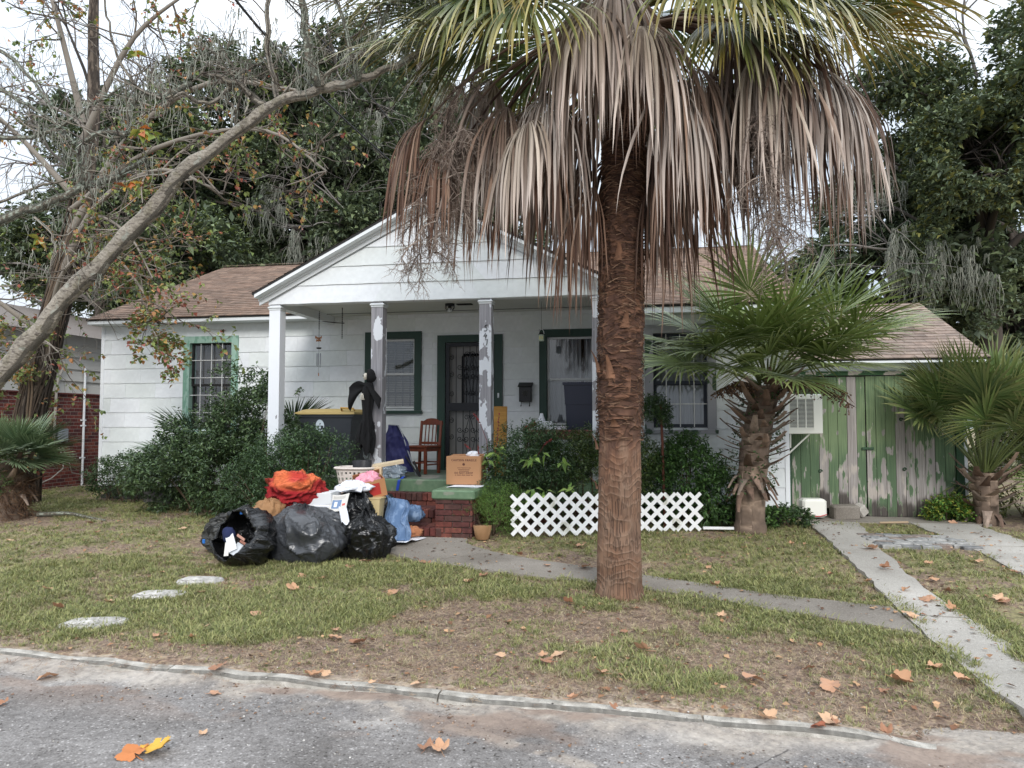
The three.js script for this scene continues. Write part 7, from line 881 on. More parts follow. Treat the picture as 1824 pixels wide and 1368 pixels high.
  const rs = B(), rp = pal([[156, 60, 62], [124, 56, 54], [104, 66, 56]]); for (const P of [[[-0.0, 0.75, 0.15], [-0.03, 1.15, 0.15], [-0.12, 1.38, 0.16], [-0.2, 1.5, 0.17]], [[-0.1, 0.75, 0.15], [-0.2, 0.98, 0.15], [-0.32, 1.1, 0.17]], [[0.05, 0.8, 0.1], [0.1, 1.15, 0.1], [0.12, 1.5, 0.08]], [[-0.05, 0.7, 0.18], [-0.13, 0.95, 0.17], [-0.14, 1.08, 0.17]], [[0.6, 0.9, 0.1], [0.72, 1.1, 0.08], [0.8, 1.16, 0.06]]]) { rs.col = rp[1]; rs.tube(P, k => 0.004 * (1 - k * 0.4), 4, false); const e = P[P.length - 1], q = P[P.length - 2]; for (let k = 0; k < 26; k++) { const tt = r(); rs.col = pick(rp, r); rs.box([lerp(q[0], e[0], tt) + (r() - .5) * .018, lerp(q[1], e[1], tt) + (r() - .5) * .018, lerp(q[2], e[2], tt) + (r() - .5) * .018], [0.011, 0.011, 0.011], [r(), r(), 0]); } } rs.build('red_flower_stem', leafMat(0.7, 0), u);
  // small potted edge by the left shrub
  const bd = B(); bd.auto = true; for (let k = 0; k < 1; k++) bd.cbox([-8.25, 0.3, 0.62], [0.55, 0.2, 0.05], 0.01); tag(bd.build('bed_edging', M.brickGrey[1]), 'grey wooden bed edging under the boxwood', 'edging');
}

// ---------------------------------------------------------------- trees
const smooth = (P, n = 4) => { const c = new THREE.CatmullRomCurve3(P.map(q => q.isVector3 ? q : V(...q))); return c.getPoints((P.length - 1) * n); };
// branching twigs, returned tips are where leaves or moss can hang
function twigs(b, p, d, len, rad, lv, r, o, tips) {
  const n = 4, P = [p.clone()], g = d.clone(); for (let i = 0; i < n; i++) { p = p.clone().addScaledVector(g, len / n); g.x += (r() - 0.5) * o.wig; g.y += (r() - 0.5) * o.wig + (o.rise ?? 0); g.z += (r() - 0.5) * o.wig; g.normalize(); P.push(p.clone()); }
  if (o.cols) b.col = pick(o.cols, r); b.tube(P, k => rad * (1 - k * 0.5), lv > 1 ? 5 : 3, false); if (tips) tips.push([P[2], g.clone()], [P[n], g.clone()]);
  if (lv > 0) { const kids = o.kids; for (let i = 0; i < kids; i++) { const s = 1 + Math.floor(r() * n), e = P[s].clone().sub(P[s - 1]).normalize(), f = rdir(r); e.multiplyScalar(0.9).addScaledVector(f, 0.9).normalize(); twigs(b, P[s], e, len * (0.55 + r() * 0.25), rad * 0.55, lv - 1, r, o, tips); } }
}
function moss(b, p, n, L, r, cols) { for (let k = 0; k < n; k++) { let q = p.clone().add(V((r() - 0.5) * 0.12, (r() - 0.5) * 0.04, (r() - 0.5) * 0.12)); const l = L * (0.4 + r()), P = [q]; for (let i = 0; i < 4; i++) { q = q.clone().add(V((r() - 0.5) * l * 0.22, -l / 4, (r() - 0.5) * l * 0.22)); P.push(q); } b.col = pick(cols, r); b.tube(P, t => 0.004 * (o_mossW) * (1 - t * 0.6), 3, false); } }
let o_mossW = 1;
const mossCol = pal([[136, 138, 126], [116, 120, 108], [152, 152, 140]]), lichen = pal([[150, 158, 146], [126, 138, 122], [108, 112, 98], [168, 172, 160]]);
{ // crape myrtle leaning across from the verge on the left
  const t = thing('crape_myrtle', 'smooth-barked crape myrtle with lichened limbs leaning over the lawn', 'tree'), r = rng(301);
  M.myrtle = std([255, 255, 255], 0.75, { map: rep(tex(512, 512, (u, v) => { const a = tfbm(u, v, 5, 4), p = sst(0.5, 0.56, tfbm(u + .2, v, 8, 4)), l = sst(0.60, 0.66, tfbm(u + .6, v + .4, 7, 4)); let c = mix3([114, 107, 97], [182, 173, 158], a * 0.5 + 0.5 * fbm(u * 44, v * 44, 4)); c = mix3(c, [108, 102, 82], p * 0.4); c = mix3(c, [70, 62, 56], sst(0.6, 0.66, fbm(u * 22 + 5, v * 60, 4)) * 0.5); return mix3(c, [160, 164, 154], l * 0.6); }), 1.6, 1.6), bumpMap: rep(grey(256, 256, (u, v) => tfbm(u, v, 16, 4)), 2, 2), bumpScale: 0.02 });
  M.lichenBark = std([255, 255, 255], 0.95, { map: rep(tex(512, 512, (u, v) => { const a = tfbm(u, v, 24, 4), l = sst(0.46, 0.58, tfbm(u + .6, v + .4, 18, 4)); return mix3(mix3([74, 68, 60], [124, 116, 102], a), [158, 166, 152], l * 0.85); }), 2.5, 2.5), bumpMap: rep(grey(256, 256, (u, v) => tfbm(u, v, 26, 4)), 3, 3), bumpScale: 0.012 });
  const main = smooth(LIMB_MAIN, 5), b = B(); const rad = [0.12, 0.094, 0.083, 0.078, 0.072, 0.068, 0.066, 0.063, 0.053, 0.046, 0.042, 0.038, 0.033, 0.028, 0.022]; main.forEach((p, i) => { p.x += (vn(i * 0.7, 1) - 0.5) * 0.04; p.y += (vn(i * 0.7, 7) - 0.5) * 0.04; }); b.tube(main, k => { const s = k * (rad.length - 1), i = Math.min(rad.length - 2, Math.floor(s)); return lerp(rad[i], rad[i + 1], s - i) * (0.86 + 0.28 * vn(k * 46, 3)); }, 16); b.tube([[-7.1, -0.05, 6.62], [-6.98, 0.2, 6.62], [-6.86, 0.38, 6.61]], 0.16, 14); b.build('trunk', M.myrtle, t);
  const tips = [], tw = B(), ms = B(), tcol = pal([[104, 96, 86], [126, 118, 106], [88, 80, 74]]);
  for (const [P, r0, r1, m] of LIMBS) { const q = smooth(P, 4), l = B(); q.forEach((p, i) => { p.x += (vn(i * 0.8, r0 * 99) - 0.5) * 0.05; p.y += (vn(i * 0.8, r0 * 55 + 4) - 0.5) * 0.05; }); l.tube(q, k => lerp(r0, r1, k), 9); l.build('limb', m ? M.lichenBark : M.myrtle, t);
    for (let k = 2; k < q.length; k += 2) { const d = rdir(r); d.y = Math.abs(d.y) * 0.6; d.normalize(); if (r() < 0.75) twigs(tw, q[k], d, 0.18 + r() * 0.3, 0.007, 2, r, { wig: 0.7, kids: 2, cols: tcol }, tips); if (m) { for (let j = 0; j < 10; j++) { const c = q[k].clone().add(V((r() - .5) * r0 * 2, (r() - .5) * r0 * 2, (r() - .5) * r0 * 2)), e = rdir(r); ms.col = pick(lichen, r); ms.twig(c, c.clone().addScaledVector(e, 0.03 + r() * 0.06), 0.004, 0.0015); } if (r() < 0.4) moss(ms, q[k], 7, 0.14, r, mossCol); } } }
  for (const [p] of tips) if (r() < 0.13) moss(ms, p, 5, 0.12, r, mossCol);
  tag(tw.build('twigs', leafMat(0.95, 0), t), null, null, null, 'stuff'); tag(ms.build('lichen_tufts', leafMat(0.95, 0), t), null, null, null, 'stuff');
  const lf = B(), lp = pal([[186, 150, 44], [120, 138, 50], [196, 110, 50], [150, 150, 60]]); for (const [x, y, z] of [[-4.06, 3.97, 6.75], [-3.98, 3.96, 6.72], [-4.38, 3.60, 6.5], [-4.28, 3.62, 6.52], [-5.2, 3.2, 6.5], [-4.1, 4.6, 6.8]]) sprig(lf, V(x, y, z), V(0.3, -0.3, 0.2).normalize(), 8, 0.12, 0.09, 0.05, lp, r); lf.build('leaves', M.leafSoft, t);
}
const oakG = pal([[92, 108, 76], [108, 122, 84], [78, 92, 68], [120, 134, 94], [96, 108, 86]]), oakY = pal([[128, 126, 58], [110, 114, 56], [96, 104, 52], [84, 96, 52]]), tallow = pal([[124, 138, 66], [106, 124, 60], [172, 120, 74], [176, 140, 76], [164, 92, 76], [138, 148, 80], [96, 114, 58], [116, 130, 66], [110, 122, 62]]);
function tree(name, label, base, H, R, lobes, n, ll, P, seed, o = {}) {
  const t = thing(name, label, 'tree', base, 0, o.group), r = rng(seed), w = B(), f = B(); f.auto = false;
  const top = V((r() - 0.5) * 1.2, H * 0.72, (r() - 0.5) * 1.2), tr = smooth([[0, -0.1, 0], [(r() - 0.5) * 0.6, H * 0.25, (r() - 0.5) * 0.6], [top.x * 0.6, H * 0.5, top.z * 0.6], top], 5); w.tube(tr, k => R * (1.1 - k * 0.85), 10);
  for (const l of lobes) { const s = tr[Math.floor(lerp(5, 14, clamp((l[1] / H - 0.25) / 0.6)))], e = V(l[0], l[1], l[2]), m = s.clone().lerp(e, 0.5).add(V((r() - .5) * 0.8, 0.4 + r() * 0.5, (r() - .5) * 0.8)); w.tube(smooth([s, m, e], 4), k => R * 0.36 * (1 - k * 0.72), 6); for (let c = 0; c < 7; c++) { const d = rdir(r), q = V(l[0] + d.x * l[3] * 0.85, l[1] + d.y * l[4] * 0.85, l[2] + d.z * l[5] * 0.85); w.tube(smooth([m.clone().lerp(e, r()), e.clone().lerp(q, 0.5).add(rdir(r).multiplyScalar(0.25)), q], 3), k => R * 0.11 * (1 - k * 0.75), 4, false); } }
  w.build('trunk', o.bark || M.barkFar, t); foliage(f, lobes, Math.round(n * 0.55), 5, ll * 2.2, ll * 2.1, ll * 1.1, P, r, { thin: (o.thin ?? 0.45) - 0.03, nf: o.nf ?? 0.9, inner: 0.0, out: 0.4 }); foliage(f, lobes, Math.round(n * 1.35), 6, ll * 1.9, ll, ll * 0.5, P, r, { thin: (o.thin ?? 0.45) - 0.01, nf: o.nf ?? 0.9, inner: 0.35 }); f.build('crown', M.leafFar, t);
  if (o.bare) { const b = B(); for (const [x, y, z, dx, dy, dz, L] of o.bare) { const q = B(); twigs(b, V(x, y, z), V(dx, dy, dz).normalize(), L, 0.05, 3, r, { wig: 0.55, kids: 4, cols: pal([[126, 120, 114], [104, 98, 94]]) }, null); } tag(b.build('bare_branches', leafMat(0.95, 0), t), null, null, null, 'stuff'); }
  if (o.moss) { const b = B(); o_mossW = 2.2; for (const [x, y, z, k, L] of o.moss) for (let i = 0; i < 26; i++) moss(b, V(x + (r() - .5) * 1.5, y + (r() - .5) * 1.1, z + (r() - .5) * 0.5), k, L * (0.25 + r() * 0.8), r, mossCol); o_mossW = 1; tag(b.build('hanging_moss', leafMat(0.95, 0), t), null, null, null, 'stuff'); }
  return t;
}
const lobe = (r, n, c, S, s) => Array.from({ length: n }, () => { const d = rdir(r), k = Math.pow(r(), 0.4); return [c[0] + d.x * S[0] * k, c[1] + d.y * S[1] * k, c[2] + d.z * S[2] * k, s * (0.7 + r() * 0.6), s * (0.55 + r() * 0.45), s * (0.7 + r() * 0.6)]; });
{
  const r = rng(411), G = 'trees behind the house';
  tree('live_oak', 'dark evergreen oak right behind the left end of the roof', [-12.2, 0.1, -12.5], 17, 0.34, lobe(r, 26, [0, 10, 0], [4.2, 6.0, 2.2], 1.8), 8200, 0.15, oakG, 501, { group: G, thin: 0.44, moss: [[0.5, 7, 1.5, 8, 0.9], [-1, 9, 1.6, 8, 0.8]] });
  tree('live_oak', 'tall thin-crowned oak hung with moss above the porch gable', [-8.2, 0.1, -14.5], 19, 0.36, lobe(r, 24, [0, 11.5, 0], [3.6, 7.0, 2.2], 1.7), 7600, 0.15, [...oakG, ...oakG, ...oakY.slice(2)], 502, { group: G, thin: 0.47, moss: [[-1, 11, 1.5, 9, 1.0], [1, 13, 1.5, 9, 1.0]] });
  tree('live_oak', 'broad dark oak filling the gap between the two houses', [-17.5, 0.1, -11], 15, 0.3, lobe(r, 28, [0, 8.2, 0], [4.6, 5.6, 2.2], 1.7), 8600, 0.15, oakG, 503, { group: G, thin: 0.42 });
  tree('slender_tree', 'slender half-bare tree rising behind the neighbouring house', [-15.2, 0.1, -6.0], 13, 0.16, lobe(r, 20, [0.8, 7.0, 0], [3.4, 4.0, 1.6], 1.0), 3800, 0.12, [...tallow.slice(0, 2), ...oakG, ...oakG], 504, { group: G, thin: 0.5, bare: Array.from({ length: 12 }, (_, k) => [(r() - .5) * 0.5, 4 + k * 0.62, (r() - .5) * 0.5, Math.cos(k * 2.4), 0.9, Math.sin(k * 2.4), 2.2]) });
  tree('hedge_tree', 'low yellow-green tree just behind the roof ridge right of the gable', [-2.6, 0.1, -11.5], 7.0, 0.2, lobe(r, 11, [0, 5.0, 0], [2.6, 1.5, 1.4], 1.2), 3000, 0.12, [...oakY, ...oakG.slice(1)], 505, { group: G, thin: 0.42 });
  tree('hedge_tree', 'dark tree behind the middle of the roof left of the palm', [-6.6, 0.1, -10.8], 8.5, 0.22, lobe(r, 11, [0, 6.2, 0], [2.6, 2.0, 1.4], 1.3), 3300, 0.13, oakG, 506, { group: G, thin: 0.44 });
  tree('live_oak', 'dense dark oak close behind the garage roof', [6.9, 0.1, -11.5], 10.0, 0.36, lobe(r, 19, [0.4, 5.2, 0], [4.6, 3.2, 2.2], 1.5), 7200, 0.13, oakG, 507, { group: G, thin: 0.42 });
  tree('live_oak', 'spreading oak with yellowing leaves and hanging moss right of the garage', [8.9, 0.1, -10.2], 14, 0.36, lobe(r, 24, [0.2, 8.6, 0], [2.6, 3.8, 2.2], 1.2), 7200, 0.11, [...oakY, ...oakG, ...oakG], 508, { group: G, thin: 0.47, moss: [[-2.2, 6.0, 1.6, 14, 1.2], [-1.2, 5.6, 1.8, 12, 0.9], [-2.8, 8, 1, 5, 0.7]], bare: [[-1.5, 7, 0, -1, 0.5, 0.4, 3.2], [-2, 8.5, 0, -1, 0.7, 0.2, 3.0], [-1.6, 6.0, 0.5, -1, 0.1, 0.5, 3.0], [-1, 10, 0, -0.8, 1, 0, 2.6], [0, 11, 0, -0.2, 1, 0, 2.4]] });
  tree('live_oak', 'dark oak behind the yellowing oak at the driveway side', [11.0, 0.1, -12.5], 11, 0.34, lobe(r, 12, [-0.8, 5.4, 0], [3.6, 3.2, 2.0], 1.5), 4300, 0.14, oakG, 509, { group: G, thin: 0.42 });
  tree('grey_tree', 'grey twiggy tree hung with vines behind the roof between oak and gable', [-9.6, 0.1, -9.2], 14, 0.22, lobe(r, 34, [-0.8, 9.4, 0], [5.0, 5.4, 1.6], 1.1), 7200, 0.12, [...oakG, [0.16, 0.19, 0.08], ...oakG], 510, { group: G, thin: 0.46, bare: Array.from({ length: 14 }, (_, k) => [(r() - .5) * 0.6, 4.5 + k * 0.6, (r() - .5) * 0.6, Math.cos(k * 2.4), 0.6, Math.sin(k * 2.4), 2.4]), moss: [[-1.5, 8, 1.2, 8, 0.8], [1.2, 10, 1.2, 8, 0.8], [0, 6.5, 1.5, 8, 0.7]] });
  // tallow tree wrapped in vines at the left, its branches reaching over the roof
  const t = thing('vine_tree', 'dark vine-wrapped tree trunk with autumn-coloured leaves beside the neighbouring wall', 'tree', [-10.45, 0.2, 1.05]), q = rng(601);
  const w = B(); const tr = smooth([[-0.1, -0.1, 0], [-0.02, 1.2, 0], [0.25, 2.6, -0.05], [0.6, 4.2, -0.1], [0.9, 6.2, -0.2], [0.7, 9.0, -0.4], [0.9, 12.5, -0.5]], 6); w.tube(tr, k => (0.27 - k * 0.23) * (0.9 + 0.2 * vn(k * 30, 2)), 14); w.build('trunk', M.bark, t);
  const vines = B(); for (let k = 0; k < 34; k++) { const a0 = q() * 6.283, P = []; for (let i = 0; i < 16; i++) { const s = tr[Math.min(tr.length - 1, Math.floor(i * 1.5))], rad = 0.27 - i / 16 * 0.12 + 0.012, a = a0 + Math.sin(i * 0.5 + k) * 0.5; P.push(V(s.x + Math.cos(a) * rad, s.y, s.z + Math.sin(a) * rad)); } vines.col = pick(pal([[72, 60, 50], [92, 78, 64], [58, 50, 44]]), q); vines.tube(smooth(P, 2), 0.008 + q() * 0.014, 5, false); } tag(vines.build('vine_stems', leafMat(0.95, 0), t), null, null, null, 'stuff');
  const lf = B(), tw = B(), tips = [], tc = pal([[112, 104, 94], [92, 84, 76], [134, 126, 116]]); lf.auto = false;
  for (const [P, r0] of [[[[0.3, 3.0, 0], [1.0, 3.9, 0.4], [1.9, 4.1, 0.6], [2.6, 3.5, 0.7], [3.0, 2.9, 0.8]], 0.04], [[[0.5, 3.8, 0], [1.5, 5.0, 0.3], [2.8, 5.4, 0.5], [3.8, 5.0, 0.6]], 0.06], [[[0.7, 4.6, 0], [1.8, 6.2, 0], [3.4, 6.9, 0.2], [5.0, 6.6, 0.3]], 0.07], [[[0.2, 2.9, 0], [-0.6, 3.6, 0.4], [-1.3, 4.2, 0.8]], 0.05], [[[0.8, 5.2, 0], [0, 6.2, 0.4], [-0.9, 7.0, 0.6]], 0.06], [[[0.9, 6.2, 0], [2.0, 7.8, 0.2], [3.2, 8.6, 0.2]], 0.06], [[[0.9, 6.5, 0], [0.6, 8.2, 0.3], [0.2, 9.6, 0.4]], 0.06], [[[0.1, 2.2, 0.2], [0.7, 2.7, 0.5], [1.1, 2.5, 0.6]], 0.025], [[[0.6, 4.2, 0], [1.6, 4.7, 0.5], [2.4, 4.3, 0.7], [2.9, 3.6, 0.8]], 0.035], [[[0, 2.0, 0.2], [-0.5, 2.5, 0.5], [-0.9, 2.4, 0.7]], 0.025], [[[0.7, 5.0, 0], [2.6, 5.8, 0.4], [4.6, 5.9, 0.5], [5.6, 5.2, 0.5]], 0.05]]) { const s = smooth(P, 5); w; const l = B(); l.tube(s, k => r0 * (1 - k * 0.7), 7, false); l.build('limb', M.barkGrey, t); for (let i = 4; i < s.length; i++) for (let k = 0; k < 2; k++) { const d = rdir(q); d.y = d.y * 0.6 - 0.1; d.normalize(); twigs(tw, s[i], d, 0.4 + q() * 0.55, r0 * 0.26 + 0.003, 2, q, { wig: 0.6, kids: 2, cols: tc, rise: -0.03 }, tips); } }
  tag(tw.build('twigs', leafMat(0.95, 0), t), null, null, null, 'stuff');
  for (const [p, d] of tips) { if (vn3(p.x * 1.3 + 5, p.y * 1.3, p.z) < 0.45) continue; sprig(lf, p, d, 3, 0.10, 0.075, 0.06, tallow, q, 0.9); }
  for (const l of [[0.1, 1.5, 0.15, 0.45, 1.0, 0.4], [2.85, 2.75, 0.8, 0.22, 0.5, 0.2], [3.2, 2.35, 0.8, 0.4, 0.28, 0.15], [0.1, 2.6, 0.2, 0.7, 0.5, 0.4], [-0.6, 2.3, 0.3, 0.5, 0.5, 0.4]]) foliage(lf, [l], 110, 4, 0.12, 0.075, 0.06, tallow, q, { thin: 0.4, nf: 3, inner: 0.4 });
  lf.build('leaves', M.leafSoft, t);
  // fallen branch by the stump
  const fb = B(); fb.tube(smooth([[-8.75, 0.25, 2.62], [-8.3, 0.27, 2.55], [-7.9, 0.23, 2.62], [-7.5, 0.22, 2.78]], 4), k => 0.032 * (1 - k * 0.6), 7); tag(fb.build('fallen_branch', M.lichenBark), 'grey fallen branch on the grass beside the shaggy stump', 'branch');
}
for (const [P, l] of [[WIRE_A, 'heavier'], [WIRE_B, 'thinner']]) { const b = B(); b.tube(smooth(P, 10), l === 'heavier' ? 0.011 : 0.007, 6); tag(b.build('overhead_cable', M.black), l + ' black overhead cable running down to the porch gable', 'cable', 'overhead cables'); }
{ // stepping stones shaped and veined like leaves
  M.stone = std([226, 222, 216], 0.9, { map: brickMap, bumpMap: brickMap, bumpScale: 0.004 });
  [[-4.36, 6.74, 0.26, 0.5, 'leaf-shaped concrete stepping stone nearest the kerb'], [-4.36, 5.93, 0.24, 0.45, 'leaf-shaped concrete stepping stone between the other two'], [-4.3, 5.42, 0.22, 0.4, 'leaf-shaped concrete stepping stone nearest the rubbish bags']].forEach(([x, z, s, a, label]) => {
    const t = thing('stepping_stone', label, 'stepping stone', [x, landH(x, z) + 0.004, z], a); const b = B(); b.grid(48, 10, (u, v) => { const an = u * 6.2832, e = 1 + 0.06 * Math.cos(an * 2) + (Math.abs(Math.sin(an * 11)) - 0.5) * 0.05 * v, R = s * v * e; return [Math.cos(an) * R * 0.95, (v < 0.99 ? 0.022 + 0.012 * (1 - v) : -0.01) + 0.006 * Math.abs(Math.sin(an * 11)) * v, Math.sin(an) * R * 0.62]; }, true); b.build('stone', M.stone, t);
    for (let k = 0; k < 15; k++) { const an = -1.3 + k * 0.19, v = B(); v.tube([[-s * 0.8, 0.03, 0], [-s * 0.8 + Math.cos(an) * s * 0.8, 0.036, Math.sin(an) * s * 0.32], [Math.min(s * 0.85, -s * 0.8 + Math.cos(an) * s * 1.55), 0.03, Math.sin(an) * s * 0.52]], 0.006, 4); v.build('vein', M.stone, t); }
  });
}
// ---------------------------------------------------------------- grass, litter, fallen leaves
{
  const r = rng(701);
  function tuft(seed, n, L, W, flat, rise = 0.8) { const q = rng(seed), b = B(); b.auto = false; for (let k = 0; k < n; k++) { const a = q() * 6.283, el = flat + q() * rise, l = L * (0.55 + q() * 0.7), w = W * (0.7 + q() * 0.6), p = V((q() - .5) * 0.05, -0.006, (q() - .5) * 0.05), d = V(Math.cos(a) * Math.cos(el), Math.sin(el), Math.sin(a) * Math.cos(el)), s = V(-Math.sin(a), 0, Math.cos(a)); const m = p.clone().addScaledVector(d, l * 0.55), e = m.clone().add(V(d.x * 0.6, d.y * 0.25, d.z * 0.6).multiplyScalar(l * 0.55)), i = [b.v(p.x - s.x * w, p.y, p.z - s.z * w), b.v(p.x + s.x * w, p.y, p.z + s.z * w), b.v(m.x - s.x * w * .8, m.y, m.z - s.z * w * .8), b.v(m.x + s.x * w * .8, m.y, m.z + s.z * w * .8), b.v(e.x, e.y, e.z)]; b.quad(i[0], i[1], i[3], i[2]); b.tri(i[2], i[3], i[4]); } return b.geom(); }
  const onPaving = (x, z) => { if (z > curbZ(x) - 0.13) return true; const cr = (fbm(x * 8, z * 8, 3) - 0.5) * 0.22; if (x > 2.0 + cr && x < 2.36 + cr && z > 1) return true; if (x > 3.46 + cr && x < 4.14 + cr && z > 1) return true; if (x > 2.4 && x < 3.5 && z > 2.15 && z < 3.1 && vn(x * 9, z * 9) < 0.8) return true; if (x > 1.9 && z < 1.1) return true;
    const L = [[-3.35, 3.30], [-3.15, 3.95], [-2.45, 4.42], [-1.6, 4.72], [-0.6, 4.98], [0.4, 5.30], [1.2, 5.66], [1.93, 6.0]], R = [[-2.2, 3.30], [-2.1, 3.62], [-1.75, 3.95], [-1.15, 4.27], [-0.4, 4.55], [0.4, 4.88], [1.1, 5.16], [1.93, 5.36]]; let zl = -9, zr = -9; for (let k = 0; k < 7; k++) { if (x >= L[k][0] && x < L[k + 1][0]) zl = lerp(L[k][1], L[k + 1][1], (x - L[k][0]) / (L[k + 1][0] - L[k][0])); if (x >= R[k][0] && x < R[k + 1][0]) zr = lerp(R[k][1], R[k + 1][1], (x - R[k][0]) / (R[k + 1][0] - R[k][0])); } if (x >= -2.2 && x < 1.95 && z < zl - 0.05 + cr && z > zr + 0.05 + cr) return true; if (x > -3.3 && x <= -2.2 && z < (zl < 0 ? 3.9 : zl) && z > 3.25) return true; return z < 0.1 && x > -9.9; };
  const thatch = []; for (let k = 0; k < 90000; k++) { const near = r() < 0.75, x = near ? -5.5 + r() * 8 : -12 + r() * 17, z = near ? 4.8 + r() * 2.95 : 1 + r() * 6; if (onPaving(x, z) && r() < 0.97) continue; if (r() > 1.05 - grassAt(x, z) * 0.7) continue; thatch.push([x, landH(x, z) + 0.001, z, 0.5 + r() * 0.8]); }
  const sets = [['grass', tuft(1, 10, 0.075, 0.0024, 0.35), pal([[130, 136, 80], [150, 152, 96], [112, 120, 68], [162, 160, 106]])], ['dry_grass', tuft(2, 9, 0.07, 0.0022, 0.05), pal([[172, 158, 122], [154, 138, 106], [144, 136, 98], [186, 172, 138], [126, 104, 82]])], ['thatch', tuft(3, 8, 0.06, 0.0016, -0.02, 0.16), pal([[170, 146, 122], [140, 116, 98], [190, 168, 142], [112, 92, 78], [158, 132, 108]])]];
  const lists = [[], [], thatch];
  for (let k = 0; k < 210000; k++) {
    const near = r() < 0.62, x = near ? -6.5 + r() * 9.2 : -13 + r() * 18.5, z = near ? 4.6 + r() * 3.2 : -2 + r() * 7.2; if (onPaving(x, z)) continue; if (z < 0.3 && x > -9.8 && x < 4.6) continue;
    const g = grassAt(x, z), dry = sst(0.7, 0.2, g) * 0.55 + 0.32 + (vn(x * 2.1, z * 2.1) - 0.5) * 0.6; if (r() > 0.16 + g * 0.8) continue; const s = 0.4 + g * 0.6 + r() * 0.5; lists[r() < dry ? 1 : 0].push([x, landH(x, z) - 0.002, z, s]);
  }
  sets.forEach(([nm, geo, P], k) => { const L = lists[k], im = new THREE.InstancedMesh(geo, new THREE.MeshPhysicalMaterial({ color: 0xffffff, roughness: 0.8, transmission: 0.25, thickness: 0, side: THREE.DoubleSide }), L.length), m = new THREE.Matrix4(), q = new THREE.Quaternion(), c = new THREE.Color(); im.name = nm; im.castShadow = im.receiveShadow = true; L.forEach(([x, y, z, s], i) => { q.setFromEuler(new THREE.Euler((r() - .5) * 0.5, r() * 6.283, (r() - .5) * 0.5)); m.compose(V(x, y, z), q, V(s, s * (0.6 + r() * 0.6), s)); im.setMatrixAt(i, m); const a = pick(P, r); c.setRGB(a[0], a[1], a[2]); im.setColorAt(i, c); }); tag(im, ['short green grass of the front lawn', 'dry tan grass lying over the worn lawn', 'flat brown thatch covering the bare soil of the lawn'][k], 'grass', null, 'stuff'); scene.add(im); });
  // leaf crumbs, bark bits and small stones
  const bit = B(); bit.face([[-0.5, 0.1, 0], [0, 0.22, -0.35], [0.5, 0.05, 0.05], [0.05, 0.28, 0.4]]); const st = new THREE.IcosahedronGeometry(0.5, 0);
  const litter = (nm, label, geo, P, n, where, s0, s1, cat) => { const L = []; let tries = 0; while (L.length < n && tries++ < n * 6) { const p = where(); if (p) L.push(p); } const im = new THREE.InstancedMesh(geo, std([255, 255, 255], 0.9, { side: THREE.DoubleSide }), L.length), m = new THREE.Matrix4(), q = new THREE.Quaternion(), c = new THREE.Color(); im.name = nm; L.forEach(([x, y, z], i) => { const s = lerp(s0, s1, Math.pow(r(), 3)); q.setFromEuler(new THREE.Euler((r() - .5) * 0.6, r() * 6.283, (r() - .5) * 0.6)); m.compose(V(x, y, z), q, V(s, s * 0.7, s)); im.setMatrixAt(i, m); const a = pick(P, r); c.setRGB(a[0], a[1], a[2]); im.setColorAt(i, c); }); im.castShadow = im.receiveShadow = true; tag(im, label, cat, null, 'stuff'); scene.add(im); };
  litter('leaf_crumbs', 'small crumbled brown leaf bits scattered over lawn and paving', bit.geom(), pal([[150, 112, 82], [118, 84, 62], [178, 142, 108], [96, 70, 54]]), 7500, () => { const x = -9 + r() * 13, z = 1.2 + r() * 7; return z > curbZ(x) - 0.12 ? null : [x, landH(x, z) + 0.012 + (onPaving(x, z) ? 0.018 : 0), z]; }, 0.012, 0.06, 'leaf litter');
  litter('gutter_debris', 'brown crumbs and grit along the kerb gutter', bit.geom(), pal([[120, 92, 72], [150, 124, 102], [90, 70, 58]]), 1500, () => { const x = -5 + r() * 7, d = Math.pow(r(), 2.2) * 0.5; return [x, ROAD_Y + 0.002, curbZ(x) + 0.01 + d]; }, 0.008, 0.03, 'debris');
  litter('gravel', 'small stones on the road and bare soil', st, pal([[160, 156, 150], [120, 114, 108], [190, 186, 180], [70, 66, 62]]), 1600, () => { const x = -4 + r() * 7, z = 6.4 + r() * 2.6; const road = z > curbZ(x); if (!road && grassAt(x, z) > 0.4) return null; return [x, (road ? ROAD_Y : landH(x, z)) + 0.002, z]; }, 0.004, 0.016, 'gravel');
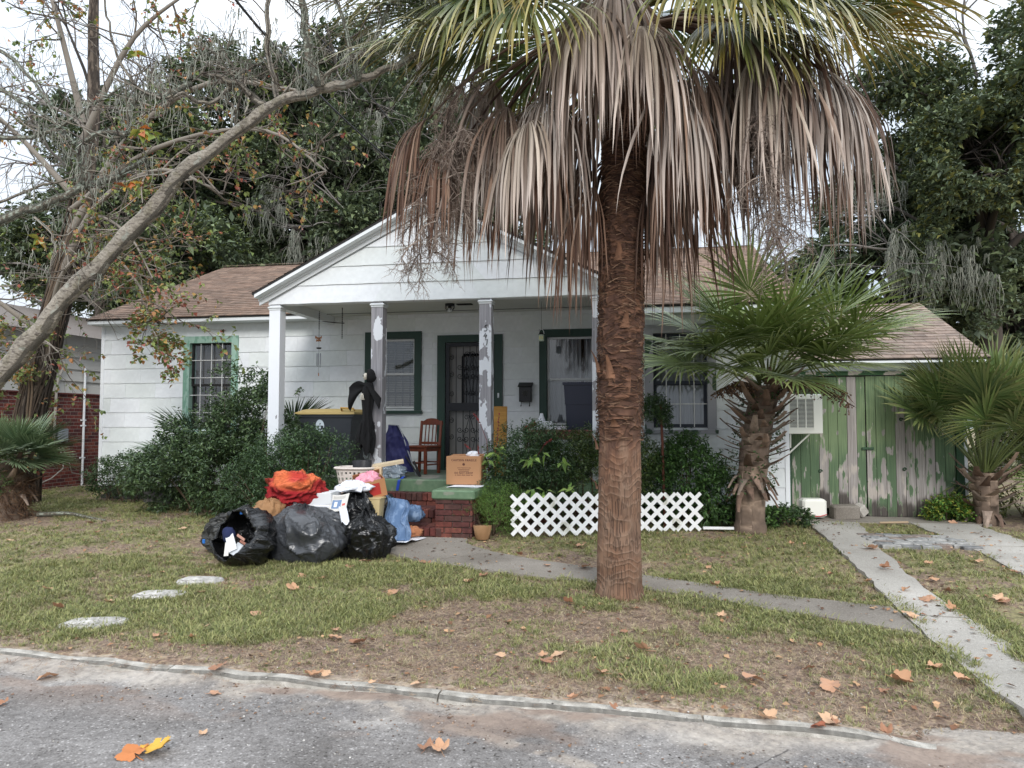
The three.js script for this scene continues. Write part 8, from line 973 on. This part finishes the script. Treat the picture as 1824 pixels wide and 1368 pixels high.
  // big dry sycamore leaves, each lying separately
  function leafGeo(seed) { const q = rng(seed), b = B(), pts = [], lobes = [[-2.3, 0.55], [-1.15, 0.85], [0, 1.0], [1.15, 0.85], [2.3, 0.55]]; b.auto = false; const N = 60, rad = a => { let m = 0.30; for (const [la, ll] of lobes) { const d = Math.abs(a - la); m = Math.max(m, ll * (1 - Math.pow(d / 0.95, 1.25) * 0.62) + 0.035 * Math.sin(a * 26)); } return Math.max(0.42, m); }; const cu = (q() - 0.2) * 1.7, cv = (q() - 0.35) * 1.5, tw = (q() - 0.5) * 1.2, H = (x, z) => 0.06 + cu * x * x * 0.5 + cv * z * z * 0.5 + tw * x * z + 0.22 * vn(x * 3 + seed, z * 3) + 0.16 * Math.max(0, Math.hypot(x, z) - 0.5) * q0; const q0 = q() < 0.6 ? 1 : -0.2; const rings = [0, 0.4, 0.75, 1], rows = rings.map(k => { const row = []; for (let i = 0; i <= N; i++) { const a = -2.9 + i / N * 5.8, R = rad(a) * k, x = Math.sin(a) * R, z = -Math.cos(a) * R; row.push(b.v(x * 0.5, Math.max(0.0, H(x, z)) * 0.5, z * 0.5)); } return row; }); for (let j = 0; j < 3; j++) for (let i = 0; i < N; i++) b.quad(rows[j][i], rows[j][i + 1], rows[j + 1][i + 1], rows[j + 1][i]); b.tube([[0, 0.03, 0], [0.02, 0.03, 0.25], [0.05, 0.04, 0.42]], 0.012, 4, false); return b.geom(); }
  const geos = Array.from({ length: 9 }, (_, k) => leafGeo(800 + k)), veinMap = rep(tex(128, 128, (u, v, i, j) => { const a = 222 + 50 * (tfbm(u, v, 8, 4) - 0.5); return [a, a, a]; }), 1, 1);
  const lm = [[196, 152, 118], [182, 138, 104], [206, 168, 134], [160, 116, 88], [190, 146, 116]].map(c => phy(c, 0.8, { transmission: 0.15, thickness: 0, side: THREE.DoubleSide, bumpMap: veinMap, bumpScale: 0.002 })), rust = phy([150, 88, 62], 0.8, { side: THREE.DoubleSide }), bigM = [phy([186, 116, 66], 0.7, { side: THREE.DoubleSide }), phy([206, 160, 62], 0.7, { side: THREE.DoubleSide })];
  const tone = ['dry tan', 'dull ochre', 'pale sandy', 'dark brown', 'pinkish tan', 'rust brown']; const lay = (list, y, place, group, S, mats) => list.forEach(([x, z], k) => { const mi = Math.floor(r() * mats.length); const s = S * (0.6 + r() * 0.75), o = mesh('fallen_leaf', geos[Math.floor(r() * 9)], mats[mi]); o.position.set(x, y(x, z), z); o.rotation.set((r() - .5) * 0.6, r() * 6.283, (r() - .5) * 0.6); o.scale.set(s * (0.75 + r() * 0.4), s * (0.7 + r() * 0.8), s); tag(o, 'big ' + tone[mi] + ' leaf lying on ' + place, 'leaf', tone[mi] + ' leaves on ' + group); });
  lay(LEAF_LAWN, (x, z) => landH(x, z) + 0.018, 'the grass', 'the lawn', 0.145, lm);
  lay(LEAF_ROAD, (x, z) => (z > curbZ(x) ? ROAD_Y : 0.01) + 0.004, 'the road by the kerb', 'the road', 0.125, [...lm, rust]);
  lay(LEAF_WALK, (x, z) => groundH(z) + 0.032, 'the walkway', 'the walkway', 0.16, lm);
  lay(LEAF_DRIVE, (x, z) => groundH(z) + 0.034, 'the driveway strip', 'the driveway', 0.16, lm);
  LEAF_BIG.forEach(([x, z], k) => { const o = mesh('fallen_leaf', geos[k + 2], bigM[k]); o.position.set(x, ROAD_Y + 0.006 + k * 0.02, z); o.rotation.set(0.2, 1 + k * 2.2, k ? -0.25 : 0.1); o.scale.setScalar(0.2); tag(o, k ? 'bright yellow curled leaf on the road asphalt' : 'rusty orange leaf on the road under the yellow leaf', 'leaf'); });
}
renderer.render(scene, camera);
